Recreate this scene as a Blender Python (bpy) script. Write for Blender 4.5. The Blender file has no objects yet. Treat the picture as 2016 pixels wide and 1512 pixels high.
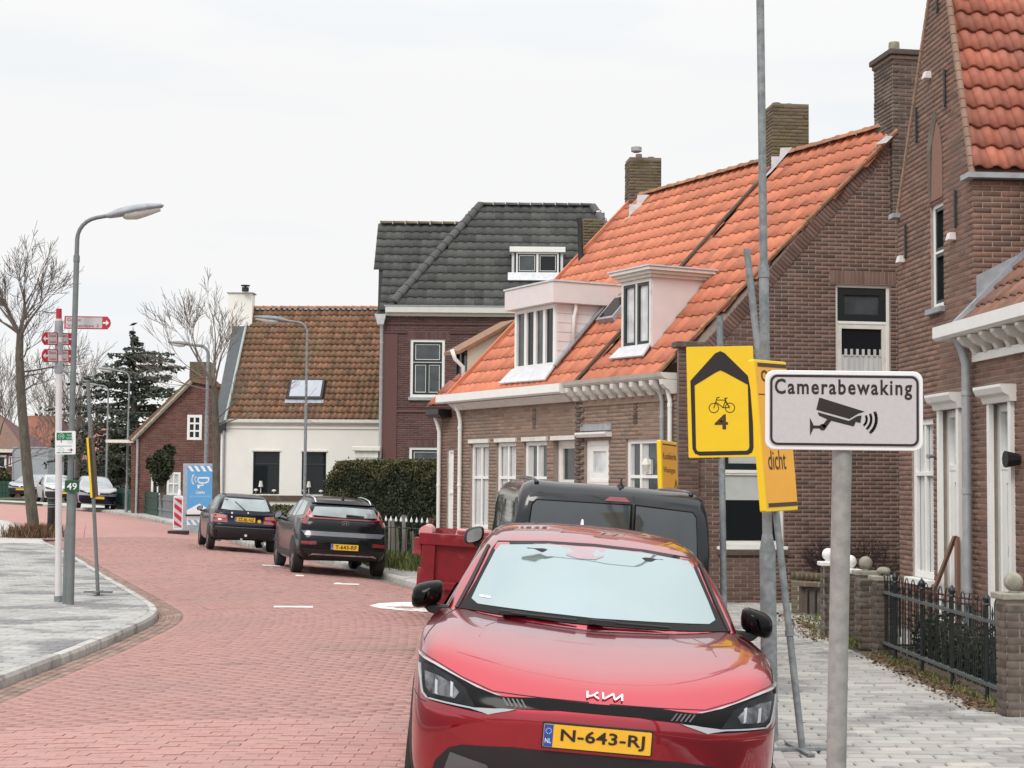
import bpy, bmesh, math, random
import numpy as np
from mathutils import Vector, Matrix
from mathutils.bvhtree import BVHTree
from mathutils.geometry import delaunay_2d_cdt
R_ = math.radians
rng = random.Random(7)
scene = bpy.context.scene
COL = scene.collection

# ------------------------------------------------------------------ camera
FPX, HOR, EYE, ROLL = 3150.0, 945.0, 1.86, R_(0.5)
PITCH = math.atan((HOR - 756) / FPX)
camd = bpy.data.cameras.new('camera'); cam = bpy.data.objects.new('camera', camd); COL.objects.link(cam)
camd.sensor_width = 36.0; camd.lens = FPX / 2016 * 36; camd.clip_start = 0.1; camd.clip_end = 3000
_F = Vector((0, math.cos(PITCH), math.sin(PITCH))); _R0 = Vector((1, 0, 0)); _U0 = Vector((0, -math.sin(PITCH), math.cos(PITCH)))
_R = _R0 * math.cos(ROLL) + _U0 * math.sin(ROLL); _U = -_R0 * math.sin(ROLL) + _U0 * math.cos(ROLL)
CAM = Vector((0, 0, EYE))
mw = Matrix((_R, _U, -_F)).transposed().to_4x4(); mw.translation = CAM
cam.matrix_world = mw
scene.camera = cam

# ------------------------------------------------------------------ sky, sun, exposure
SUN_EL, SUN_AZ = 42.0, 205.0        # the veiled sun stands behind the camera, a little to its left
world = bpy.data.worlds.new('World'); scene.world = world; world.use_nodes = True
nt = world.node_tree; nt.nodes.clear()
def wn(t, **k):
    n = nt.nodes.new(t)
    for a, b in k.items(): setattr(n, a, b)
    return n
sky = wn('ShaderNodeTexSky', sky_type='NISHITA', sun_disc=False)
sky.sun_elevation = R_(SUN_EL); sky.sun_rotation = R_(SUN_AZ); sky.air_density = 1.0; sky.dust_density = 3.0
tc = wn('ShaderNodeTexCoord'); sep = wn('ShaderNodeSeparateXYZ'); nt.links.new(tc.outputs['Generated'], sep.inputs[0])
grad = wn('ShaderNodeMapRange', interpolation_type='SMOOTHSTEP')   # overcast sky: brighter towards the zenith
nt.links.new(sep.outputs['Z'], grad.inputs['Value'])
grad.inputs['From Min'].default_value = 0.22; grad.inputs['From Max'].default_value = 1.0
grad.inputs['To Min'].default_value = 9.6; grad.inputs['To Max'].default_value = 21.0
mp = wn('ShaderNodeMapping'); mp.inputs['Scale'].default_value = (1.6, 1.6, 9.0); nt.links.new(tc.outputs['Generated'], mp.inputs[0])
nz = wn('ShaderNodeTexNoise'); nz.inputs['Scale'].default_value = 2.3; nz.inputs['Detail'].default_value = 3.0; nt.links.new(mp.outputs[0], nz.inputs['Vector'])
crm = wn('ShaderNodeMapRange', interpolation_type='SMOOTHSTEP'); nt.links.new(nz.outputs['Fac'], crm.inputs['Value'])
crm.inputs['From Min'].default_value = 0.52; crm.inputs['From Max'].default_value = 0.66
tint = wn('ShaderNodeMix', data_type='RGBA'); nt.links.new(crm.outputs[0], tint.inputs['Factor'])
tint.inputs['A'].default_value = (1, 1, 0.995, 1); tint.inputs['B'].default_value = (0.955, 0.975, 1.0, 1)
mul = wn('ShaderNodeVectorMath', operation='SCALE'); nt.links.new(tint.outputs['Result'], mul.inputs[0]); nt.links.new(grad.outputs[0], mul.inputs['Scale'])
mix = wn('ShaderNodeMix', data_type='RGBA'); mix.inputs['Factor'].default_value = 0.965
nt.links.new(sky.outputs[0], mix.inputs['A']); nt.links.new(mul.outputs[0], mix.inputs['B'])
bg = wn('ShaderNodeBackground'); bg.inputs['Strength'].default_value = 0.1; nt.links.new(mix.outputs['Result'], bg.inputs[0])
wo = wn('ShaderNodeOutputWorld'); nt.links.new(bg.outputs[0], wo.inputs[0])
sund = bpy.data.lights.new('sun', 'SUN'); sund.energy = 1.35; sund.angle = R_(22); sund.color = (1, 0.965, 0.91)
sun = bpy.data.objects.new('sun', sund); COL.objects.link(sun)
_sd = Vector((math.sin(R_(SUN_AZ)) * math.cos(R_(SUN_EL)), math.cos(R_(SUN_AZ)) * math.cos(R_(SUN_EL)), math.sin(R_(SUN_EL))))
sun.rotation_euler = _sd.to_track_quat('Z', 'Y').to_euler(); sun.location = (0, -5, 30)
vs = scene.view_settings
vs.view_transform = 'Standard'; vs.look = 'None'; vs.exposure = 0.0; vs.gamma = 1.0; vs.use_curve_mapping = False
scene.cycles.max_bounces = 6

# ------------------------------------------------------------------ geometry from sight lines
def ray(px, py): return _F * FPX + _R * (px - 1008) - _U * (py - 756)
def at(px, py, Y):
    d = ray(px, py); return CAM + d * (Y / d.y)
def onplane(px, py, O, n):
    d = ray(px, py); return CAM + d * ((O - CAM).dot(n) / d.dot(n))
def gz(Y):
    return float(np.interp(Y, [-1e3, 48, 68, 95, 250, 2e3], [0, 0, .36, .5, 1.0, 1.0]))
def gnd(px, py, z=0.0, terrain=True):
    d = ray(px, py); zz = z
    for _ in range(12):
        P = CAM + d * ((zz - EYE) / d.z) if d.z < -1e-6 else CAM + d * 30
        zz = z + (gz(P.y) if terrain else 0)
    return P
def project(P):
    v = Vector(P) - CAM; k = v.dot(_F)
    if k < .2: return None
    return 1008 + FPX * v.dot(_R) / k, 756 - FPX * v.dot(_U) / k
def weight(c, n, area):
    q = project(c)
    if q is None or not (-25 < q[0] < 2041 and -25 < q[1] < 1537): return 0
    v = CAM - Vector(c); d = v.length
    k = Vector(n).dot(v) / d
    return max(k, 0) * area / d / d
class Plane:
    """vertical plane; s runs to the right as seen from its outer side, n points outwards"""
    def __init__(s, O, yaw):
        s.O = Vector((O[0], O[1], 0)); s.u = Vector((math.cos(yaw), math.sin(yaw), 0)); s.n = Vector((math.sin(yaw), -math.cos(yaw), 0))
    def hit(s, px, py):
        P = onplane(px, py, s.O, s.n); return (P - s.O).dot(s.u), P.z
    def pt(s, a, z, o=0.0): return s.O + s.u * a + s.n * o + Vector((0, 0, z))
    def rect(s, pts):
        h = [s.hit(*p) for p in pts]; return min(a for a, _ in h), max(a for a, _ in h), min(b for _, b in h), max(b for _, b in h)
    def shift(s, o): 
        return Plane_from(s.O + s.n * o, s)
def Plane_from(O, p):
    q = Plane(O, 0); q.u = p.u.copy(); q.n = p.n.copy(); return q

# ------------------------------------------------------------------ things, parts
WOFF = {}
def tag(o, label=None, cat=None, group=None, kind=None):
    if label: o['label'] = label
    if cat: o['category'] = cat
    if group: o['group'] = group
    if kind: o['kind'] = kind
    return o
def thing(name, label, cat, loc=(0, 0, 0), group=None, mat=None):
    o = bpy.data.objects.new(name, None); COL.objects.link(o); o.empty_display_size = .2
    if mat is not None: o.matrix_basis = mat
    else: o.location = loc
    WOFF[o.name] = None if mat is not None else Vector(loc)
    return tag(o, label, cat, group)
def link(name, me, parent=None, off=None, kind=None):
    o = bpy.data.objects.new(name, me); COL.objects.link(o)
    if parent is not None:
        o.parent = parent
    WOFF[o.name] = off
    if kind: o['kind'] = kind
    return o
def offset_of(parent): return WOFF.get(parent.name) if parent is not None else None
class MB:
    def __init__(s): s.v, s.f, s.mi = [], [], []
    def add(s, vs, fs, mi=0):
        b = len(s.v); s.v.extend([tuple(p) for p in vs])
        for f in fs: s.f.append(tuple(i + b for i in f)); s.mi.append(mi)
    def hexa(s, p, mi=0):   # p: 8 points, bottom ring then top ring
        s.add(p, [(3, 2, 1, 0), (4, 5, 6, 7), (0, 1, 5, 4), (1, 2, 6, 5), (2, 3, 7, 6), (3, 0, 4, 7)], mi)
    def box(s, c, size, mi=0, M=None):
        x, y, z = (k / 2 for k in size); c = Vector(c)
        p = [Vector(q) for q in ((-x, -y, -z), (x, -y, -z), (x, y, -z), (-x, y, -z), (-x, -y, z), (x, -y, z), (x, y, z), (-x, y, z))]
        if M is not None: p = [M @ q for q in p]
        s.hexa([c + q for q in p], mi)
    def pbox(s, P, s0, s1, z0, z1, o0, o1, mi=0):   # box on a Plane
        s.hexa([P.pt(s0, z0, o1), P.pt(s1, z0, o1), P.pt(s1, z0, o0), P.pt(s0, z0, o0), P.pt(s0, z1, o1), P.pt(s1, z1, o1), P.pt(s1, z1, o0), P.pt(s0, z1, o0)], mi)
    def tube(s, pts, rads, n=10, mi=0, cap=True):
        pts = [Vector(p) for p in pts]
        if not hasattr(rads, '__len__'): rads = [rads] * len(pts)
        b = len(s.v); up = None
        for i, p in enumerate(pts):
            t = (pts[min(i + 1, len(pts) - 1)] - pts[max(i - 1, 0)])
            if t.length < 1e-9: t = Vector((0, 0, 1))
            t.normalize()
            if up is None:
                up = t.orthogonal().normalized()
            else:
                up = (up - t * up.dot(t))
                up = up.normalized() if up.length > 1e-6 else t.orthogonal().normalized()
            w = t.cross(up)
            for k in range(n):
                a = 2 * math.pi * k / n
                s.v.append(tuple(p + (up * math.cos(a) + w * math.sin(a)) * rads[i]))
        for i in range(len(pts) - 1):
            for k in range(n):
                k2 = (k + 1) % n
                s.f.append((b + i * n + k, b + i * n + k2, b + (i + 1) * n + k2, b + (i + 1) * n + k)); s.mi.append(mi)
        if cap:
            s.f.append(tuple(b + k for k in range(n - 1, -1, -1))); s.mi.append(mi)
            e = b + (len(pts) - 1) * n
            s.f.append(tuple(e + k for k in range(n))); s.mi.append(mi)
    def prism(s, poly, d, mi=0, mside=None):   # poly: 3D points (ccw seen from the front), d: vector to the back
        n = len(poly); d = Vector(d); poly = [Vector(p) for p in poly]
        s.add(poly + [p + d for p in poly], [tuple(range(n)), tuple(range(2 * n - 1, n - 1, -1))], mi)
        b = len(s.v) - 2 * n
        for i in range(n):
            j = (i + 1) % n
            s.f.append((b + i, b + n + i, b + n + j, b + j)); s.mi.append(mi if mside is None else mside)
    def grid(s, G, mi=0, closed=False):   # G[row][col] points
        b = len(s.v); r, c = len(G), len(G[0])
        for row in G: s.v.extend(tuple(p) for p in row)
        for i in range(r - 1):
            for j in range(c - 1 + (1 if closed else 0)):
                j2 = (j + 1) % c
                s.f.append((b + i * c + j, b + i * c + j2, b + (i + 1) * c + j2, b + (i + 1) * c + j)); s.mi.append(mi)
    def lathe(s, c, prof, axis=(0, 0, 1), n=20, mi=0):   # prof: (radius, height)
        ax = Vector(axis).normalized(); e1 = ax.orthogonal().normalized(); e2 = ax.cross(e1); c = Vector(c)
        G = []
        for r, h in prof:
            G.append([c + ax * h + (e1 * math.cos(2 * math.pi * k / n) + e2 * math.sin(2 * math.pi * k / n)) * r for k in range(n)])
        s.grid(G, mi, True)
    def build(s, name, mats, parent=None, smooth=False, kind=None, off=None, angle=None, bevel=0):
        me = bpy.data.meshes.new(name)
        if off is None: off = offset_of(parent)
        vs = np.array(s.v, dtype=np.float64).reshape(-1, 3)
        if off is not None: vs = vs - np.array(off)
        me.from_pydata(vs.tolist(), [], s.f)
        if not isinstance(mats, (list, tuple)): mats = [mats]
        for m in mats: me.materials.append(m)
        me.polygons.foreach_set('material_index', s.mi)
        me.validate()
        if smooth:
            me.polygons.foreach_set('use_smooth', [True] * len(me.polygons))
            if angle: 
                me.set_sharp_from_angle(angle=R_(angle))
        me.update()
        o = link(name, me, parent, off, kind)
        if bevel:
            b = o.modifiers.new('bevel', 'BEVEL'); b.width = bevel; b.segments = 2; b.limit_method = 'ANGLE'
        return o
def fast_mesh(name, V, F, mats):
    """V (n,3) array, F (m,4) int array of quads"""
    me = bpy.data.meshes.new(name); V = np.ascontiguousarray(V, dtype=np.float32); F = np.ascontiguousarray(F, dtype=np.int32)
    me.vertices.add(len(V)); me.vertices.foreach_set('co', V.ravel())
    me.loops.add(F.size); me.loops.foreach_set('vertex_index', F.ravel())
    me.polygons.add(len(F)); me.polygons.foreach_set('loop_start', np.arange(0, F.size, 4, dtype=np.int32))
    me.update(calc_edges=True); me.validate()
    for m in mats: me.materials.append(m)
    return me
def pieces(parent, name, many, tmpl, mats, items, top=300, smooth=False):
    """tmpl=(verts, quads) of one piece; items: (Matrix world, weight). The pieces that show largest become parts, the rest one part."""
    V, F = tmpl; V = np.array(V, float); F = np.array(F, int)
    off = offset_of(parent) or Vector((0, 0, 0))
    if not isinstance(mats, (list, tuple)): mats = [mats]
    idx = sorted(range(len(items)), key=lambda i: -items[i][1])
    single = set(i for i in idx[:top] if items[i][1] > 0)
    me = fast_mesh(name, V, F, mats)
    if smooth: me.polygons.foreach_set('use_smooth', [True] * len(me.polygons))
    T = Matrix.Translation(-Vector(off))
    for i in sorted(single):
        o = bpy.data.objects.new(name, me); COL.objects.link(o); o.parent = parent; o.matrix_basis = T @ items[i][0]
        WOFF[o.name] = off
    rest = [i for i in range(len(items)) if i not in single]
    if rest:
        Vh = np.c_[V, np.ones(len(V))]
        A = np.array([np.array(items[i][0]) for i in rest])
        VV = np.einsum('kij,nj->kni', A, Vh)[:, :, :3].reshape(-1, 3) - np.array(off)
        FF = (F[None] + (np.arange(len(rest)) * len(V))[:, None, None]).reshape(-1, 4)
        m2 = fast_mesh(many, VV, FF, mats)
        if smooth: m2.polygons.foreach_set('use_smooth', [True] * len(m2.polygons))
        link(many, m2, parent, off, 'stuff')
def in_poly(p, poly):
    x, y = p; c = False; n = len(poly); j = n - 1
    for i in range(n):
        xi, yi = poly[i]; xj, yj = poly[j]
        if (yi > y) != (yj > y) and x < (xj - xi) * (y - yi) / (yj - yi) + xi: c = not c
        j = i
    return c
def spans(poly, z):
    """intervals of s inside the polygon at height z"""
    xs = []
    n = len(poly)
    for i in range(n):
        (x0, z0), (x1, z1) = poly[i], poly[(i + 1) % n]
        if (z0 > z) != (z1 > z): xs.append(x0 + (x1 - x0) * (z - z0) / (z1 - z0))
    xs.sort(); return list(zip(xs[::2], xs[1::2]))
def minus(iv, cut):
    out = []
    for a, b in iv:
        for c, d in cut:
            pass
        segs = [(a, b)]
        for c, d in cut:
            ns = []
            for e, f in segs:
                if d <= e or c >= f: ns.append((e, f)); continue
                if c > e: ns.append((e, c))
                if d < f: ns.append((d, f))
            segs = ns
        out += segs
    return out
def poly_fill(mb, poly, holes, f3, mi=0):
    """fills a 2D polygon with holes; f3 maps (s,z) to 3D"""
    vs, es = [], []
    for loop in [poly] + holes:
        b = len(vs); vs += [Vector(p) for p in loop]; es += [(b + i, b + (i + 1) % len(loop)) for i in range(len(loop))]
    ov, oe, of = delaunay_2d_cdt(vs, es, [], 0, 1e-6)[:3]
    fs = []
    for f in of:
        c = sum((ov[i] for i in f), Vector((0, 0))) / len(f)
        if in_poly(c, poly) and not any(in_poly(c, h) for h in holes): fs.append(tuple(f))
    mb.add([f3(p.x, p.y) for p in ov], fs, mi)
def R4(s0, s1, z0, z1): return [(s0, z0), (s1, z0), (s1, z1), (s0, z1)]
BOX5 = ([(-.5, -.5, 0), (.5, -.5, 0), (.5, .5, 0), (-.5, .5, 0), (-.47, -.47, 1), (.47, -.47, 1), (.47, .47, 1), (-.47, .47, 1)],
        [(4, 5, 6, 7), (0, 1, 5, 4), (1, 2, 6, 5), (2, 3, 7, 6), (3, 0, 4, 7)])
def brick_wall(parent, P, poly, holes, mat, mortar, top=300, bl=.21, bh=.053, j=.010, depth=.007, back=.10, base=0.0, soldier=(), quoin=False, wallname='wall', bond=.5):
    """backing of mortar with openings, one brick per piece in front of it"""
    mb = MB()
    hp = [R4(*h) for h in holes]
    poly_fill(mb, poly, hp, lambda a, z: P.pt(a, z, 0))
    for h in holes:
        s0, s1, z0, z1 = h
        for A, B in (((s0, z0), (s0, z1)), ((s0, z1), (s1, z1)), ((s1, z1), (s1, z0)), ((s1, z0), (s0, z0))):
            mb.add([P.pt(*A, 0), P.pt(*B, 0), P.pt(*B, -back), P.pt(*A, -back)], [(0, 1, 2, 3)])
    mb.build(wallname, [mortar], parent)
    items = []
    h = bh + j; row = 0; z = base
    zmax = max(p[1] for p in poly); r = random.Random(int(abs(poly[0][0]) * 100) + 3)
    Rm = Matrix((P.u, Vector((0, 0, 1)), P.n)).transposed()
    for i in range(int((zmax - base) / h) + 1):
        zc = base + (i + .5) * h
        iv = spans(poly, zc)
        cut = [(a, b) for a, b, c, d in holes if c - .01 < zc < d + .01] + [(a, b) for a, b, c, d in soldier if c < zc < d]
        for a, b in minus(iv, cut):
            s = a; first = True
            k = math.floor(a / (bl + j)); 
            pos = k * (bl + j) + (bond * (bl + j) if i % 2 else 0)
            while pos > a: pos -= bl + j
            while pos < b:
                e0, e1 = max(pos, a), min(pos + bl, b)
                if e1 - e0 > .03:
                    c = P.pt((e0 + e1) / 2, zc)
                    M = Matrix.Translation(c) @ (Rm @ Matrix.Rotation(r.uniform(-.006, .006), 3, 'Z')).to_4x4() @ Matrix.Diagonal((e1 - e0, bh * r.uniform(.96, 1.02), depth * r.uniform(.75, 1.2), 1))
                    items.append((M, weight(c, P.n, (e1 - e0) * bh)))
                pos += bl + j
    for a, b, c, d in soldier:
        n = max(1, round((b - a) / .063)); w = (b - a) / n
        for k in range(n):
            cc = P.pt(a + (k + .5) * w, (c + d) / 2)
            M = Matrix.Translation(cc) @ Rm.to_4x4() @ Matrix.Diagonal((w - .01, d - c - .008, depth * 1.1, 1))
            items.append((M, weight(cc, P.n, w * (d - c))))
    pieces(parent, 'brick', 'bricks', BOX5, mat, items, top)
def pantile(tw, th, amp=.022, thick=.016, nx=8, prof=None, tip=.03):
    f = prof or (lambda t: amp * (math.sin(2 * math.pi * (t - .02)) if t < .55 else math.sin(2 * math.pi * (t - .02)) * .9))
    L = th * 1.12; ov = tw * 1.06
    V, F = [], []
    for r in range(3):
        for i in range(nx + 1):
            t = i / nx; z = f(t)
            if r == 0: V.append(((t - .5) * ov, -.5 * th, z - thick))
            if r == 1: V.append(((t - .5) * ov, -.5 * th, z))
            if r == 2: V.append(((t - .5) * ov, -.5 * th + L, z - tip))
    n = nx + 1
    for i in range(nx):
        F.append((i, i + 1, n + i + 1, n + i)); F.append((n + i, n + i + 1, 2 * n + i + 1, 2 * n + i))
    return V, F
def roof_tiles(parent, B, u, up, poly, holes, tw, th, mat, deckmat, tmpl, top=300, lift=.03, jitter=.004, seed=1, deck=True, deckname='roof', slip=()):
    """B origin on the eave, u along it, up the slope"""
    N = u.cross(up).normalized(); r = random.Random(seed)
    f3 = lambda a, w, o=0: B + u * a + up * w + N * o
    if deck:
        mb = MB(); poly_fill(mb, poly, holes, lambda a, w: f3(a, w, -.02)); mb.build(deckname, [deckmat], parent)
    items = []
    smin, smax = min(p[0] for p in poly), max(p[0] for p in poly); wmax = max(p[1] for p in poly)
    for iw in range(int(wmax / th) + 1):
        w = (iw + .5) * th
        if w > wmax: break
        k0 = int(smin / tw) - 1
        for k in range(k0, int(smax / tw) + 2):
            a = (k + .5) * tw
            if not in_poly((a, w), poly) or any(in_poly((a, w), h) for h in holes): continue
            dj = r.uniform(-jitter, jitter)
            c = f3(a, w, lift + r.uniform(-.002, .003)) + up * dj
            M = Matrix.Translation(c) @ (Matrix((u, up, N)).transposed() @ Matrix.Rotation(r.uniform(-.012, .012), 3, 'Z')).to_4x4()
            items.append((M, weight(c, N, tw * th)))
    pieces(parent, 'tile', 'tiles', tmpl, mat, items, top, smooth=True)
    return f3
def half_pipe(mb, a, b, n, r=.11, segs=1, mi=0, jit=None):
    pass
def ridge_tiles(parent, A, Bp, upv, mat, r=.11, step=.34, name='ridge_tile'):
    d = (Bp - A); L = d.length; d.normalize(); w = d.cross(upv).normalized(); upn = w.cross(d)
    V, F = [], []; K = 7
    for row, (y, rr) in enumerate(((-.5, 1.0), (-.5, 1.12), (-.38, 1.12), (-.38, 1.0), (.53, .97))):
        for k in range(K):
            t = math.pi * (k / (K - 1)); V.append((math.cos(t) * r * rr, y * step, math.sin(t) * r * rr * .8))
    for row in range(4):
        for k in range(K - 1): F.append((row * K + k, row * K + k + 1, (row + 1) * K + k + 1, (row + 1) * K + k))
    items = []
    n = max(1, int(L / step)); Rm = Matrix((w, d, upn)).transposed()
    for i in range(n):
        c = A + d * ((i + .5) * L / n); items.append((Matrix.Translation(c) @ (Rm @ Matrix.Rotation(rng.uniform(-.03, .03), 3, 'X')).to_4x4(), weight(c, (c - CAM) * -1, .06) + 1e-9))
    pieces(parent, name, name + 's', (V, F), mat, items, 300, smooth=True)

# ------------------------------------------------------------------ materials
def mat(name, col, rough=.7, metal=0.0, noise=.12, scale=6.0, var=0.0, col2=None, bump=0.0, bscale=40.0, spec=.5, coat=0.0, stain=None, sscale=1.2, samt=(.5, .68), detail=6.0, stretch=None, ior=None):
    m = bpy.data.materials.new(name); m.use_nodes = True; t = m.node_tree; b = t.nodes['Principled BSDF']
    N = lambda ty, **k: (lambda n: ([setattr(n, a, v) for a, v in k.items()], n)[1])(t.nodes.new(ty))
    Lk = t.links.new
    b.inputs['Roughness'].default_value = rough; b.inputs['Metallic'].default_value = metal
    b.inputs['Specular IOR Level'].default_value = spec; b.inputs['Coat Weight'].default_value = coat; b.inputs['Coat Roughness'].default_value = .04
    if ior: b.inputs['IOR'].default_value = ior
    c4 = lambda c: (c[0], c[1], c[2], 1)
    tcn = N('ShaderNodeTexCoord'); vec = tcn.outputs['Object']
    if stretch:
        mpn = N('ShaderNodeMapping'); mpn.inputs['Scale'].default_value = stretch; Lk(vec, mpn.inputs[0]); vec = mpn.outputs[0]
    cur = None
    if var or col2:
        oi = N('ShaderNodeObjectInfo'); ge = N('ShaderNodeNewGeometry')
        ad = N('ShaderNodeMath', operation='ADD'); Lk(oi.outputs['Random'], ad.inputs[0]); Lk(ge.outputs['Random Per Island'], ad.inputs[1])
        fr = N('ShaderNodeMath', operation='FRACT'); Lk(ad.outputs[0], fr.inputs[0]); rnd = fr.outputs[0]
        mx = N('ShaderNodeMix', data_type='RGBA'); mx.inputs['A'].default_value = c4(col); mx.inputs['B'].default_value = c4(col2 or col); Lk(rnd, mx.inputs['Factor'])
        cur = mx.outputs['Result']
        if var:
            m7 = N('ShaderNodeMath', operation='MULTIPLY'); Lk(rnd, m7.inputs[0]); m7.inputs[1].default_value = 7.31
            f7 = N('ShaderNodeMath', operation='FRACT'); Lk(m7.outputs[0], f7.inputs[0])
            mr = N('ShaderNodeMapRange'); Lk(f7.outputs[0], mr.inputs['Value']); mr.inputs['To Min'].default_value = 1 - var; mr.inputs['To Max'].default_value = 1 + var
            sc = N('ShaderNodeVectorMath', operation='SCALE'); Lk(cur, sc.inputs[0]); Lk(mr.outputs[0], sc.inputs['Scale']); cur = sc.outputs[0]
    if cur is None:
        rg = N('ShaderNodeRGB'); rg.outputs[0].default_value = c4(col); cur = rg.outputs[0]
    if noise:
        nn = N('ShaderNodeTexNoise'); nn.inputs['Scale'].default_value = scale; nn.inputs['Detail'].default_value = detail; Lk(vec, nn.inputs['Vector'])
        mr = N('ShaderNodeMapRange'); Lk(nn.outputs['Fac'], mr.inputs['Value']); mr.inputs['From Min'].default_value = .25; mr.inputs['From Max'].default_value = .75
        mr.inputs['To Min'].default_value = 1 - noise; mr.inputs['To Max'].default_value = 1 + noise
        sc = N('ShaderNodeVectorMath', operation='SCALE'); Lk(cur, sc.inputs[0]); Lk(mr.outputs[0], sc.inputs['Scale']); cur = sc.outputs[0]
    if stain:
        ge2 = N('ShaderNodeNewGeometry')
        ns = N('ShaderNodeTexNoise'); ns.inputs['Scale'].default_value = sscale; ns.inputs['Detail'].default_value = 7; ns.inputs['Roughness'].default_value = .65; Lk(ge2.outputs['Position'], ns.inputs['Vector'])
        mr = N('ShaderNodeMapRange', interpolation_type='SMOOTHSTEP'); Lk(ns.outputs['Fac'], mr.inputs['Value']); mr.inputs['From Min'].default_value = samt[0]; mr.inputs['From Max'].default_value = samt[1]
        mr.inputs['To Max'].default_value = stain[3] if len(stain) > 3 else .8
        mx = N('ShaderNodeMix', data_type='RGBA'); Lk(mr.outputs[0], mx.inputs['Factor']); Lk(cur, mx.inputs['A']); mx.inputs['B'].default_value = c4(stain); cur = mx.outputs['Result']
    Lk(cur, b.inputs['Base Color'])
    if bump:
        nb = N('ShaderNodeTexNoise'); nb.inputs['Scale'].default_value = bscale; nb.inputs['Detail'].default_value = 4; Lk(tcn.outputs['Object'], nb.inputs['Vector'])
        bp = N('ShaderNodeBump'); bp.inputs['Strength'].default_value = bump; bp.inputs['Distance'].default_value = .01; Lk(nb.outputs['Fac'], bp.inputs['Height']); Lk(bp.outputs[0], b.inputs['Normal'])
    return m
m_road = mat('klinker', (.415, .222, .196), .85, var=.05, col2=(.39, .225, .20), noise=.10, scale=30, stain=(.30, .20, .185, .55), sscale=.4, samt=(.46, .72))
m_roadbed = mat('joint_sand', (.355, .20, .178), .95, noise=.2, scale=20)
m_roadfar = mat('klinker_far', (.39, .21, .187), .9, noise=.08, scale=2)
m_gutter = mat('gutter_brick', (.30, .19, .155), .9, var=.22, col2=(.24, .18, .15), noise=.2, scale=20)
m_paver = mat('paver', (.40, .39, .37), .9, var=.13, col2=(.36, .355, .345), noise=.12, scale=14, stain=(.17, .165, .17, .85), sscale=.8, samt=(.46, .60))
m_paverR = mat('paver_right', (.40, .38, .35), .9, var=.15, col2=(.35, .34, .325), noise=.12, scale=14, stain=(.17, .165, .17, .8), sscale=1.0, samt=(.50, .64))
m_paverbed = mat('paver_joint', (.075, .07, .06), .95, noise=.2, scale=10)
m_pavefar = mat('paving_far', (.44, .43, .41), .9, noise=.1, scale=3)
m_kerb = mat('kerb_concrete', (.40, .39, .37), .9, var=.12, noise=.18, scale=9, stain=(.12, .11, .10, .7), sscale=2.2, samt=(.52, .66))
m_soil = mat('soil', (.085, .07, .05), .95, noise=.35, scale=6)
m_lawn = mat('rough_grass_ground', (.09, .10, .05), .95, noise=.3, scale=4)
m_white_line = mat('road_paint', (.74, .73, .71), .8, noise=.1, scale=9)
m_brick = mat('brick_brown', (.165, .094, .072), .9, var=.28, col2=(.13, .085, .07), noise=.14, scale=25, stain=(.14, .11, .095, .5), sscale=.8, samt=(.52, .72))
m_brick_pale = mat('brick_pale', (.275, .18, .135), .9, var=.2, col2=(.24, .175, .14), noise=.14, scale=25, stain=(.22, .175, .145, .6), sscale=.7, samt=(.45, .7))
m_brickA = mat('brick_red_brown', (.205, .108, .078), .9, var=.24, col2=(.17, .10, .077), noise=.14, scale=25, stain=(.19, .14, .11, .55), sscale=.7, samt=(.5, .72))
m_brickB = mat('brick_purple', (.13, .06, .055), .85, var=.25, col2=(.10, .055, .055), noise=.12, scale=25)
m_brickmoss = mat('brick_mossy', (.13, .10, .073), .95, var=.25, col2=(.135, .112, .065), noise=.3, scale=12, stain=(.145, .13, .058, .7), sscale=2.0, samt=(.48, .62))
m_brickdark = mat('brick_dark', (.13, .095, .075), .92, var=.3, col2=(.10, .08, .07), noise=.2, scale=20, stain=(.20, .18, .15, .6), sscale=2.5, samt=(.52, .65))
m_mortar = mat('mortar', (.33, .28, .245), .95, noise=.15, scale=10)
m_mortar_dark = mat('mortar_dark', (.20, .16, .135), .95, noise=.15, scale=10)
m_mortarB = mat('mortar_purple', (.16, .11, .10), .95, noise=.15, scale=10)
m_tile_or = mat('pantile_orange', (.60, .205, .115), .8, var=.14, col2=(.54, .185, .105), noise=.12, scale=14, stain=(.33, .11, .065, .6), sscale=1.3, samt=(.55, .72))
m_tile_or2 = mat('pantile_orange_worn', (.57, .19, .105), .8, var=.16, col2=(.50, .17, .10), noise=.14, scale=14, stain=(.26, .095, .06, .7), sscale=1.6, samt=(.52, .68))
m_tile_A = mat('pantile_red', (.47, .15, .095), .75, var=.2, col2=(.40, .145, .10), noise=.15, scale=10, stain=(.30, .11, .08, .6), sscale=2.0, samt=(.5, .68))
m_tile_br = mat('pantile_brown', (.25, .125, .075), .85, var=.30, col2=(.19, .115, .07), noise=.25, scale=9, stain=(.16, .125, .06, .6), sscale=1.1, samt=(.47, .66))
m_tile_lowA = mat('pantile_weathered', (.27, .13, .085), .85, var=.22, col2=(.22, .12, .09), noise=.2, scale=9)
m_tile_dk = mat('tile_grey', (.080, .081, .078), .85, var=.25, col2=(.066, .068, .066), noise=.2, scale=10, stain=(.105, .105, .09, .5), sscale=.9, samt=(.5, .7))
m_ridge_moss = mat('ridge_mossy', (.36, .165, .095), .85, var=.2, noise=.3, scale=12, stain=(.19, .145, .075, .7), sscale=5, samt=(.48, .6))
m_deck = mat('roof_deck', (.10, .05, .035), .95, noise=.1)
m_deck_dk = mat('roof_deck_dark', (.03, .03, .03), .95, noise=.1)
m_white = mat('white_paint', (.80, .795, .77), .45, noise=.04, scale=5, stain=(.62, .60, .55, .35), sscale=3, samt=(.55, .75))
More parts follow.
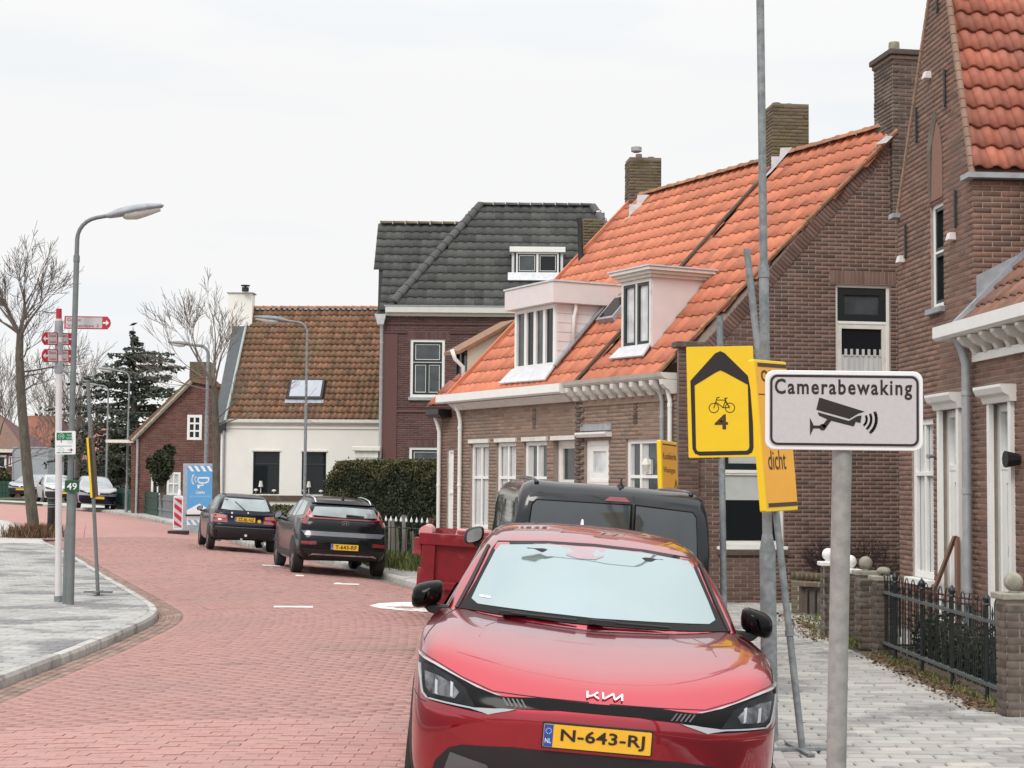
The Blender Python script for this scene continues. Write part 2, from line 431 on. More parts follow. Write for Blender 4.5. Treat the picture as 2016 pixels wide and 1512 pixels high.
m_whiteold = mat('white_paint_old', (.70, .68, .63), .6, noise=.08, scale=6, stain=(.45, .42, .36, .5), sscale=4, samt=(.52, .7))
m_render = mat('white_render', (.83, .82, .775), .85, noise=.03, scale=2, stain=(.74, .73, .68, .4), sscale=.8, samt=(.5, .75))
m_cream = mat('cream_render', (.66, .62, .50), .85, noise=.05, scale=3)
m_pink = mat('pink_white_board', (.72, .655, .645), .6, noise=.05, scale=4)
m_green_dk = mat('dark_green_paint', (.012, .022, .022), .35, noise=.05)
m_black = mat('black_paint', (.012, .012, .013), .35, noise=.05)
m_blackmat = mat('black_plastic', (.014, .014, .015), .6, noise=.1, scale=20)
m_lead = mat('lead', (.33, .345, .37), .55, metal=.2, noise=.2, scale=8)
m_leadwhite = mat('lead_pale', (.60, .61, .64), .6, noise=.15, scale=10)
m_zinc = mat('zinc_pipe', (.40, .41, .43), .5, metal=.3, noise=.15, scale=8)
m_galv = mat('galvanised', (.195, .215, .225), .6, metal=.15, noise=.3, scale=22, stain=(.30, .32, .33, .6), sscale=9, samt=(.5, .6), bump=.1)
m_galvpale = mat('galvanised_pale', (.30, .295, .28), .6, metal=.1, noise=.18, scale=30, stain=(.21, .205, .20, .6), sscale=6, samt=(.5, .62))
m_lampgreen = mat('lamp_grey_green', (.16, .18, .18), .55, metal=.1, noise=.15, scale=12)
m_glass = mat('window_glass', (.012, .015, .018), .03, noise=0, spec=.4, ior=1.45)
m_glass_grey = mat('window_glass_grey', (.055, .065, .07), .04, noise=.5, scale=2.5, spec=.6, ior=1.5)
m_glass_skytone = mat('window_glass_painted_sky', (.56, .58, .59), .06, noise=.45, scale=3.0, spec=.8, ior=1.6)  # bright sky reflection painted in as a pale base colour
m_curtain = mat('net_curtain', (.52, .53, .53), .8, noise=.2, scale=14, stretch=(1, 1, .1))
m_blind = mat('roller_blind', (.50, .52, .50), .8, noise=.06)
m_iron = mat('iron_paint', (.012, .016, .018), .4, noise=.2, scale=15)
m_stone = mat('stone_ball', (.30, .28, .235), .9, noise=.3, scale=14, stain=(.20, .19, .14, .6), sscale=6, samt=(.5, .62))
m_bark = mat('bark', (.095, .08, .065), .95, noise=.45, scale=16, stretch=(1, 1, .25), stain=(.13, .14, .09, .5), sscale=4, samt=(.48, .66), bump=.9, bscale=18)
m_twig = mat('twig', (.15, .12, .105), .9, noise=.2)
m_twigpale = mat('twig_pale', (.20, .165, .14), .9, noise=.2)
m_leafdark = mat('hedge_leaf', (.018, .030, .012), .8, var=.5, col2=(.028, .036, .012), noise=.2)
m_leafbrown = mat('hedge_leaf_brown', (.075, .065, .028), .8, var=.5, col2=(.07, .075, .025), noise=.2)
m_needle = mat('conifer_needle', (.055, .072, .058), .8, var=.5, col2=(.07, .082, .06), noise=.2)
m_grassg = mat('grass_blade', (.10, .15, .03), .8, var=.4, col2=(.14, .13, .05), noise=.1)
m_dryleaf = mat('dry_leaf', (.13, .08, .045), .85, var=.4, col2=(.18, .10, .05), noise=.1)
m_hydr = mat('dried_hydrangea', (.20, .115, .06), .85, var=.4, col2=(.13, .085, .05), noise=.2)
# ------------------------------------------------------------------ ground, road, pavements
def catmull(P, n):
    P = np.array(P, float); out = []
    Q = np.vstack([2 * P[0] - P[1], P, 2 * P[-1] - P[-2]])
    for i in range(len(P) - 1):
        p0, p1, p2, p3 = Q[i], Q[i + 1], Q[i + 2], Q[i + 3]
        for k in range(n):
            t = k / n
            out.append(.5 * ((2 * p1) + (-p0 + p2) * t + (2 * p0 - 5 * p1 + 4 * p2 - p3) * t * t + (-p0 + 3 * p1 - 3 * p2 + p3) * t ** 3))
    out.append(P[-1]); return np.array(out)
LEFT = [(-4.7, -6), (-4.6, 3), (-4.5, 9), (-4.45, 14), (-4.42, 18), (-4.62, 21.2), (-5.5, 24), (-6.9, 27.9), (-10, 36.6), (-12.6, 43.5), (-14.8, 50), (-19, 59), (-27, 71), (-41, 87), (-60, 100)]
RIGHT = [(1.1, -6), (1.3, 3), (1.6, 9), (1.85, 14), (1.75, 18), (1.2, 21.8), (.1, 25), (-1.75, 28.9), (-4.2, 36.7), (-6.6, 43), (-9, 50), (-12.2, 58), (-16.3, 67), (-24, 81), (-38, 97)]
NS = 12
LC, RC = catmull(LEFT, NS), catmull(RIGHT, NS)
MID = (LC + RC) / 2
ARC = np.r_[0, np.cumsum(np.linalg.norm(np.diff(MID, axis=0), axis=1))]
def crown(t):
    t = np.asarray(t, float)
    return np.where(t < .6, .08 * np.sin(np.pi / 2 * np.clip(t, 0, 1) / .6), .08 - .16 * (np.clip((t - .6) / .4, 0, 1)) ** 1.3)
def gzv(Y): return np.interp(Y, [-1e3, 48, 68, 95, 250, 2e3], [0, 0, .36, .5, 1.0, 1.0])
def road_pt(s, t):
    i = np.interp(s, ARC, np.arange(len(ARC))); i0 = np.clip(i.astype(int), 0, len(ARC) - 2); k = (i - i0)[..., None]
    L = LC[i0] * (1 - k) + LC[i0 + 1] * k; R = RC[i0] * (1 - k) + RC[i0 + 1] * k
    P = L * (1 - t[..., None]) + R * t[..., None]
    return np.dstack([P[..., 0], P[..., 1], crown(t) + gzv(P[..., 1])])[0] if P.ndim == 2 else None
def width_at(s):
    i = np.interp(s, ARC, np.arange(len(ARC))); i0 = min(int(i), len(ARC) - 2); k = i - i0
    return float(np.linalg.norm((LC[i0] * (1 - k) + LC[i0 + 1] * k) - (RC[i0] * (1 - k) + RC[i0 + 1] * k)))
# the land
m_roaddk = mat('klinker_worn', (.36, .195, .175), .9, var=.15, col2=(.30, .175, .16), noise=.2, scale=20)
def sheet(name, xs, ys, z, m, kind='structure'):
    V = [(x, y, z + gz(y)) for y in ys for x in xs]; n = len(xs)
    F = [(j * n + i, j * n + i + 1, (j + 1) * n + i + 1, (j + 1) * n + i) for j in range(len(ys) - 1) for i in range(n - 1)]
    me = bpy.data.meshes.new(name); me.from_pydata(V, [], F); me.materials.append(m)
    return link(name, me, None, None, kind)
ground = sheet('ground', [-1500, -300, -80, 80, 300, 1500], [-60, 0, 48, 68, 95, 250, 1500], -.30, m_lawn)
# road bed
ss = np.linspace(0, ARC[-1], 200); tt = np.linspace(0, 1, 21)
road = None
def build_road():
    global road
    V = np.vstack([road_pt(np.full(21, s), tt) for s in ss]); n = 21
    F = np.array([(j * n + i, j * n + i + 1, (j + 1) * n + i + 1, (j + 1) * n + i) for j in range(len(ss) - 1) for i in range(n - 1)])
    V[:, 2] -= .006
    me = fast_mesh('road', V, F, [m_roadbed, m_roadfar])
    yc = V[F].mean(axis=1)[:, 1]
    me.polygons.foreach_set('material_index', (yc > 47.5).astype(np.int32))
    me.polygons.foreach_set('use_smooth', [True] * len(F))
    road = link('road', me, None, Vector((0, 0, 0)), 'structure')
    s0 = float(np.interp(6.5, MID[:, 1], ARC)); s1 = float(np.interp(47.6, MID[:, 1], ARC))
    r = np.random.RandomState(4)
    quads, mats_, single = [], [], []
    s = s0; row = 0
    while s < s1:
        w = width_at(s); g = 3   # three gutter courses laid lengthwise at either side, the rest across the street
        u0, u1 = (g * .105) / w, 1 - (g * .105) / w
        n = max(1, int(round((u1 - u0) * w / .205)))
        off = (row % 2) * .5
        e = u0 + (np.arange(-1, n + 1) + off) * (u1 - u0) / n
        a = np.clip(e, u0, u1); b = np.clip(e + (u1 - u0) / n - .005 / w, u0, u1)
        ok = (b - a) * w > .03; a, b = a[ok], b[ok]
        d0, d1 = s + .003, s + .1015
        c = np.dstack([road_pt(np.full(len(a), d0), a), road_pt(np.full(len(a), d0), b), road_pt(np.full(len(a), d1), b), road_pt(np.full(len(a), d1), a)])
        quads.append(c.transpose(0, 2, 1)); mi_ = np.zeros(len(a), int)
        if row % 19 in (3, 11) or r.uniform() < .03:
            t0, tl = r.uniform(-.3, .8), r.uniform(.15, .6); mi_[(a > t0) & (a < t0 + tl)] = 2
        mats_.append(mi_)
        if row % 2 == 0:
            for k in range(g):
                for side in (0, 1):
                    x0, x1 = k * .105 / w + .002, (k * .105 + .097) / w
                    if side: x0, x1 = 1 - x1, 1 - x0
                    sh = (k % 2) * .1
                    q = [road_pt(np.array([s + sh + y]), np.array([x]))[0] for y, x in ((0, x0), (0, x1), (.2, x1), (.2, x0))]
                    quads.append(np.array([q])); mats_.append(np.ones(1, int))
        s += .105; row += 1
    Q = np.concatenate(quads); MI = np.concatenate(mats_)
    jit = r.uniform(-.003, .003, (len(Q), 1)); Q[:, :, 2] += jit
    Q[:, :, 2] += r.uniform(-.0015, .0015, (len(Q), 4))
    C = Q.mean(axis=1)
    area = np.linalg.norm(np.cross(Q[:, 1] - Q[:, 0], Q[:, 3] - Q[:, 0]), axis=1)
    wt = np.array([weight(c, (0, 0, 1), a) for c, a in zip(C, area)])
    # those behind the red car are hidden by it
    wt[(C[:, 0] > -.75) & (C[:, 1] < 14)] *= .02
    order = np.argsort(-wt); top = set(order[:300].tolist())
    base_v = lambda q: np.vstack([np.c_[q[:, :2], q[:, 2] - .02], q])
    Fq = [(4, 5, 6, 7), (0, 1, 5, 4), (1, 2, 6, 5), (2, 3, 7, 6), (3, 0, 4, 7)]
    for i in sorted(top):
        me = bpy.data.meshes.new('brick'); me.from_pydata(base_v(Q[i]).tolist(), [], Fq); me.materials.append((m_road, m_gutter, m_roaddk)[MI[i]])
        link('brick', me, road, Vector((0, 0, 0)))
    rest = np.array([i for i in range(len(Q)) if i not in top])
    Qr = Q[rest]; V = np.concatenate([np.dstack([Qr[:, :, 0], Qr[:, :, 1], Qr[:, :, 2] - .02]), Qr], axis=1).reshape(-1, 3)
    F = (np.array(Fq)[None] + (np.arange(len(rest)) * 8)[:, None, None]).reshape(-1, 4)
    me = fast_mesh('bricks', V, F, [m_road, m_gutter, m_roaddk]); me.polygons.foreach_set('material_index', np.repeat(MI[rest], 5).astype(np.int32))
    link('bricks', me, road, Vector((0, 0, 0)), 'stuff')
build_road()
def road_z(X, Y):
    d = (MID[:, 0] - X) ** 2 + (MID[:, 1] - Y) ** 2; i = int(np.argmin(d))
    L, R = LC[i], RC[i]; w = R - L; t = float(np.dot(np.array([X, Y]) - L, w) / np.dot(w, w))
    return float(crown(np.clip(t, 0, 1))) + gz(Y)
def rgnd(px, py):
    z = 0
    for _ in range(15):
        d = ray(px, py); P = CAM + d * ((z - EYE) / d.z); z = road_z(P.x, P.y)
    return P
# painted marks
def mark(pts, lift=.006):
    top = []
    for p in pts:
        P = rgnd(*p); P.z += lift; top.append(P)
    mb = MB(); mb.prism(top, (0, 0, -.003)); mb.build('road_marking', m_white_line, None, kind='structure')
mark([(728, 1193), (745, 1188.5), (780, 1186.5), (840, 1185.5), (905, 1185), (905, 1206), (840, 1205), (790, 1202), (750, 1198)][::-1])
for a in ([(539, 1193.5), (616, 1194), (616, 1196.5), (539, 1196)], [(516, 1112), (552, 1114), (552, 1115.6), (516, 1113.6)], [(657, 1148.5), (707, 1150), (707, 1152), (657, 1150.5)], [(660, 1147.8), (672, 1148), (672, 1149.5), (660, 1149)], [(582, 1132), (598, 1133), (598, 1135), (582, 1134)]):
    mark(a[::-1])
# kerbs
def kerb(curve, side, ztop, y0, y1, w=.13):
    """side -1: the pavement lies left of the curve"""
    C = np.array(curve); arc = np.r_[0, np.cumsum(np.linalg.norm(np.diff(C, axis=0), axis=1))]
    k = tag(bpy.data.objects.new('kerb', None), kind='structure'); COL.objects.link(k); WOFF[k.name] = Vector((0, 0, 0))
    s = float(np.interp(y0, C[:, 1], arc)); s1 = float(np.interp(y1, C[:, 1], arc))
    P = lambda q: np.array([np.interp(q, arc, C[:, 0]), np.interp(q, arc, C[:, 1])])
    r = random.Random(5)
    far = MB()
    while s < s1:
        a, b = P(s + .004), P(s + .9); t = (b - a) / np.linalg.norm(b - a); n = np.array([-t[1], t[0]]) * (1 if side < 0 else -1)
        zt = [ztop + gz(a[1]), ztop + gz(b[1])]; dz = r.uniform(-.006, .006)
        mb = MB() if (s < float(np.interp(60, C[:, 1], arc))) else far
        lo = -.25
        q = []
        sec = [(0.012, lo), (0.012, .075 - .11), (.03, 0), (w, 0), (w, lo)]
        G = []
        for (p, z) in ((a, zt[0]), (b, zt[1])):
            G.append([(p[0] + n[0] * o, p[1] + n[1] * o, z + h + dz) for o, h in sec])
        mb.grid(G); mb.add(G[0], [(4, 3, 2, 1, 0)]); mb.add(G[1], [(0, 1, 2, 3, 4)])
        if mb is not far: mb.build('kerb_stone', m_kerb, k, off=Vector((0, 0, 0)))
        s += .905
    if far.v: far.build('kerb_run', m_kerb, k, off=Vector((0, 0, 0)))
    return k
ZP_L, ZP_R = .10, .04
kerb(LC, -1, ZP_L, 6, 75)
kerb(RC, 1, ZP_R, 3, 80)
# pavements: bed sheets
def curve_x(C, y): return float(np.interp(y, C[:, 1], C[:, 0]))
def pave_sheet(name, xl, xr, ys, z, m):
    V = []; 
    for y in ys: V += [(xl(y), y, z + gz(y)), (xr(y), y, z + gz(y))]
    F = [(2 * i, 2 * i + 1, 2 * i + 3, 2 * i + 2) for i in range(len(ys) - 1)]
    me = bpy.data.meshes.new(name); me.from_pydata(V, [], F); 
    for mm in (m if isinstance(m, list) else [m]): me.materials.append(mm)
    return link(name, me, None, Vector((0, 0, 0)), 'structure')
ysL = list(np.linspace(3, 42, 60))
pvL = pave_sheet('pavement', lambda y: -34, lambda y: curve_x(LC, y) - .12, ysL, ZP_L - .014, m_paverbed)
pave_sheet('pavement', lambda y: -90, lambda y: curve_x(LC, y) - .12, list(np.linspace(42, 99, 60)), ZP_L - .004, m_pavefar)
EDGE = [(2, 5.2), (10, 4.25), (13, 4.05), (17, 3.78), (18.4, 3.7), (18.5, 5.0), (24.35, 5.0), (24.4, 2.45), (31, -1.1), (31.2, -.2), (33.5, -.9), (36, -2.0), (42, -4.0), (50, -6.9), (58, -10.2), (67, -14.2), (81, -21.5), (97, -35)]
EX = lambda y: float(np.interp(y, [e[0] for e in EDGE], [e[1] for e in EDGE]))
ysR = sorted(set(list(np.linspace(3, 33, 80)) + [18.4, 18.5, 24.35, 24.4]))
pvR = pave_sheet('pavement', lambda y: curve_x(RC, y) + .12, EX, ysR, ZP_R - .014, m_paverbed)
pave_sheet('pavement', lambda y: curve_x(RC, y) + .12, EX, list(np.linspace(33, 96, 70)), ZP_R - .004, m_pavefar)
def pavers(parent, xl, xr, y0, y1, z, m, tx=.30, ty=.15, top=300, seed=2, skip=None):
    r = random.Random(seed); items = []; y = y0; row = 0
    while y < y1:
        a, b = xl(y + ty / 2), xr(y + ty / 2)
        pos = math.floor(a / tx) * tx + (row % 2) * tx / 2 - tx
        while pos < b:
            e0, e1 = max(pos, a) + .010, min(pos + tx, b) - .010
            if e1 - e0 > .05:
                c = Vector(((e0 + e1) / 2, y + ty / 2, z - .014))
                M = Matrix.Translation(c) @ Matrix.Rotation(r.uniform(-.006, .006), 4, 'X') @ Matrix.Rotation(r.uniform(-.012, .012), 4, 'Y') @ Matrix.Rotation(r.uniform(-.012, .012), 4, 'Z') @ Matrix.Diagonal((e1 - e0, ty - .017, .014 + r.uniform(-.0025, .003), 1))
                wt = weight(c, (0, 0, 1), (e1 - e0) * ty)
                if skip and skip(c): wt *= .02
                items.append((M, wt))
            pos += tx
        y += ty; row += 1
    pieces(parent, 'paver', 'pavers', BOX5, m, items, top)
pavers(pvL, lambda y: max(-24, -.36 * y - 1.0), lambda y: curve_x(LC, y) - .125, 11, 41.9, ZP_L, m_paver)
pavers(pvR, lambda y: curve_x(RC, y) + .125, lambda y: min(EX(y), .36 * y + .6), 7.6, 32.9, ZP_R, m_paverR, seed=9, skip=lambda c: c.x < 1.7 and c.y > 9)
# planting strips and yards
_fa, _fb = gnd(1990, 1402, ZP_R, False), gnd(1735, 1290, ZP_R, False)
_rs = random.Random(3); _V = []
for _k in range(31):
    _p = _fb.lerp(_fa, _k / 30); _V += [(_p.x - .10 - .16 * _rs.random(), _p.y - .02, ZP_R + .0055), (_p.x + .5, _p.y, ZP_R + .0055)]
_me = bpy.data.meshes.new('soil_strip'); _me.from_pydata(_V, [], [(2 * i, 2 * i + 1, 2 * i + 3, 2 * i + 2) for i in range(30)]); _me.materials.append(m_soil); link('soil_strip', _me, None, Vector((0, 0, 0)), 'structure')
sheet('front_garden', [3.66, 4.4, 9], [8, 13, 18.4, 26], -.002 + ZP_R - .03, m_soil)
# ------------------------------------------------------------------ windows and doors (window > frame pieces, panes, curtains, sill)
def glazed(root, P, s0, s1, z0, z1, cols=(), rows=(), fw=.06, bar=.035, depth=.06, back=.05, fm=None, name='window', cells=None, glass=None, sill=None, curtain=None, top_rail=None, bottom_rail=None):
    """frame in the plane P set back from the face; cols/rows are positions (m) of the bars; cells: per (col,row) options"""
    fm = fm or m_white; glass = glass or m_glass
    mb = MB(); o0, o1 = -back - depth, -back
    br = bottom_rail or fw; tr = top_rail or fw
    mb.pbox(P, s0, s0 + fw, z0, z1, o0, o1); mb.pbox(P, s1 - fw, s1, z0, z1, o0, o1)
    mb.pbox(P, s0 + fw, s1 - fw, z0, z0 + br, o0, o1); mb.pbox(P, s0 + fw, s1 - fw, z1 - tr, z1, o0, o1)
    xs = [s0 + fw] + [c for c in cols] + [s1 - fw]; zs = [z0 + br] + [r for r in rows] + [z1 - tr]
    for c in cols: mb.pbox(P, c - bar / 2, c + bar / 2, z0 + br, z1 - tr, o0 + .006, o1 - .006)
    for r in rows: mb.pbox(P, s0 + fw, s1 - fw, r - bar / 2, r + bar / 2, o0 + .003, o1 - .003)
    w = mb.build(name, [fm], root, bevel=.004)
    for i in range(len(xs) - 1):
        for j in range(len(zs) - 1):
            a, b = xs[i] + (bar / 2 if i else 0), xs[i + 1] - (bar / 2 if i < len(xs) - 2 else 0)
            c, d = zs[j] + (bar / 2 if j else 0), zs[j + 1] - (bar / 2 if j < len(zs) - 2 else 0)
            o = (cells or {}).get((i, j), {})
            if o.get('sash'):
                sw = o.get('sw', .05); ms = MB(); p0, p1 = o0 + .012, o1 - .012
                ms.pbox(P, a, a + sw, c, d, p0, p1); ms.pbox(P, b - sw, b, c, d, p0, p1); ms.pbox(P, a + sw, b - sw, c, c + sw, p0, p1); ms.pbox(P, a + sw, b - sw, d - sw, d, p0, p1)
                if o.get('bead'):
                    bw = .018; A, B, Cc, D = a + sw, b - sw, c + sw, d - sw
                    for q in ((A, A + bw, Cc, D), (B - bw, B, Cc, D), (A + bw, B - bw, Cc, Cc + bw), (A + bw, B - bw, D - bw, D)): ms.pbox(P, *q, p0, p1 - .006, 1)
                ms.build('sash', [o['sash'], m_white], w); a += sw; b -= sw; c += sw; d -= sw
            if o.get('panel'):
                mp_ = MB(); mp_.pbox(P, a, b, c, d, o0 + .01, o1 - .025); mp_.build('panel', [o['panel']], w); continue
            mg = MB(); zm = (o0 + o1) / 2 - .012
            mg.pbox(P, a, b, c, d, zm - .012, zm); mg.build('pane', [o.get('glass', glass)], w)
            cu = o.get('curtain', curtain)
            if cu:   # drawn just in front of the dark room: folds seen through the pane
                kind, lo, hi, ml = cu[:4]; A, B = (cu[4], cu[5]) if len(cu) > 4 else (0, 1)
                mc = MB(); n = 24; G = []
                for zz in (c + (d - c) * lo, c + (d - c) * hi):
                    G.append([P.pt(a + .004 + (b - a - .008) * (A + (B - A) * k / n), zz, zm + .004 + (.004 * math.sin(k * 2.1) if kind == 'fold' else 0)) for k in range(n + 1)])
                mc.grid(G); mc.build('curtain', [ml], w)
    if sill:
        ms = MB(); ms.pbox(P, s0 - .05, s1 + .05, z0 - sill[1], z0 - .002, -back - .02, sill[2]); ms.build('sill', [sill[0]], w, bevel=.006)
    return w
def cornice(mb, P, s0, s1, prof, mi=0):
    """prof: (out, z) closed outline swept from s0 to s1"""
    A = [P.pt(s0, z, o) for o, z in prof]; B = [P.pt(s1, z, o) for o, z in prof]; n = len(prof)
    mb.add(A + B, [tuple(range(n)), tuple(range(2 * n - 1, n - 1, -1))] + [(i, n + i, n + (i + 1) % n, (i + 1) % n) for i in range(n)], mi)

m_mortar_p = mat('mortar_pale', (.30, .235, .195), .95, noise=.15, scale=10)
# ------------------------------------------------------------------ the brown row: two cottages with an orange pantile roof
PF = Plane((2.5376, 24.4), R_(-62.1)); PG = Plane((2.5376, 24.4), R_(9))
PITCHR = R_(48)
RU = PF.u; RUP = (-PF.n * math.cos(PITCHR) + Vector((0, 0, math.sin(PITCHR)))); RB = PF.O + PF.n * .2 + Vector((0, 0, 3.45)); RN = RU.cross(RUP).normalized()
def rh(px, py):
    P = onplane(px, py, RB, RN); return (P - RB).dot(RU), (P - RB).dot(RUP)
def rpt(s, w, o=0.0): return RB + RU * s + RUP * w + RN * o
WR = 5.53
row_div = lambda w: -2.72 + .165 * w
row_right = lambda w: -.30 + .285 * w
row_left = lambda w: -7.72 + .17 * w
cot1 = thing('brick_cottage', 'brown brick cottage with the wide white box dormer and three tall windows', 'house', PF.pt(-5.2, 0), 'brown brick row cottages')
cot2 = thing('brick_cottage', 'brown brick end cottage with pink dormer and tall gable beside the yellow sign', 'house', PF.pt(-1.4, 0), 'brown brick row cottages')
SD = -2.98   # party wall on the facade
ZT = 3.36
w1 = [(-7.09, -6.32, .93, 2.55), (-6.01, -5.23, .93, 2.55), (-4.94, -4.09, .93, 2.55)]
d1 = (-3.86, -3.12, .1, 2.55)
holes1 = w1 + [d1]
brick_wall(cot1, PF, R4(-7.52, SD, 0, ZT), holes1, m_brick_pale, m_mortar_p, top=300, soldier=[])
# doors and windows, left cottage
for i, (a, b, c, d) in enumerate(w1):
    m = (a + b) / 2
    w = glazed(cot1, PF, a, b, c, d, cols=(m,), rows=(1.9,), fw=.075, bar=.05, back=.04, glass=m_glass_grey, curtain=('fold', 0, .97, m_curtain, 0.0, .45) if i == 2 else ('fold', 0, 1, m_curtain, .1, .9), sill=(m_whiteold, .06, .05))
    mb = MB(); mb.pbox(PF, a - .03, b + .03, d, d + .075, -.05, .05); mb.build('lintel', [m_whiteold], cot1, bevel=.005)
a, b, c, d = d1
glazed(cot1, PF, a, b, c, d, cols=(), rows=(1.78,), fw=.08, bar=.07, back=.10, name='door', cells={(0, 0): dict(sash=m_green_dk, sw=.12, glass=m_glass), (0, 1): dict(sash=m_whiteold, sw=.06, glass=m_glass_grey)}, fm=m_white)
mb = MB(); mb.pbox(PF, a - .03, b + .06, d, d + .075, -.05, .06); mb.build('lintel', [m_whiteold], cot1, bevel=.005)
# right cottage facade
wb = (-1.5, -.40, .95, 2.53); d2 = (-2.80, -2.02, .1, 2.53)
brick_wall(cot2, PF, R4(SD, -.03, 0, ZT), [wb, d2], m_brick_pale, m_mortar_p, top=120, wallname='facade_wall')
glazed(cot2, PF, *wb, cols=(wb[0] + .38,), rows=(1.93,), fw=.075, bar=.05, back=.04, glass=m_glass_grey, curtain=('fold', 0, 1, m_curtain, 0, .25), sill=(m_whiteold, .07, .06))
mb = MB(); mb.pbox(PF, wb[0] + .5, wb[0] + .68, 1.97, 2.2, -.085, -.04); mb.tube([PF.pt(wb[0] + .59, 2.0, -.03), PF.pt(wb[0] + .59, 2.12, -.03), PF.pt(wb[0] + .59, 2.22, -.03)], [.03, .09, .05], 8); mb.build('vase', [m_whiteold], cot2)
glazed(cot2, PF, *d2, cols=(), rows=(1.86,), fw=.08, bar=.06, back=.05, name='door', cells={(0, 0): dict(sash=m_white, sw=.16, glass=m_glass), (0, 1): dict(sash=m_white, sw=.1, glass=m_glass_skytone)})
mb = MB(); cornice(mb, PF, d2[0] - .1, d2[1] + .1, [(-.01, 2.58), (.10, 2.58), (.14, 2.63), (.14, 2.66), (-.01, 2.66)]); mb.build('door_hood', [m_white], cot2)
mb = MB(); mb.pbox(PF, d2[0] - .1, d2[1] + .1, 2.69, 2.80, -.01, .03); mb.build('lead_flashing', [m_lead], cot2)
# quoins at the party wall
items = []
for i in range(52):
    z = .1 + i * .0625; c = PF.pt(SD + (.05 if i % 2 else -.03), z, .012)
    items.append((Matrix.Translation(c) @ Matrix((PF.u, Vector((0, 0, 1)), PF.n)).transposed().to_4x4() @ Matrix.Diagonal((.25 if i % 2 else .16, .05, .02, 1)), weight(c, PF.n, .01)))
pieces(cot1, 'quoin_brick', 'quoin_bricks', BOX5, m_brickdark, items, 60)
# iron wall anchors
for root, s in ((cot1, -4.55), (cot2, -1.2)):
    for k in range(5):
        mb = MB(); mb.pbox(PF, s - .05, s + .05, 2.78 + k * .075, 2.83 + k * .075, .0, .022); mb.build('projecting_brick', [m_brickdark], root)
# roof of both
def px_rect(pts): return [rh(*p) for p in pts]
# dormer 1 (white box), dormer 2 (pink cheeks): openings in the roof where they stand
D1b = (rh(1012, 737), rh(1098, 722)); D2b = (rh(1226, 692), rh(1283, 688))
d1s0, d1s1, d1w = D1b[0][0], D1b[1][0], (D1b[0][1] + D1b[1][1]) / 2
d2s0, d2s1, d2w = D2b[0][0], D2b[1][0], (D2b[0][1] + D2b[1][1]) / 2
PD1 = Plane_from(rpt(0, d1w) * 1.0, PF); PD1.O.z = 0; PD2 = Plane_from(rpt(0, d2w), PF); PD2.O.z = 0
PD1.O -= PF.u * (PD1.O - PF.O).dot(PF.u); PD2.O -= PF.u * (PD2.O - PF.O).dot(PF.u)
d1z0, d2z0 = rpt(0, d1w).z, rpt(0, d2w).z
d1z1 = PD1.hit(1055, 602)[1]; d2z1 = PD2.hit(1255, 552)[1]
wat = lambda z: (z - RB.z) / math.sin(PITCHR)
h1 = [(d1s0 + .02, d1w + .1), (d1s1 - .02, d1w + .1), (d1s1 - .02, wat(d1z1) - .12), (d1s0 + .02, wat(d1z1) - .12)]
h2 = [(d2s0 + .02, d2w + .1), (d2s1 - .02, d2w + .1), (d2s1 - .02, wat(d2z1) - .12), (d2s0 + .02, wat(d2z1) - .12)]
roof1 = [(row_left(0), 0), (row_div(0), 0), (row_div(WR), WR), (row_left(WR), WR)]
roof2 = [(row_div(0), 0), (row_right(0), 0), (row_right(WR), WR), (row_div(WR), WR)]
TP = pantile(.225, .325, .016, .014, tip=.026)
roof_tiles(cot1, RB, RU, RUP, roof1, [h1], .215, .325, m_tile_or, m_deck, TP, 300, seed=3)
roof_tiles(cot2, RB, RU, RUP, roof2, [h2], .225, .345, m_tile_or2, m_deck, pantile(.235, .345, .017, .015, tip=.028), 300, seed=8, jitter=.01)
# step between the two roofs and the back slopes
mb = MB(); mb.tube([rpt(row_div(0) - .02, -.02, .07), rpt(row_div(WR) - .02, WR, .07)], .032, 8); mb.build('roof_joint', [m_brickdark], cot1)
RUPb = (PF.n * math.cos(PITCHR) + Vector((0, 0, math.sin(PITCHR))))
def back_slope(root, poly):
    mb = MB(); top = [rpt(poly[3][0], WR), rpt(poly[2][0], WR)]
    lo = [p - RUPb * 5.0 for p in top]
    mb.add([top[0], top[1], lo[1], lo[0]], [(0, 1, 2, 3)]); mb.build('back_roof', [m_tile_or], root)
back_slope(cot1, roof1); back_slope(cot2, roof2)
up3 = Vector((0, 0, 1))
ridge_tiles(cot1, rpt(-6.5, WR - .02, .015), rpt(row_div(WR), WR - .02, .015), up3, m_ridge_moss, .10, .33)
ridge_tiles(cot2, rpt(row_div(WR), WR - .02, .015), rpt(.95, WR - .02, .015), up3, m_ridge_moss, .11, .33)
# verge boards
for root, fn, wtop in ((cot2, row_right, 5.25),):
    mb = MB()
    for k in range(16):
        wa, wb_ = k * wtop / 16, (k + 1) * wtop / 16
        A, Bq = rpt(fn(wa) + .03, wa, .06), rpt(fn(wb_) + .03, wb_ + .02, .05)
        mb.tube([A, Bq], [.038, .036], 6)
    mb.build('verge_tiles', [m_ridge_moss], root)
mb = MB(); mb.prism([rpt(row_left(0) - .03, -.05, .08), rpt(row_left(0) + .03, -.05, .08), rpt(row_left(WR) + .03, WR, .08), rpt(row_left(WR) - .03, WR, .08)], -RN * .2); mb.build('verge_board', [m_tile_or], cot1)
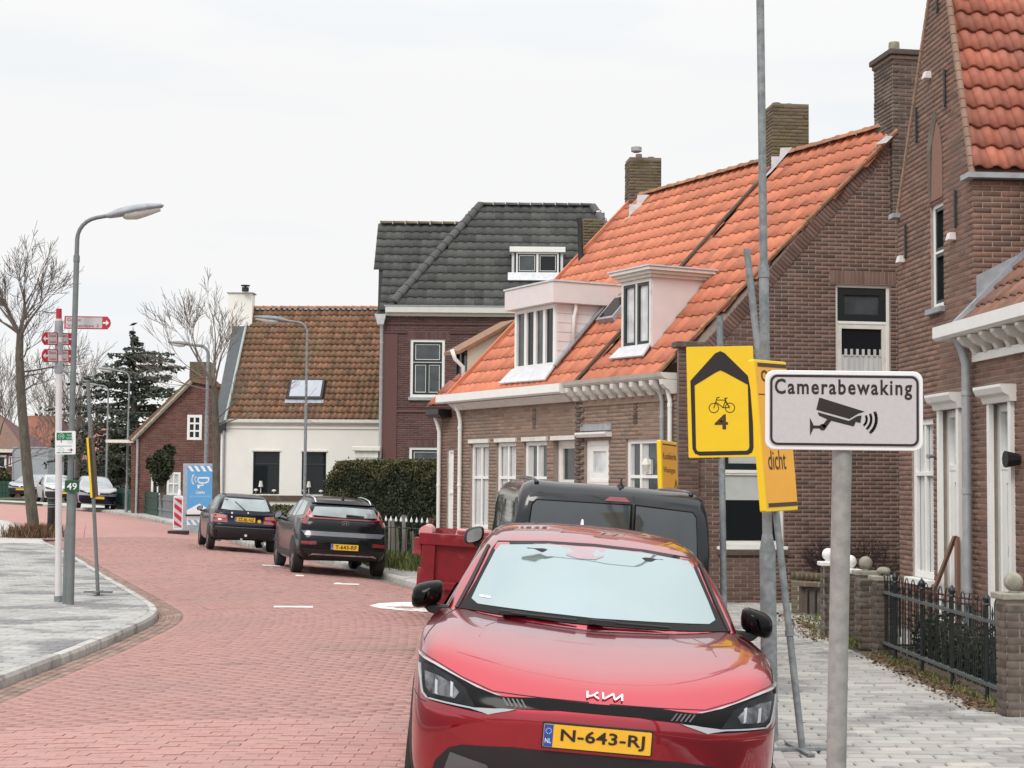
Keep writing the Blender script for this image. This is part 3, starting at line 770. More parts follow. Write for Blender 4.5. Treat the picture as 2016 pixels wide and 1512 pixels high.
# gutters
mb = MB(); cornice(mb, PF, row_left(0) - .25, row_div(0) - .36, [(.0, 3.33), (.30, 3.33), (.34, 3.36), (.34, 3.50), (.0, 3.50)]); mb.build('gutter', [m_white], cot1)
mb = MB(); cornice(mb, PF, row_left(0) + .1, row_div(0) - .40, [(.0, 3.20), (.10, 3.20), (.24, 3.32), (.0, 3.32)]); mb.build('gutter_soffit', [m_whiteold], cot1)
mb = MB(); cornice(mb, PF, row_div(0) - .355, -.02, [(.0, 3.42), (.20, 3.42), (.28, 3.46), (.32, 3.52), (.0, 3.52)]); mb.build('gutter', [m_whiteold], cot2)
for k in range(11):
    s = row_div(0) - .25 + k * .29
    mb = MB(); pr = [(.0, 3.20), (.10, 3.20), (.13, 3.25), (.20, 3.28), (.26, 3.34), (.27, 3.415), (.0, 3.415)]
    cornice(mb, PF, s - .05, s + .05, pr); mb.build('gutter_bracket', [m_whiteold], cot2)
mb = MB(); mb.pbox(PF, row_div(0) - .35, -.03, 3.10, 3.21, .0, .03); mb.build('frieze', [m_brick_pale], cot2)
# downpipes
def pipe(root, P, s, z0, z1, m, r=.04, off=.07, name='downpipe', hook=None):
    mb = MB(); pts = [P.pt(s, z0, off), P.pt(s, z1 - .3, off)]
    pts += [P.pt(s, z1 - .15, off + .04), P.pt(s, z1, off + (hook or .1))]
    mb.tube(pts, r, 10)
    z = z0 + .6
    while z < z1 - .3: mb.tube([P.pt(s, z, off), P.pt(s, z + .05, off)], r * 1.18, 10); z += 1.1
    return mb.build(name, [m], root, smooth=True, angle=40)
pipe(cot1, PF, -7.42, .03, 3.3, m_white, .04)
pipe(cot2, PF, -.34, .03, 3.40, m_zinc, .035); pipe(cot2, PF, -.12, 2.4, 3.40, m_white, .035)
# gable wall towards the camera
gv = [PG.hit(*p) for p in ((1335, 690), (1385, 675), (1560, 490), (1752, 272))]
GZ = 3.86
Lw = 7.35
gpoly = [(0, 0), (Lw, 0), (Lw, 3.5), (3.72, 7.42), (3.30, 7.25), (.42, 3.99), (.36, 3.9), (0, 3.9)]
gw_up = (2.52, 3.42, 3.30, 4.96); gw_lo = (.66, 1.68, .88, 2.78)
brick_wall(cot2, PG, gpoly, [gw_up, gw_lo], m_brick, m_mortar, top=300, soldier=[(2.42, 3.52, 4.965, 5.17), (.56, 1.78, 2.785, 2.99)], back=.1, wallname='gable_wall')
# rowlock courses under the verge
items = []
va, vb = Vector((.40, 3.98)), Vector((3.30, 7.25)); L = (vb - va).length; dd = (vb - va) / L; nn = Vector((dd.y, -dd.x))
Rg = Matrix((PG.u, up3, PG.n)).transposed()
for i in range(int(L / .062)):
    q = va + dd * (i * .062 + .03) + nn * .11; c = PG.pt(q.x, q.y, .004)
    M = Matrix.Translation(c) @ (Rg @ Matrix.Rotation(math.atan2(dd.y, dd.x), 3, 'Z')).to_4x4() @ Matrix.Diagonal((.052, .2, .016, 1))
    items.append((M, weight(c, PG.n, .01)))
pieces(cot2, 'verge_brick', 'verge_bricks', BOX5, m_brick, items, 120)
# shoulder pilaster
mb = MB(); mb.pbox(PG, -.02, .30, 0, 3.9, .015, .09); mb.build('pilaster', [m_mortar_dark], cot2)
brickitems = []
for i in range(62):
    z = .03 + i * .0625
    for (a, b) in (((-.015, .10), (.11, .295)) if i % 2 else ((-.015, .18), (.19, .295))):
        c = PG.pt((a + b) / 2, z, .085); brickitems.append((Matrix.Translation(c) @ Rg.to_4x4() @ Matrix.Diagonal((b - a, .052, .014, 1)), weight(c, PG.n, .004)))
pieces(cot2, 'pilaster_brick', 'pilaster_bricks', BOX5, m_brick, brickitems, 100)
mb = MB(); mb.pbox(PG, -.07, .42, 3.9, 3.99, -.15, .16); mb.build('shoulder_cap', [m_brickdark], cot2, bevel=.01)
mb = MB(); GF = []
for k in range(14):
    t = k / 13; w = .30 + 4.85 * t; a = rpt(row_right(w), w, -.02); zz = min(a.z, 7.25); tt_ = max(0, min(1, (zz - 3.9) / 3.35)); GF.append([a, PG.pt(.30 + 2.98 * tt_, 3.86 + 3.33 * tt_, -.005), PG.pt(.34 + 2.98 * tt_, 3.5 + 3.33 * tt_, -.01)])
mb.grid(GF); mb.build('verge_bedding', [m_mortar_dark], cot2)
# gable windows
sash = dict(sash=m_green_dk, sw=.10)
glazed(cot2, PG, *gw_up, rows=(4.36,), fw=.05, bar=.045, back=.05, cells={(0, 1): dict(sash=m_green_dk, sw=.11, glass=m_glass_grey), (0, 0): dict(sash=m_whiteold, sw=.07, glass=m_glass, curtain=('fold', 0, .52, m_curtain))}, sill=(m_mortar_dark, .07, .03))
for k in range(7):
    mb = MB(); s = gw_up[0] + .17 + k * .095; mb.pbox(PG, s, s + .045, 3.84, 3.95, -.075, -.071); mb.build('curtain_loop', [m_curtain], cot2)
glazed(cot2, PG, *gw_lo, rows=(2.02,), fw=.05, bar=.05, back=.05, cells={(0, 1): dict(sash=m_green_dk, sw=.1, glass=m_blind), (0, 0): dict(sash=m_whiteold, sw=.03, glass=m_glass, curtain=('flat', .62, 1, m_blind))}, sill=(m_white, .05, .05))
mb = MB(); mb.pbox(PG, .62, 1.74, .74, .83, 0, .05); mb.build('brick_sill', [m_brickdark], cot2, bevel=.01)
# chimneys
def chimney(root, C, w, d, z0, z1, yaw, m, mort, cap=None, pots=(), n_top=60, name='chimney', hb=.062):
    """bricks on the two faces the street sees"""
    P = Plane((C.x, C.y), yaw); mb = MB()
    mb.pbox(P, 0, w, z0, z1, -d, 0); ch = mb.build(name, [mort], root)
    items = []; Rm = Matrix((P.u, up3, P.n)).transposed().to_4x4(); Q = Plane_from(P.pt(0, 0, -d), P); Q.u = P.n * 1.0; Q.n = -P.u; Rq = Matrix((Q.u, up3, Q.n)).transposed().to_4x4()
    r = random.Random(3); z = z0 + .03; i = 0
    while z < z1 - .03:
        for PP, L, RR in ((P, w, Rm), (Q, d, Rq)):
            pos = 0 if i % 2 else -.11
            while pos < L:
                a, b = max(pos, .002), min(pos + .21, L - .002)
                if b - a > .03:
                    c = PP.pt((a + b) / 2, z); items.append((Matrix.Translation(c) @ RR @ Matrix.Diagonal((b - a, .05, .014 * r.uniform(.6, 1.3), 1)), weight(c, PP.n, .2 * (b - a))))
                pos += .22
        z += hb; i += 1
    pieces(ch, 'brick', 'bricks', BOX5, m, items, n_top)
    if cap:
        mb = MB(); mb.pbox(P, -cap, w + cap, z1, z1 + .09, -d - cap, cap); mb.pbox(P, -cap * .5, w + cap * .5, z1 - .07, z1 - .002, -d - cap * .5, cap * .5); mb.build('chimney_cap', [m_brickdark], ch, bevel=.015)
    for (s, o, rr, h, mm) in pots:
        mb = MB(); zt = z1 + (.09 if cap else 0); mb.tube([P.pt(s, zt - .01, -o), P.pt(s, zt + h, -o)], [rr, rr * .93], 12); mb.build('chimney_pot', [mm], ch, smooth=True, angle=40)
    return ch, P
RY = lambda s: rpt(s, WR)
def chimney_at(root, pl, pr, pt_, pb, Y, d, yaw, **k):
    A = at(pl, pt_, Y); Bq = at(pr, pt_, Y); zb = at(pl, pb, Y).z
    return chimney(root, A, (Bq - A).length, d, zb, A.z, yaw, **k)
c1, P1 = chimney_at(cot1, 1240, 1303, 309, 470, 31.9, .5, R_(6), m=m_brickmoss, mort=m_mortar_dark, pots=((.22, .2, .07, .10, m_mortar_dark), (.48, .25, .07, .06, m_mortar_dark)))
c2, P2 = chimney_at(cot2, 1521, 1594, 203, 330, 27.6, .5, R_(6), m=m_brickmoss, mort=m_mortar_dark, pots=((.12, .2, .08, .05, m_brickdark), (.35, .25, .08, .05, m_brickdark)))
c3, P3 = chimney_at(cot2, 1757, 1832, 108, 420, 24.86, .75, R_(9), m=m_brickdark, mort=m_mortar, cap=.07, pots=((.13, .25, .09, .18, m_stone),), n_top=80)
mb = MB(); mb.lathe(at(1253, 300, 31.7), [(.07, 0), (.11, .02), (.11, .1), (.03, .12)], n=10); mb.build('wire_cage', [m_lead], c1)
# stepped lead at the chimneys
def lead_steps(root, pts, Y):
    mb = MB(); P = [at(x, y, Y) for x, y in pts]; mb.prism(P, (0, .03, 0)); mb.build('lead_flashing', [m_leadwhite], root)
lead_steps(cot1, [(1229, 436), (1250, 420), (1278, 383), (1255, 384), (1253, 402), (1239, 402), (1239, 424)], 31.35)
lead_steps(cot2, [(1498, 356), (1519, 338), (1560, 290), (1537, 291), (1535, 308), (1519, 308), (1519, 330)], 27.0)
lead_steps(cot2, [(1722, 285), (1745, 281), (1758, 268), (1745, 267)], 24.7)
# flue pipe left of the ridge
mb = MB(); f0 = at(1146, 515, 31.6); f1 = at(1138, 430, 31.6); mb.tube([f0, at(1143, 500, 31.6), at(1142, 440, 31.6), f1], [.075, .055, .055, .055], 10); mb.build('flue_pipe', [m_blackmat], cot1, smooth=True, angle=40)
# white box dormer
mb = MB()
zA, zB = d1z0 - .02, d1z1
fas = PD1.hit(1050, 568)[1]
back = lambda z: -( (wat(z) - d1w) * math.cos(PITCHR)) - .02   # where the slope meets this height, measured behind the dormer front
w = MB()
sideL = [(0, zA), (0, fas), (back(fas), fas), ]
dm = MB()
dm.prism([PD1.pt(d1s1, z, o) for o, z in ((0, zA), (0, fas), (back(fas), fas))][::-1], -PF.u * .05)
dm.prism([PD1.pt(d1s0, z, o) for o, z in ((0, zA), (0, fas), (back(fas), fas))], PF.u * .05)
dormer1 = dm.build('dormer', [m_pink], cot1)
nb = 9
for k in range(nb):   # boards of the cheek
    z0_, z1_ = zA + (fas - .02 - zA) * k / nb, zA + (fas - .02 - zA) * (k + 1) / nb - .012
    q = [PD1.pt(d1s1, z0_, 0.0), PD1.pt(d1s1, z0_, min(back(z0_), -.02)), PD1.pt(d1s1, z1_, min(back(z1_), -.03)), PD1.pt(d1s1, z1_, 0.0)]
    bmb = MB(); bmb.prism([p + PF.u * .012 for p in q], -PF.u * .012); bmb.build('board', [m_pink], dormer1)
fz0 = PD1.hit(1050, 606)[1]
mb = MB(); mb.pbox(PD1, d1s0 - .14, d1s1 + .14, fz0, fas + .02, back(fas) - .1, .16); mb.build('fascia', [m_pink], dormer1, bevel=.008)
mb = MB(); mb.pbox(PD1, d1s0 - .16, d1s1 + .16, fas + .021, fas + .05, back(fas) - .1, .18); mb.build('roof_trim', [m_leadwhite], dormer1)
zs = zA + .12; n4 = [d1s0 + .07 + (d1s1 - d1s0 - .14) * k / 4 for k in (1, 2, 3)]
wd = MB(); PD1f = PD1
wfr = glazed(dormer1, PD1f, d1s0 + .02, d1s1 - .02, zA + .06, fz0 - .003, cols=n4, fw=.07, bar=.085, back=-.03, depth=.07, glass=m_glass_grey, cells={(1, 0): dict(glass=m_glass), (2, 0): dict(glass=m_glass_grey), (0, 0): dict(glass=m_glass_grey), (3, 0): dict(glass=m_glass)})
mb = MB(); ls = [rpt(d1s0 - .12, d1w - .33, .085), rpt(d1s1 + .1, d1w - .36, .085), rpt(d1s1 + .05, d1w + .02, .09), rpt(d1s0 - .02, d1w + .02, .09)]; mb.prism(ls, -RN * .03); mb.build('lead_apron', [m_leadwhite], dormer1)
mb = MB(); mb.tube([PD1.pt(d1s1 + .05, fas - .05, -.34), PD1.pt(d1s1 + .07, fz0 - .1, -.34), PD1.pt(d1s1 + .05, fz0 - .22, -.32), PD1.pt(d1s1 + .06, zA + .45, -.30)], .035, 8); mb.build('downpipe', [m_white], dormer1, smooth=True)
# lead along the cheek
mb = MB(); mb.prism([rpt(d1s1 + .02, d1w - .03, .10), rpt(d1s1 + .11, d1w - .03, .10), rpt(d1s1 + .11, wat(fas), .10), rpt(d1s1 + .02, wat(fas), .10)], -RN * .03); mb.build('lead_soaker', [m_lead], dormer1)
# pink dormer with a moulded flat roof
b2 = lambda z: -((wat(z) - d2w) * math.cos(PITCHR)) - .02
dm = MB(); zA2 = d2z0 - .02; f2z0 = PD2.hit(1255, 551)[1]; f2z1 = f2z0 + .17
dm.prism([PD2.pt(d2s1, z, o) for o, z in ((0, zA2), (0, f2z0), (b2(f2z0), f2z0))][::-1], -PF.u * .05)
dm.prism([PD2.pt(d2s0, z, o) for o, z in ((0, zA2), (0, f2z0), (b2(f2z0), f2z0))], PF.u * .05)
dormer2 = dm.build('dormer', [m_pink], cot2)
mb = MB()
for k, (ov, za, zb_) in enumerate(((.05, 0, .05), (.10, .05, .10), (.15, .10, .155))):
    mb.pbox(PD2, d2s0 - ov, d2s1 + ov, f2z0 + za, f2z0 + zb_, b2(f2z0 + .1) - .3, ov + .02)
mb.build('dormer_roof', [m_whiteold], dormer2, bevel=.006)
mb = MB(); mb.pbox(PD2, d2s0 - .17, d2s1 + .17, f2z0 + .157, f2z0 + .18, b2(f2z0 + .1) - .3, .19); mb.build('roof_trim', [m_leadwhite], dormer2)
glazed(dormer2, PD2, d2s0 + .01, d2s1 - .01, zA2 + .05, f2z0 - .003, cols=((d2s0 + d2s1) / 2,), fw=.06, bar=.05, back=-.025, depth=.07, fm=m_whiteold, cells={(0, 0): dict(sash=m_green_dk, sw=.05, glass=m_glass_skytone), (1, 0): dict(sash=m_green_dk, sw=.05, glass=m_glass_skytone)})
mb = MB(); mb.prism([rpt(d2s0 - .08, d2w - .22, .09), rpt(d2s1 + .05, d2w - .24, .09), rpt(d2s1, d2w + .02, .09), rpt(d2s0, d2w + .02, .09)], -RN * .03); mb.build('lead_apron', [m_leadwhite], dormer2)
# small roof window beside the white dormer
q = [rh(*p) for p in ((1178, 640), (1226, 622), (1226, 596), (1200, 610))]
mb = MB(); ks, kw = q[0][0] + .05, q[0][1] + .0
mb.prism([rpt(ks, kw, .12), rpt(ks + .55, kw, .12), rpt(ks + .55, kw + .6, .12), rpt(ks, kw + .6, .12)], -RN * .1); rw = mb.build('roof_window', [m_lead], cot1)
mb = MB(); mb.prism([rpt(ks + .06, kw + .06, .127), rpt(ks + .49, kw + .06, .127), rpt(ks + .49, kw + .54, .127), rpt(ks + .06, kw + .54, .127)], -RN * .006); mb.build('pane', [m_glass], rw)
# far end and inner body of the row
mb = MB(); 
P_end = [PF.pt(-7.50, 0, 0), PF.pt(-7.50, ZT, 0), rpt(-7.0, WR, -.05), PF.pt(-7.5, 3.4, -7.2), PF.pt(-7.5, 0, -7.2)]
mb.add(P_end, [(0, 1, 2, 3, 4)]); mb.build('end_wall', [m_brick_pale], cot1)

# ------------------------------------------------------------------ third cottage of the row, mostly hidden
cot3 = thing('brick_cottage', 'narrow brick cottage with cream dormer cheek and white door beside the hedge', 'house', PF.pt(-8.6, 0), 'brown brick row cottages')
PC = Plane_from(PF.O - PF.n * .02, PF)
q0 = PC.hit(868, 900)[0]; dC = (PC.hit(880, 950)[0], PC.hit(893, 950)[0])
brick_wall(cot3, PC, R4(q0, -7.56, 0, 3.2), [(dC[0], dC[1], .35, 2.45)], m_brickA, m_mortar, top=60)
glazed(cot3, PC, dC[0], dC[1], .35, 2.45, rows=(1.6,), fw=.06, bar=.05, back=.03, name='door', cells={(0, 0): dict(panel=m_white), (0, 1): dict(panel=m_white)})
rC = [(q0 - .3, -.02), (-7.78, -.02), (-7.78 + .17 * 1.0, 1.0), (q0 + .1, 1.0)]
BC = RB - Vector((0, 0, .12))
roof_tiles(cot3, BC, RU, RUP, rC, [], .215, .325, m_tile_A, m_deck, TP, 40, seed=12)
mb = MB(); cornice(mb, PC, q0 - .1, -7.98, [(.0, 3.08), (.24, 3.08), (.30, 3.14), (.30, 3.24), (.0, 3.24)]); mb.build('gutter', [m_black], cot3)
pipe(cot3, PC, q0 + .06, .02, 3.1, m_white, .04)
# its dormer: a cream cheek under a tiled lean-to roof
P0 = BC; sC = -7.86
cheekP = [onplane(x, y, BC + RU * sC, RU) for x, y in ((921, 776), (921, 688), (1012, 638), (1012, 664))]
mb = MB(); mb.prism(cheekP[::-1], -RU * .05); dormer3 = mb.build('dormer', [m_cream], cot3)
lo, hi = cheekP[1], cheekP[2]
mb = MB(); o = -RU * .62
mb.prism([lo + Vector((0, 0, .02)) + (lo - hi).normalized() * .25 + RU * .1, hi + Vector((0, 0, .02)) + RU * .1, hi + o + Vector((0, 0, .02)), lo + o + Vector((0, 0, .02)) + (lo - hi).normalized() * .25], Vector((0, 0, .07))); mb.build('dormer_roof', [m_tile_br], dormer3)
PCd = Plane_from(Vector((cheekP[0].x, cheekP[0].y, 0)), PF)
glazed(dormer3, PCd, -.56, -.03, cheekP[0].z, cheekP[1].z, cols=(-.30,), fw=.06, bar=.04, back=-.01, depth=.05, fm=m_green_dk, glass=m_glass_grey)
mb = MB(); mb.tube([cheekP[1] + Vector((0, 0, -.02)) + PF.n * .35, cheekP[1] + PF.n * .28 + Vector((0, 0, -.2)), cheekP[1] + PF.n * .1 + Vector((0, 0, -.35)), cheekP[0] + PF.n * .1 + Vector((0, 0, .1))], .04, 8); mb.build('downpipe', [m_white], dormer3, smooth=True)
c4, P4 = chimney_at(cot3, 1149, 1189, 430, 520, 34.5, .45, R_(6), m=m_brickmoss, mort=m_mortar_dark, n_top=20)
# ------------------------------------------------------------------ right: the house with the steep gable on the street, and its low neighbour
PA = Plane((5.0058, 20.7), R_(-86.2))
hA = thing('gable_house', 'brick house with a narrow steep street gable and bright red pantiles', 'house', PA.pt(1.4, 0))
gA = [(.03, .0), (2.80, 0), (2.80, 5.28), (2.70, 5.52), (1.80, 8.42), (1.66, 8.42), (.10, 5.45), (.03, 5.3)]
wA = (1.33, 1.80, 3.97, 5.25); wA2 = (.56, 1.38, .70, 2.66); dA = (1.66, 2.36, .2, 2.73)
brick_wall(hA, PA, gA, [wA, wA2, dA], m_brickA, m_mortar, top=300, soldier=[])
mb = MB()   # arched recess over the upper window
arch = [(1.33, 5.27)] + [(1.565 + .30 * math.cos(math.pi - math.pi * .5 * k / 6 * 1.0), 5.75 + .62 * math.sin(math.pi * .5 * k / 6)) for k in range(7)] + [(1.60, 6.25), (1.39, 5.9), (1.39, 5.27)]
mb.prism([PA.pt(s, z, .022) for s, z in arch], PA.n * -.02); mb.build('arch_recess', [m_brickdark], hA)
mb = MB(); ar = [(1.40, 5.28), (1.80, 5.28), (1.80, 5.8), (1.72, 6.1), (1.6, 6.22), (1.46, 6.0)]; mb.prism([PA.pt(s, z, .018) for s, z in ar], PA.n * -.01); mb.build('arch_infill', [m_brickA], hA)
glazed(hA, PA, *wA, rows=(4.65,), fw=.06, bar=.03, back=.03, depth=.08, cells={(0, 0): dict(sash=m_green_dk, sw=.04, glass=m_glass), (0, 1): dict(sash=m_green_dk, sw=.04, glass=m_glass)}, sill=(m_lead, .07, .07))
glazed(hA, PA, *wA2, cols=(.98,), rows=(1.98,), fw=.08, bar=.05, back=.02, depth=.08, glass=m_glass_grey, curtain=('fold', 0, 1, m_curtain, .1, .9), sill=(m_white, .08, .10))
def street_door(root, a, b, c, d):
    w = glazed(root, PA, a, b, c, d, rows=(2.05,), fw=.09, bar=.07, back=.06, depth=.1, name='door', cells={(0, 0): dict(sash=m_white, sw=.14, glass=m_curtain), (0, 1): dict(glass=m_glass_skytone)})
    mb = MB(); cornice(mb, PA, a - .08, b + .08, [(.0, d), (.07, d), (.09, d + .06), (.15, d + .09), (.18, d + .15), (.18, d + .18), (.0, d + .18)]); mb.build('door_hood', [m_white], root)
    mb = MB(); mb.pbox(PA, a - .02, a + .06, c, d, .0, .05); mb.pbox(PA, b - .06, b + .02, c, d, .0, .05); mb.build('door_surround', [m_white], root)
    mb = MB(); mb.box(PA.pt(b - .2, 1.15, -.02), (.03, .05, .12)); mb.build('handle', [m_zinc], w)
street_door(hA, *dA)
# verge edges of the gable: coping bricks
mb = MB()
for (a, b) in (((.03, 5.32), (1.70, 8.44)), ((2.78, 5.34), (1.76, 8.44))):
    for o0_, o1_ in ((-.10, .045),):
        A, B = Vector(a), Vector(b); n_ = 26
        for k in range(n_):
            p, q = A + (B - A) * (k / n_), A + (B - A) * ((k + .93) / n_)
            mb.tube([PA.pt(p.x, p.y, 0), PA.pt(q.x, q.y, 0)], .036, 6)
mb.build('gable_coping', [mat('coping_pale', (.30, .19, .14), .9, noise=.2)], hA)
mb = MB(); mb.pbox(PA, -.06, .14, 5.30, 5.36, -.3, .10); mb.build('shoulder_lead', [m_lead], hA)
mb = MB(); mb.pbox(PA, 2.66, 2.92, 5.30, 5.36, -.85, .10); mb.build('shoulder_lead', [m_lead], hA)
# wall anchors
for s, z in ((.42, 4.95), (.88, 6.35), (2.28, 5.05), (1.95, 6.55), (1.70, 7.75)):
    mb = MB(); mb.tube([PA.pt(s, z - .2, .03), PA.pt(s, z + .22, .03)], .016, 6); mb.tube([PA.pt(s - .03, z - .2, .035), PA.pt(s + .02, z - .22, .035)], .014, 6); mb.build('wall_anchor', [m_iron], hA)
# ventilation stones
for p in ((1832, 148), (1780, 510), (1880, 465)):
    s, z = PA.hit(*p); mb = MB(); mb.hexa([PA.pt(s - .06, z - .05, .10), PA.pt(s + .06, z - .05, .10), PA.pt(s + .06, z - .05, 0), PA.pt(s - .06, z - .05, 0), PA.pt(s - .045, z + .04, .08), PA.pt(s + .045, z + .04, .08), PA.pt(s + .045, z + .04, 0), PA.pt(s - .045, z + .04, 0)])
    mb.build('vent_block', [m_pink], hA, bevel=.008)
# side wall of the gable parapet, facing the camera
PS = Plane_from(PA.pt(2.80, 0, 0), PA); PS.u = -PA.n; PS.n = PA.u
brick_wall(hA, PS, R4(0, 6.0, 0, 5.28), [], m_brickA, m_mortar, top=120, wallname='side_wall')
# roof slope facing the camera
aA = R_(62)
TA_up = (-PA.u * math.cos(aA) + Vector((0, 0, math.sin(aA)))); TA_u = -PA.n
edge = PA.pt(2.82, 5.30, -.02)
TA_B = edge - TA_up * .75
fA = roof_tiles(hA, TA_B, TA_u, TA_up, [(.62, 0), (6.5, 0), (6.5, 4.3), (.02, 4.3), (.02, .80), (.62, .80)], [], .205, .30, m_tile_A, m_deck, pantile(.215, .30, .030, .03, 10, tip=.05), 300, seed=5, lift=.06, jitter=.006)
mb = MB(); bs = [fA(.12, 4.3) + PA.u * .12 + Vector((0, 0, -.25)), fA(6.5, 4.3) + PA.u * .12 + Vector((0, 0, -.25))]; TA_b = (PA.u * math.cos(aA) + Vector((0, 0, math.sin(aA)))); mb.add([bs[0], bs[1], bs[1] - TA_b * 3.2, bs[0] - TA_b * 3.2], [(0, 1, 2, 3)]); mb.build('back_roof', [m_tile_A], hA)
mb = MB(); mb.prism([fA(-.02, 3.55, .12), fA(.42, 3.55, .12), fA(.42, 4.3, .12), fA(-.02, 4.3, .12)], TA_u.cross(TA_up) * -.04); mb.build('lead_flashing', [m_lead], hA)
mb = MB(); mb.tube([fA(.64, .05, .12), fA(.62, .4, .12), fA(.63, .80, .13)], [.05, .045, .05], 8); mb.build('lead_roll', [m_lead], hA, smooth=True)
# back wall of the house under the roof
mb = MB(); mb.add([PA.pt(.03, 0, 0), PA.pt(.03, 5.3, 0), PA.pt(.03, 5.3, -7), PA.pt(.03, 0, -7)], [(0, 1, 2, 3)]); mb.build('far_wall', [m_brickA], hA)
# low neighbour
hL = thing('low_brick_house', 'low brick house with white moulded gutter and white front door at the right edge', 'house', PA.pt(4.2, 0))
dL = (3.30, 3.95, .2, 2.73)
brick_wall(hL, PA, R4(2.82, 6.4, 0, 3.45), [dL], m_brickA, m_mortar, top=260)
street_door(hL, *dL)
mb = MB(); cornice(mb, PA, 2.25, 6.6, [(.0, 3.50), (.26, 3.50), (.30, 3.53), (.30, 3.66), (.0, 3.66)]); mb.build('gutter', [m_white], hL)
for k in range(9):
    s = 2.95 + k * .34; mb = MB(); cornice(mb, PA, s - .05, s + .05, [(.0, 3.30), (.06, 3.30), (.10, 3.37), (.18, 3.40), (.24, 3.46), (.24, 3.495), (.0, 3.495)]); mb.build('gutter_bracket', [m_whiteold], hL)
mb = MB(); mb.pbox(PA, 2.84, 6.5, 3.22, 3.31, .013, .05); mb.build('frieze_board', [m_white], hL)
aL = R_(45); L_up = (-PA.n * math.cos(aL) + Vector((0, 0, math.sin(aL)))); L_B = PA.pt(0, 3.62, .2)
roof_tiles(hL, L_B, PA.u, L_up, [(2.82, 0), (6.5, 0), (6.5, 3.2), (2.82, 3.2)], [], .215, .30, m_tile_lowA, m_deck, pantile(.225, .30), 120, seed=6)
mb = MB(); mb.prism([L_B + PA.u * 2.80 + L_up * w + PA.u.cross(L_up) * .08 + PA.u * e for w, e in ((-.05, 0), (-.05, .08), (1.6, .08), (1.6, 0))], Vector((0, 0, -.1))); mb.build('lead_soaker', [m_lead], hL)
mb = MB(); mb.add([PS.pt(.75, 4.4, .012), PS.pt(1.6, 4.4, .012), PS.pt(1.6, 5.1, .012), PS.pt(.75, 4.62, .012)], [(0, 1, 2, 3)]); mb.build('lead_sheet', [m_lead], hA)
mb = MB(); mb.add([PS.pt(.02, 3.75, .016), PS.pt(.7, 4.3, .016), PS.pt(.7, 4.55, .016), PS.pt(.02, 4.2, .016)], [(0, 1, 2, 3)]); mb.build('lead_sheet', [m_lead], hA)
pipe(hL, PA, 2.76, .05, 3.5, m_zinc, .05, off=.09)
_s, _z = PA.hit(1842, 899); mb = MB(); mb.tube([PA.pt(_s - .03, _z + .01, .01), PA.pt(_s, _z, .10)], [.02, .03], 8); wl = mb.build('wall_lamp', [m_lead], hA)
mb = MB(); mb.tube([PA.pt(4.1, 2.12, .02), PA.pt(4.1, 2.12, .16)], [.06, .09], 10); mb.build('wall_lamp', [m_blackmat], hL)
# rusty rail and slanting wooden board by the doors
hr = thing('handrail', 'thin rust-red metal rail across the front garden before the white doors', 'rail', PA.pt(2.4, 0, .6))
mb = MB(); 
for z in (.62, .56): mb.tube([PA.pt(1.4, z, .45), PA.pt(3.9, z + .04, .45)], .014, 6)
mb.build('rail', [mat('rust_red', (.14, .03, .025), .6)], hr)
mb = MB()
for s in (1.45, 2.6, 3.85): mb.tube([PA.pt(s, .0, .45), PA.pt(s, .62, .45)], .014, 6)
mb.build('post', [m_iron], hr)
m_plank = mat('weathered_plank', (.24, .13, .09), .8, noise=.25, stretch=(1, 1, .15), scale=8)
pl = MB(); pl.hexa([PA.pt(1.62, .60, .12), PA.pt(1.70, .60, .12), PA.pt(1.70, .60, .08), PA.pt(1.62, .60, .08), PA.pt(2.36, 1.27, .12), PA.pt(2.44, 1.27, .12), PA.pt(2.44, 1.27, .08), PA.pt(2.36, 1.27, .08)])
pl.hexa([PA.pt(2.36, .03, .10), PA.pt(2.44, .03, .10), PA.pt(2.44, .03, .06), PA.pt(2.36, .03, .06), PA.pt(2.36, 1.26, .10), PA.pt(2.44, 1.26, .10), PA.pt(2.44, 1.26, .06), PA.pt(2.36, 1.26, .06)])
tag(pl.build('plank', [m_plank], None, bevel=.006), 'slanting wooden board leaning beside the white doorway behind the railings', 'board')

# ------------------------------------------------------------------ iron railings along the front garden
f_a, f_b = gnd(1978, 1395, ZP_R, False), gnd(1737, 1290, ZP_R, False)
PFn = Plane_from(Vector((f_b.x, f_b.y, 0)), PA); PFn.u = (f_a - f_b).normalized(); PFn.u.z = 0; PFn.u.normalize(); PFn.n = Vector((PFn.u.y, -PFn.u.x, 0)); 
if PFn.n.x > 0: PFn.n = -PFn.n
LF = (f_a - f_b).length; ZF = ZP_R
fence = thing('iron_railing', 'black iron railing with hooped tops and ball posts in front of the white doors', 'fence', PFn.pt(LF / 2, ZF))
npost = 4
for k in range(npost):
    s = LF * (k + 1) / npost - .02 if k < npost - 1 else LF - .02
    s = LF * (k + .55) / npost if False else LF * (k + 1) / (npost) - LF / npost * .45
    mb = MB(); c = PFn.pt(s, ZF)
    mb.tube([c + Vector((0, 0, -.05)), c + Vector((0, 0, .80))], .018, 8); mb.lathe(c + Vector((0, 0, .79)), [(.016, 0), (.028, .015), (.02, .03), (.034, .055), (.034, .075), (.016, .10), (0.001, .12)], n=10); mb.build('post', [m_iron], fence, smooth=True, angle=50)
m_ironedge = mat('iron_edge', (.085, .10, .10), .5)
for z in (.13, .66):
    mb = MB(); mb.pbox(PFn, 0, LF, ZF + z, ZF + z + .028, -.02, .02); mb.build('rail', [m_ironedge], fence)
nb = 34
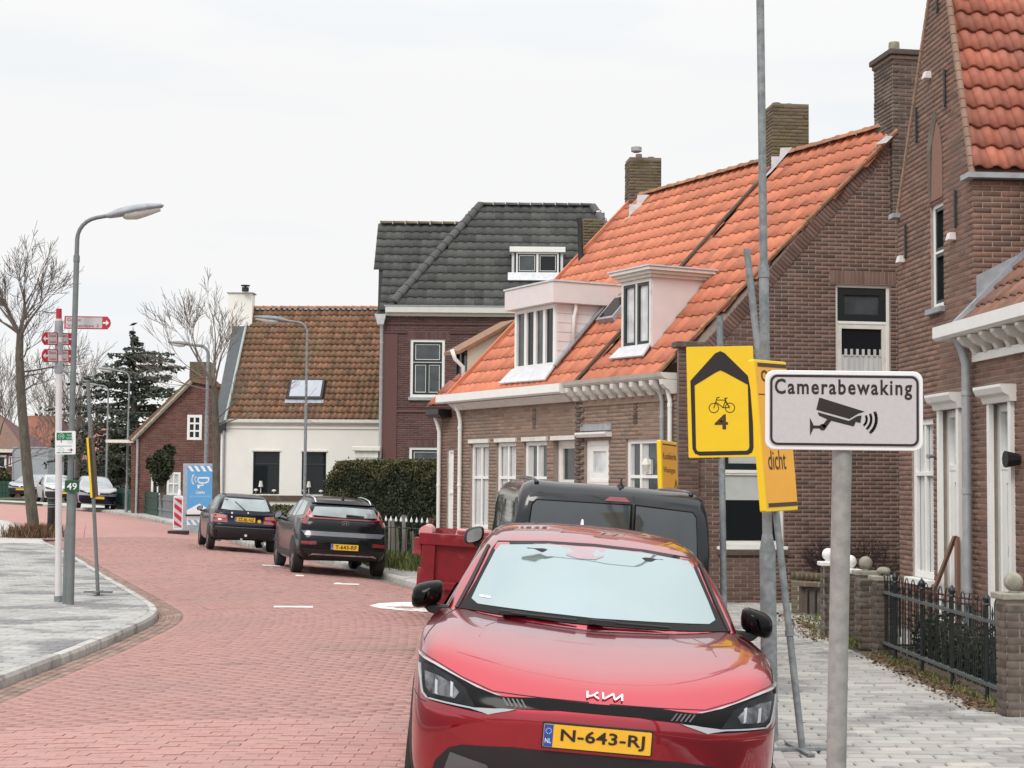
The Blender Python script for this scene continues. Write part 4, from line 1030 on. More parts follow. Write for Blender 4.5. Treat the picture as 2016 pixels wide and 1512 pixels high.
for k in range(nb):
    s = LF * (k + .5) / nb; hoop = k % 2 == 0
    mb = MB()
    if hoop:
        hw = LF / nb * .5; pts = [PFn.pt(s - hw, ZF + .1)] + [PFn.pt(s - hw * math.cos(math.pi * i / 6), ZF + .80 + .07 * math.sin(math.pi * i / 6)) for i in range(7)] + [PFn.pt(s + hw, ZF + .1)]
        mb.tube(pts, .006, 5)
    else:
        mb.tube([PFn.pt(s, ZF + .1), PFn.pt(s, ZF + .70), PFn.pt(s, ZF + .74), PFn.pt(s, ZF + .80)], [.006, .006, .011, .002], 5)
    mb.build('picket', [m_iron], fence)
# brick piers
def pier(c, w, h, yaw, label, ball=True, m=m_brickdark, mball=None, cap=None, flat=1.0):
    t = thing('brick_pier', label, 'gate pier', c, 'brick piers with stone balls')
    P = Plane((c.x, c.y), yaw); P.O -= P.u * (w / 2) ; P.O += P.n * (w / 2)
    mb = MB(); mb.pbox(P, 0, w, c.z, c.z + h, -w, 0); mb.build('core', [m_mortar], t)
    items = []; Rm = Matrix((P.u, up3, P.n)).transposed().to_4x4(); Q = Plane_from(P.pt(0, 0, -w), P); Q.u = P.n * 1.0; Q.n = -P.u; Rq = Matrix((Q.u, up3, Q.n)).transposed().to_4x4()
    i = 0; z = c.z + .03
    while z < c.z + h - .02:
        for PP, RR in ((P, Rm), (Q, Rq)):
            for (a, b) in (((.002, .21), (.222, w - .002)) if i % 2 else ((.002, .10), (.112, w - .002))):
                if b - a > .03:
                    cc = PP.pt((a + b) / 2, z); items.append((Matrix.Translation(cc) @ RR @ Matrix.Diagonal((b - a, .052, .012, 1)), weight(cc, PP.n, .01)))
        z += .0625; i += 1
    pieces(t, 'brick', 'bricks', BOX5, m, items, 120)
    mb = MB(); mb.box(c + Vector((0, 0, h + .025)), (w + .08, w + .08, .05), M=Matrix.Rotation(yaw, 3, 'Z')); mb.build('cap', [cap or m_stone], t, bevel=.01)
    if ball:
        mb = MB(); mb.lathe(c + Vector((0, 0, h + .05)), [(.001, 0), (.045, 0), (.04, .012)] + [(.075 * math.sin(math.pi * (.12 + .88 * k / 10)), (.01 + .075 - .075 * math.cos(math.pi * (.12 + .88 * k / 10))) * flat) for k in range(11)], n=18); mb.build('ball', [mball or m_stone], t, smooth=True)
    return t
def pier_at(px_l, px_r, py_top, py_base, label, **k):
    base = gnd((px_l + px_r) / 2, py_base, ZP_R, False); w = (px_r - px_l) / FPX * base.y
    h = (py_base - py_top) / FPX * base.y; base.y += w / 2
    return pier(base, w, h, R_(3.8), label, **k)
pier_at(1981, 2030, 1185, 1412, 'brown brick pier with stone ball at the near end of the black railing')
pier_at(1727, 1762, 1146, 1291, 'weathered brick pier with a low stone dome at the far end of the black railing', flat=.6)
pier_at(1693, 1724, 1135, 1276, 'brick pier with a grey stone ball second from the far end of the black railing')
pier_at(1664, 1690, 1131, 1264, 'brick pier with white cap and ball just right of the camera sign post', mball=m_white, cap=m_white)
pier_at(1622, 1645, 1116, 1252, 'brick pier with white painted cap and ball left of the camera sign post', mball=m_white, cap=m_white)
# white ball pier just right of the post and low wall with a niche under the gable
lw = thing('low_garden_wall', 'mossy low brick garden wall with a dark niche under the blank gable', 'wall', (gnd(1600, 1215, ZP_R, False)))
g0, g1 = gnd(1558, 1207, ZP_R, False), gnd(1770, 1222, ZP_R, False)
PW = Plane((g0.x, g0.y), math.atan2(g1.y - g0.y, g1.x - g0.x)); LW = (g1 - g0).length
brick_wall(lw, PW, R4(0, LW, ZP_R, .50), [(.12, .55, .04, .42)], m_brickmoss, m_mortar, top=120, base=ZP_R)
mb = MB(); mb.pbox(PW, .1, .6, .0, .46, -.12, -.10); mb.build('niche_back', [m_brickdark], lw)
items = []
for k in range(int(LW / .075)):
    c = PW.pt(.04 + k * .075, .56, -.1); items.append((Matrix.Translation(c) @ Matrix((PW.u, up3, PW.n)).transposed().to_4x4() @ Matrix.Diagonal((.06, .10, .13, 1)), weight(c, PW.n, .007)))
pieces(lw, 'coping_brick', 'coping_bricks', BOX5, m_brickmoss, items, 60)
mb = MB(); mb.pbox(PW, -.01, LW, ZP_R, .515, -.2, -.13); mb.build('core', [m_mortar_dark], lw)
for s in (.34, .46):
    mb = MB(); c = PW.pt(s, ZP_R, .12); mb.tube([c, c + Vector((0, 0, .36))], .018, 8); tag(mb.build('short_post', [m_iron], None), 'short dark iron post before the niche of the mossy wall, %s of two' % ('left' if s < .4 else 'right'), 'post', 'short posts at the niche')
# ------------------------------------------------------------------ flat signs: plates, borders, lettering
class Fr:
    def __init__(s, C, r, u=(0, 0, 1)):
        s.C = Vector(C); s.r = Vector(r).normalized(); u = Vector(u); s.u = (u - s.r * u.dot(s.r)).normalized(); s.n = s.r.cross(s.u)
    def pt(s, x, y, z=0.0): return s.C + s.r * x + s.u * y + s.n * z
def rrect(w, h, r, n=5, cx=0, cy=0):
    out = []
    for sx, sy, a0 in ((1, 1, 0), (-1, 1, 90), (-1, -1, 180), (1, -1, 270)):
        for k in range(n + 1):
            a = math.radians(a0 + 90 * k / n); out.append((cx + sx * (w / 2 - r) + r * math.cos(a), cy + sy * (h / 2 - r) + r * math.sin(a)))
    return out
def plate(mb, F, pts, z0, th, mi=0): mb.prism([F.pt(x, y, z0) for x, y in pts], F.n * -th, mi)
def ring(mb, F, outer, inner, z, mi=0):
    n = len(outer); mb.add([F.pt(x, y, z) for x, y in outer] + [F.pt(x, y, z) for x, y in inner], [(i, (i + 1) % n, n + (i + 1) % n, n + i) for i in range(n)], mi)
def stroke(mb, F, pts, w, z, mi=0, closed=False):
    n = len(pts)
    for i in range(n if closed else n - 1):
        a, b = Vector(pts[i]), Vector(pts[(i + 1) % n]); d = (b - a)
        if d.length < 1e-9: continue
        d.normalize(); m = Vector((-d.y, d.x)) * w / 2; e = d * w * .3
        q = [a - e - m, b + e - m, b + e + m, a - e + m]; mb.add([F.pt(p.x, p.y, z) for p in q], [(0, 1, 2, 3)], mi)
def circ(cx, cy, r, n=20, a0=0, a1=360): return [(cx + r * math.cos(math.radians(a0 + (a1 - a0) * k / n)), cy + r * math.sin(math.radians(a0 + (a1 - a0) * k / n))) for k in range(n + (0 if a1 - a0 == 360 else 1))]
_tc = {}
def text(mb, F, s, cx, cy, w, h, z, bold=.0, mi=0, align='C', space=1.0):
    cu = bpy.data.curves.new('t', 'FONT'); cu.body = s; cu.size = 1; cu.offset = bold; cu.resolution_u = 3; cu.space_character = space; cu.fill_mode = 'FRONT'
    o = bpy.data.objects.new('t', cu); me = o.to_mesh()
    V = [v.co.copy() for v in me.vertices]; Fs = [tuple(p.vertices) for p in me.polygons]; o.to_mesh_clear(); bpy.data.objects.remove(o); bpy.data.curves.remove(cu)
    if not V: return
    x0, x1 = min(v.x for v in V), max(v.x for v in V); y0, y1 = min(v.y for v in V), max(v.y for v in V)
    sy = h / (y1 - y0); sx = (w / (x1 - x0)) if w else sy
    ww = (x1 - x0) * sx; ox = cx - ww / 2 if align == 'C' else cx
    mb.add([F.pt(ox + (v.x - x0) * sx, cy - h / 2 + (v.y - y0) * sy, z) for v in V], Fs, mi)
m_yel = mat('sign_yellow', (.86, .56, .012), .35, noise=.03, scale=5)
m_ora = mat('sign_orange', (.86, .40, .03), .4, noise=.05, scale=6)
m_sgrey = mat('sign_reflective_grey', (.53, .51, .53), .45, noise=.05, scale=60)
m_swhite = mat('sign_white', (.80, .80, .81), .4, noise=.02)
m_sblack = mat('sign_black', (.018, .012, .012), .45, noise=.1)
m_sbrown = mat('sign_dark_brown', (.06, .03, .008), .5, noise=.05)
m_sgreen = mat('sign_green', (.015, .16, .07), .4, noise=.05)
m_sgreen2 = mat('sign_dark_green', (.012, .075, .03), .4, noise=.05)
m_sred = mat('sign_red', (.46, .02, .04), .4, noise=.05)
m_sblue = mat('sign_blue', (.10, .34, .64), .45, noise=.04)
m_sblue2 = mat('sign_pale_blue', (.42, .60, .74), .45, noise=.04)
m_stealblue = mat('sign_teal', (.20, .46, .58), .45, noise=.04)
m_plate_y = mat('plate_yellow', (.80, .46, .03), .4, noise=.04)
m_plate_b = mat('plate_blue', (.02, .07, .34), .4, noise=.04)
# --- the camera surveillance sign
SY = 6.0
tl, tr, bl, br = (at(1508, 729, SY), at(1820, 731, SY), at(1506, 884, SY), at(1815, 889, SY))
Cs = (tl + tr + bl + br) / 4; F1 = Fr(Cs, (br - bl) + (tr - tl), (tl - bl) + (tr - br)); W1 = ((tr - tl).length + (br - bl).length) / 2; H1 = ((tl - bl).length + (tr - br).length) / 2
csign = thing('camera_sign', 'white Camerabewaking sign with a black camera symbol on a grey post', 'sign', at(1640, 2000, SY))
mb = MB(); plate(mb, F1, rrect(W1, H1, .034), 0, .012); mb.build('sign_plate', [m_swhite], csign, bevel=.003)
mb = MB(); plate(mb, F1, rrect(W1 - .028, H1 - .028, .026), .0018, .0015); mb.build('sign_face', [m_sgrey], csign)
mb = MB(); ring(mb, F1, rrect(W1 - .034, H1 - .034, .028), rrect(W1 - .052, H1 - .052, .020), .0028); mb.build('border', [m_sblack], csign)
mb = MB(); k = W1 / 312
text(mb, F1, 'Camerabewaking', (1661 - 1663) * k, (808 - 766) * k, 272 * k, 40 * k, .003, bold=.022, space=1.2); mb.build('lettering', [m_sblack], csign)
S = lambda x, y: ((x / 3.781 + 1380 - 1663.3) * k, (808.2 - (y / 3.781 + 500)) * k)    # points read off an enlargement
mb = MB(); z = .003
for poly in ([(883, 1070), (1222, 1172), (1170, 1190), (1108, 1228), (860, 1162)], [(870, 1180), (1105, 1243), (1165, 1207), (1200, 1200), (1190, 1258), (1155, 1250), (1140, 1284), (958, 1240), (880, 1205)],
             [(940, 1235), (972, 1243), (930, 1300), (900, 1285)], [(812, 1222), (838, 1270), (838, 1305), (814, 1356)], [(836, 1280), (890, 1280), (890, 1302), (836, 1302)]):
    pts = [S(*p) for p in poly]; pts = pts[::-1] if sum((pts[i][0] * pts[(i + 1) % len(pts)][1] - pts[(i + 1) % len(pts)][0] * pts[i][1]) for i in range(len(pts))) < 0 else pts
    mb.add([F1.pt(x, y, z) for x, y in pts], [tuple(range(len(pts)))])
c0 = S(908, 1292); mb.add([F1.pt(x, y, z) for x, y in circ(c0[0], c0[1], .0125, 16)], [tuple(range(16))])
for rr, wv in ((62, 16), (96, 18), (134, 22)):
    cx, cy = S(1175, 1228); r0 = rr / 3.781 * k
    stroke(mb, F1, circ(cx, cy, r0, 8, -48, 22), wv / 3.781 * k, z)
mb.build('camera_symbol', [m_sblack], csign)
mb = MB(); p_top, p_bot = at(1658, 885, SY + .05), at(1646.5, 1512, SY + .05); dv = (p_bot - p_top) / (p_top.z - p_bot.z)
mb.tube([p_top + dv * -.22, p_top + dv * (p_top.z - ZP_R)], .0365, 20); mb.build('post', [m_galvpale], csign, smooth=True, angle=40)
mb = MB(); mb.lathe(p_top + dv * -.22, [(.0365, 0), (.0385, 0.002), (.0385, .012), (.02, .02), (.001, .022)], n=16); mb.build('post_cap', [m_blackmat], csign)
for dz in (-.05, .05):
    mb = MB(); c = F1.pt(-.01, dz, -.035); mb.box(c, (.10, .05, .025)); mb.build('clamp', [m_galv], csign)
# --- yellow diversion sign for bicycles
YY = 14.6
yt = [at(1353, 683, YY), at(1484.5, 682, YY), at(1354.5, 901.5, YY), at(1485.5, 898.5, YY)]
Cy = sum(yt, Vector()) / 4; F2 = Fr(Cy, (yt[1] - yt[0]) + (yt[3] - yt[2]), (yt[0] - yt[2]) + (yt[1] - yt[3])); W2 = (yt[1] - yt[0]).length; H2 = (yt[0] - yt[2]).length; k2 = W2 / 131.0
ysign = thing('route_sign', 'yellow bicycle diversion sign with black house-shaped arrow and number 4', 'sign', at(1419, 1508, YY) * 1.0)
mb = MB(); plate(mb, F2, rrect(W2, H2, .012), 0, .01); mb.build('sign_plate', [m_yel], ysign, bevel=.002)
Y2 = lambda x, y: ((x / 6.3 + 1340 - 1419.3) * k2, (791.5 - (y / 6.3 + 670)) * k2)
outer = [(128, 500), (440, 165), (505, 138), (560, 165), (840, 450), (888, 760), (888, 1340), (868, 1395), (820, 1422), (225, 1425), (165, 1400), (135, 1340)]
inner = [(180, 560), (440, 405), (500, 378), (560, 405), (835, 560), (836, 760), (836, 1325), (825, 1355), (800, 1372), (215, 1374), (190, 1362), (180, 1330)]
mb = MB(); o_, i_ = [Y2(*p) for p in outer], [Y2(*p) for p in inner]; ring(mb, F2, o_, i_, .002); mb.build('arrow_border', [m_sblack], ysign)
mb = MB(); z = .0022
for cx in (410, 608): 
    c = Y2(cx, 840); r_ = 58 / 6.3 * k2; stroke(mb, F2, circ(c[0], c[1], r_, 22), 9 / 6.3 * k2, z, closed=True)
for ln, w in (([(410, 840), (452, 715), (480, 708)], 11), ([(445, 742), (548, 745), (560, 728), (545, 722), (580, 720)], 10), ([(440, 770), (524, 838), (600, 838), (556, 745), (524, 838)], 11), ([(556, 770), (604, 830)], 9)):
    stroke(mb, F2, [Y2(*p) for p in ln], w / 6.3 * k2, z)
mb.build('bicycle_symbol', [m_sbrown], ysign)
mb = MB(); c = Y2(497, 1013); text(mb, F2, '4', c[0], c[1], 165 / 6.3 * k2, 185 / 6.3 * k2, .0022, bold=.02); mb.build('lettering', [m_sbrown], ysign)
mb = MB(); a, b = at(1417, 622, YY + .03), at(1421, 905, YY + .03); d = (b - a) / (a.z - b.z); mb.tube([a, a + d * (a.z - ZP_R)], .030, 12); mb.build('post', [m_galv], ysign, smooth=True, angle=40)
# --- leaning post with an orange board seen sidelong
DY = 10.55
dsign = thing('route_sign', 'leaning orange board lettered dicht half hidden behind the camera sign', 'sign', gnd(1580, 1478, ZP_R, False))
b0 = gnd(1580, 1478, ZP_R, False); t0 = at(1470, 490, b0.y + .1)
mb = MB(); mb.tube([b0, t0], .024, 12); mb.build('post', [m_galv], dsign, smooth=True, angle=40)
mb = MB(); q = b0 + (t0 - b0) * .23; dq = (t0 - b0).normalized(); mb.tube([q - dq * .02, q + dq * .02], .031, 12); mb.build('collar', [m_galv], dsign, smooth=True, angle=40)
mb = MB(); mb.box(b0 + Vector((-.02, 0, .012)), (.62, .05, .02), M=Matrix.Rotation(R_(8), 3, 'Z')); mb.box(b0 + Vector((-.02, 0, .012)), (.05, .5, .018), M=Matrix.Rotation(R_(8), 3, 'Z')); mb.build('base_frame', [m_galv], dsign)
# board corners: front face nearly edge-on
fy = b0.y - .10
c_ = [at(1480, 707, fy), at(1546, 713, fy + .36), at(1573, 1003, fy + .36), at(1511, 1008, fy)]
F3 = Fr(sum(c_, Vector()) / 4, (c_[1] - c_[0]) + (c_[2] - c_[3]), (c_[0] - c_[3]) + (c_[1] - c_[2])); W3 = (c_[1] - c_[0]).length; H3 = (c_[0] - c_[3]).length
mb = MB(); plate(mb, F3, rrect(W3, H3, .015), 0, .045, 0); mb.build('board', [m_yel], dsign, bevel=.006)
mb = MB(); plate(mb, F3, R4(-W3 / 2 + .03, W3 / 2 - .008, -H3 / 2 + .03, H3 / 2 - .02), .002, .0015); mb.build('board_face', [m_ora], dsign)
mb = MB(); z = .0035
for y in (H3 / 2 - .035, -H3 / 2 + .045): mb.add([F3.pt(x, yy, z) for x, yy in R4(-W3 / 2 + .045, W3 / 2 - .012, y - .014, y + .014)], [(0, 1, 2, 3)])
stroke(mb, F3, [(-W3 / 2 + .03, H3 / 2 - .24), (W3 / 2 - .01, H3 / 2 - .24)], .008, z)
text(mb, F3, 'op', -.05, H3 / 2 - .13, .20, .12, z, bold=.008); text(mb, F3, 'dicht', -.02, -.17, .25, .135, z, bold=.008); mb.build('lettering', [m_sbrown], dsign)
# --- orange board beyond the van
ky = 19.6
c_ = [at(1299, 866, ky), at(1332, 870, ky + .42), at(1336, 972, ky + .42), at(1306, 969, ky)]
F4 = Fr(sum(c_, Vector()) / 4, (c_[1] - c_[0]) + (c_[2] - c_[3]), (c_[0] - c_[3]) + (c_[1] - c_[2])); W4 = (c_[1] - c_[0]).length; H4 = (c_[0] - c_[3]).length
ksign = thing('route_sign', 'narrow orange board with two place names beyond the black van roof', 'sign', Vector((F4.C.x, F4.C.y, ZP_R)))
mb = MB(); plate(mb, F4, rrect(W4, H4, .015), 0, .06); mb.build('board', [m_yel], ksign, bevel=.008)
mb = MB(); plate(mb, F4, R4(-W4 / 2 + .04, W4 / 2 - .02, -H4 / 2 + .02, H4 / 2 - .03), .003, .002); mb.build('board_face', [m_ora], ksign)
mb = MB(); text(mb, F4, 'Koudekerke', .0, H4 / 2 - .19, .40, .085, .0045, bold=.006); text(mb, F4, 'Vlissingen', -.02, H4 / 2 - .37, .36, .09, .0045, bold=.006)
stroke(mb, F4, [(.13, -H4 / 2 + .06), (.17, -H4 / 2 + .16), (.21, -H4 / 2 + .06)], .022, .0045); mb.add([F4.pt(x, y, .0045) for x, y in R4(-W4 / 2 + .04, W4 / 2 - .03, H4 / 2 - .055, H4 / 2 - .04)], [(0, 1, 2, 3)]); mb.build('lettering', [m_sbrown], ksign)
mb = MB(); mb.tube([F4.pt(.05, H4 / 2 + .02, -.09), Vector((F4.pt(.05, 0, -.09).x, F4.pt(.05, 0, -.09).y, ZP_R))], .024, 10); mb.build('post', [m_galv], ksign, smooth=True, angle=40)

# ------------------------------------------------------------------ street lamps
def lamp(base, h, arm_dir, label, m=m_galv, arm=1.5, rise=.55, rb=.06, rt=.04, base_h=1.05, lean=(0, 0), head=.62, swap=None, headm=None, group='street lamps with curved arms', tilt=.18, steps=None):
    t = thing('street_lamp', label, 'street lamp', base, group)
    a = Vector((math.cos(arm_dir), math.sin(arm_dir), 0)); up = Vector((lean[0], lean[1], 1)).normalized()
    P = lambda z: base + up * z
    mb = MB(); mb.tube([P(-.05), P(base_h), P(base_h + .12)], [rb * 1.0, rb, rt * 1.05], 16); mb.build('base', [m], t, smooth=True, angle=40)
    z1 = h - rise; st = steps or h * .62
    mb = MB(); mb.tube([P(base_h + .1), P(st), P(st + .06)], [rt, rt, rt * .8], 14); mb.tube([P(st - .06), P(st + .03)], [rt * 1.15, rt * 1.1], 14); mb.build('pole', [m], t, smooth=True, angle=40)
    mb = MB(); pts = [P(st + .02), P(z1)]; R = rise * .8
    for k in range(1, 7):
        th = math.radians(78) * k / 6; pts.append(P(z1) + up * (R * math.sin(th)) + a * (R * (1 - math.cos(th))))
    e = pts[-1]; dirn = (a * math.cos(tilt) + up * math.sin(tilt)); pts.append(e + dirn * (arm - R)); mb.tube(pts, [rt * .8] * 2 + [rt * .72] * (len(pts) - 2), 12); mb.build('arm', [m], t, smooth=True, angle=60)
    H = pts[-1]; side = dirn.cross(up).normalized(); nn = side.cross(dirn)
    # lantern: a flattened teardrop with a clear lens below
    G = []
    for x, w, zt, zb in ((-.06, .03, .03, -.03), (0, .055, .045, -.045), (.10, .09, .07, -.05), (.25, .12, .085, -.05), (.45, .125, .08, -.05), (.56, .10, .065, -.045), (head, .05, .03, -.03), (head + .03, .01, .0, -.005)):
        row = []
        for k in range(14):
            an = 2 * math.pi * k / 14; zz = math.sin(an); row.append(H + dirn * x + side * (w * math.cos(an)) + nn * (zt * zz if zz > 0 else -zb * zz))
        G.append(row)
    mb = MB(); mb.grid(G, 0, True); lh = mb.build('lantern', [headm or m], t, smooth=True)
    G = []
    for x, w, d in ((.16, .02, .045), (.2, .085, .075), (.35, .10, .10), (.5, .085, .08), (head - .03, .03, .045)):
        G.append([H + dirn * x + side * (w * math.cos(math.pi + math.pi * k / 8)) + nn * (-.03 + d * math.sin(math.pi + math.pi * k / 8)) for k in range(9)])
    mb = MB(); mb.grid(G); mb.build('lens', [m_lens], lh, smooth=True)
    return t
m_lens = mat('lamp_lens', (.62, .62, .58), .25, noise=.05)
# big lamp beside the red car; its arm reaches over the street above the picture
LB = at(1516, 1478, 11.45); LB.z = ZP_R
big = lamp(LB, 6.1, R_(165), 'tall galvanised lamp post with a thick flared foot beside the red car', m=m_galv, arm=1.6, rb=.058, rt=.0355, base_h=1.33, steps=3.35, lean=(-.0125, .0), head=.8)
# left lamp with the pointing arm to the right
lb = gnd(131, 1188, ZP_L, False)
lamp(lb, 5.48, R_(8), 'grey-green lamp post with arm to the right behind the cycle signpost', m=m_lampgreen, arm=.52, rise=.40, head=.72, rb=.060, rt=.039, base_h=.95, steps=4.82, headm=m_lead, lean=(.004, 0), tilt=.22)
def lamp_px(px, ptop, Y, h, ang, label, **k):
    z = gz(Y) + .06; q = at(px, 945, Y); b = Vector((q.x, q.y, z)); return lamp(b, h, ang, label, **k)
lamp_px(600, 625, 40.7, 5.85, R_(178), 'grey lamp post standing in front of the white house', arm=.62, head=.8, rise=.35, tilt=.12)
lamp_px(405, 690, 55.2, 6.3, R_(182), 'grey lamp post rising behind the blue camera board', m=m_galv, arm=.7, head=.75, rise=.4, rb=.09, rt=.075, base_h=1.0, tilt=.1)
lamp_px(250, 735, 67, 5.95, R_(180), 'grey lamp post on the far pavement by the dark green fence', arm=.62, head=.75, rise=.4, rb=.07, rt=.045, tilt=.12)
lamp_px(209, 752, 80, 6.0, R_(178), 'slim lamp post before the dark conifer', arm=.62, head=.75, rise=.4, rb=.06, rt=.05, tilt=.08)
lamp_px(147, 780, 96, 6.0, R_(178), 'farthest slim lamp post behind the number 49 sign', arm=.62, head=.75, rise=.4, rb=.06, rt=.05, tilt=.08)

# ------------------------------------------------------------------ cycle signpost and its neighbours on the left pavement
wb_ = gnd(115, 1186, ZP_L, False); WY = wb_.y + .12; wb_.x *= WY / wb_.y; wb_.y = WY
fp = thing('cycle_signpost', 'white cycle signpost with three red and white direction arms', 'signpost', wb_)
mb = MB(); ptop = at(116, 608, WY); d = ptop - wb_; mb.tube([wb_, wb_ + d * .965], .046, 14); mb.build('post', [m_swhite if False else mat('post_white', (.66, .63, .64), .5, noise=.06)], fp, smooth=True, angle=40)
mb = MB(); mb.tube([wb_ + d * .962, ptop], .040, 14); mb.build('post_cap', [m_sred], fp, smooth=True, angle=40)
mb = MB(); mb.tube([wb_ - d * 0, wb_ + d * .02], .06, 14); mb.build('foot_ring', [m_galv], fp, smooth=True, angle=40)
for f0_, f1_, sgn in ((.905, .958, 1), (.845, .885, 1), (.778, .82, 1)):
    mb = MB(); mb.tube([wb_ + d * f0_, wb_ + d * f1_], .058, 14); mb.build('collar', [m_lead], fp, smooth=True, angle=40)
def arm_sign(corners, pointed, lines, arrow, mirror=False):
    F = Fr(sum(corners, Vector()) / 4, (corners[1] - corners[0]) + (corners[2] - corners[3]), (corners[0] - corners[3]) + (corners[1] - corners[2])); W = (corners[1] - corners[0]).length; H = (corners[0] - corners[3]).length
    n = W / 2; e = pointed
    pts = [(-n, -H / 2), (n - .05, -H / 2), (n - .012, -H / 4), (n, 0), (n - .012, H / 4), (n - .05, H / 2), (-n, H / 2)] if e > 0 else [(n, H / 2), (-n + .05, H / 2), (-n + .012, H / 4), (-n, 0), (-n + .012, -H / 4), (-n + .05, -H / 2), (n, -H / 2)]
    mb = MB(); plate(mb, F, pts, 0, .02); sg = mb.build('arm_sign', [m_sred], fp)
    mb = MB(); xa, xb = (-n + .02, n - .12) if e > 0 else (-n + .10, n - .02)
    plate(mb, F, R4(xa, xb, -H / 2 + .015, H / 2 - .015), .0025, .002); mb.build('sign_face', [m_sgrey], sg)
    mb = MB()
    for (s, y, w, h, x) in lines: text(mb, F, s, xa + x, y * H, w, h * H, .004, bold=.008, align='L')
    mb.build('lettering', [m_sred], sg)
    mb = MB(); ax = (n - .065) if e > 0 else (-n + .055); q = [(-.045, -.012), (.0, -.012), (.0, -.04), (.045, 0), (.0, .04), (.0, .012), (-.045, .012)]
    mb.add([F.pt(ax + x * e, y, .004) for x, y in (q if e > 0 else q[::-1])], [tuple(range(7))]); mb.build('arrow_symbol', [m_swhite], sg)
    return sg
arm_sign([at(127, 622, WY - .02), at(218, 623, WY - .05), at(218, 649, WY - .05), at(126, 647, WY - .02)], 1, [('Groot', .22, .20, .26, .02), ('Valkenisse 2', -.24, .46, .22, .02)], 1)
for (y0, y1) in ((654, 679), (687, 713)):
    arm_sign([at(84, y0, WY - .30), at(114, y0 + 1, WY - .06), at(114, y1, WY - .06), at(82, y1, WY - .30)], -1, [('Dishoek', .24, .13, .22, .02), ('Zoutelande', -.24, .13, .2, .02)], 1)
    arm_sign([at(118, y0 + 1, WY + .06), at(146, y0 + 2, WY + .3), at(147, y1 + 1, WY + .3), at(118, y1, WY + .06)], 1, [('Biggekerke', .24, .10, .2, .02), ('Veere', -.24, .08, .2, .02)], 1)
# green and white cycle node board, on the signpost
nd = [at(109, 849, lb.y - .12), at(149, 847, lb.y - .11), at(148, 896, lb.y - .11), at(108, 895, lb.y - .12)]
F5 = Fr(sum(nd, Vector()) / 4, (nd[1] - nd[0]) + (nd[2] - nd[3]), (nd[0] - nd[3]) + (nd[1] - nd[2])); W5 = (nd[1] - nd[0]).length; H5 = (nd[0] - nd[3]).length
node = thing('cycle_node_board', 'green and white cycle node board with arrows mounted on the white signpost', 'sign', Vector((F5.C.x, F5.C.y, F5.C.z)))
mb = MB(); plate(mb, F5, rrect(W5, H5, .02), 0, .02); mb.build('board', [m_swhite], node)
mb = MB(); plate(mb, F5, R4(-W5 / 2 + .02, W5 / 2 - .05, H5 / 2 - .125, H5 / 2 - .02), .002, .0015); mb.add([F5.pt(x, y, .003) for x, y in R4(-W5 / 2 + .02, W5 / 2 - .05, -H5 / 2 + .02, -H5 / 2 + .03)], [(0, 1, 2, 3)]); stroke(mb, F5, [(-W5 / 2 + .02, -.045), (W5 / 2 - .05, -.045)], .006, .003); mb.build('green_band', [m_sgreen], node)
mb = MB(); xl = -W5 / 2
stroke(mb, F5, [(xl + .085, .005), (xl + .085, .06)], .009, .0035); stroke(mb, F5, [(xl + .065, .04), (xl + .085, .062), (xl + .105, .04)], .009, .0035)
stroke(mb, F5, [(xl + .18, -.10), (xl + .235, -.10)], .009, .0035); stroke(mb, F5, [(xl + .215, -.08), (xl + .237, -.10), (xl + .215, -.12)], .009, .0035); mb.build('arrow_symbol', [m_sblack], node)
mb = MB()
for cx, cy in ((xl + .205, .03), (xl + .085, -.10)): stroke(mb, F5, circ(cx, cy, .036, 16), .006, .0035, closed=True); text(mb, F5, '48' if cy > 0 else '55', cx, cy, .038, .026, .0035)
mb.build('node_number', [mat('sign_pale_green', (.42, .55, .47), .5)], node)
mb = MB(); stroke(mb, F5, circ(xl + .085, H5 / 2 - .073, .038, 16), .007, .0035, closed=True); text(mb, F5, '49', xl + .085, H5 / 2 - .073, .042, .03, .0035); text(mb, F5, 'fiets', xl + .20, H5 / 2 - .055, .07, .022, .0035); text(mb, F5, 'netwerk', xl + .20, H5 / 2 - .09, .10, .022, .0035); mb.build('lettering', [mat('sign_green_white', (.55, .70, .60), .5)], node)
# number 49 on its own short post
nb_ = gnd(138, 1190, ZP_L, False)
n49 = thing('number_sign', 'dark green square sign with white 49 on a grey post', 'sign', nb_)
mb = MB(); tp = at(143, 950, nb_.y); mb.tube([nb_, tp], .052, 12); mb.build('post', [m_lampgreen], n49, smooth=True, angle=40)
F6 = Fr(at(141.5, 957.5, nb_.y - .07), (1, .08, -.01)); mb = MB(); plate(mb, F6, rrect(.195, .165, .008), 0, .02); mb.build('sign_plate', [m_sgreen2], n49)
mb = MB(); text(mb, F6, '49', .0, .0, .135, .095, .003, bold=.008); mb.build('lettering', [m_swhite], n49)
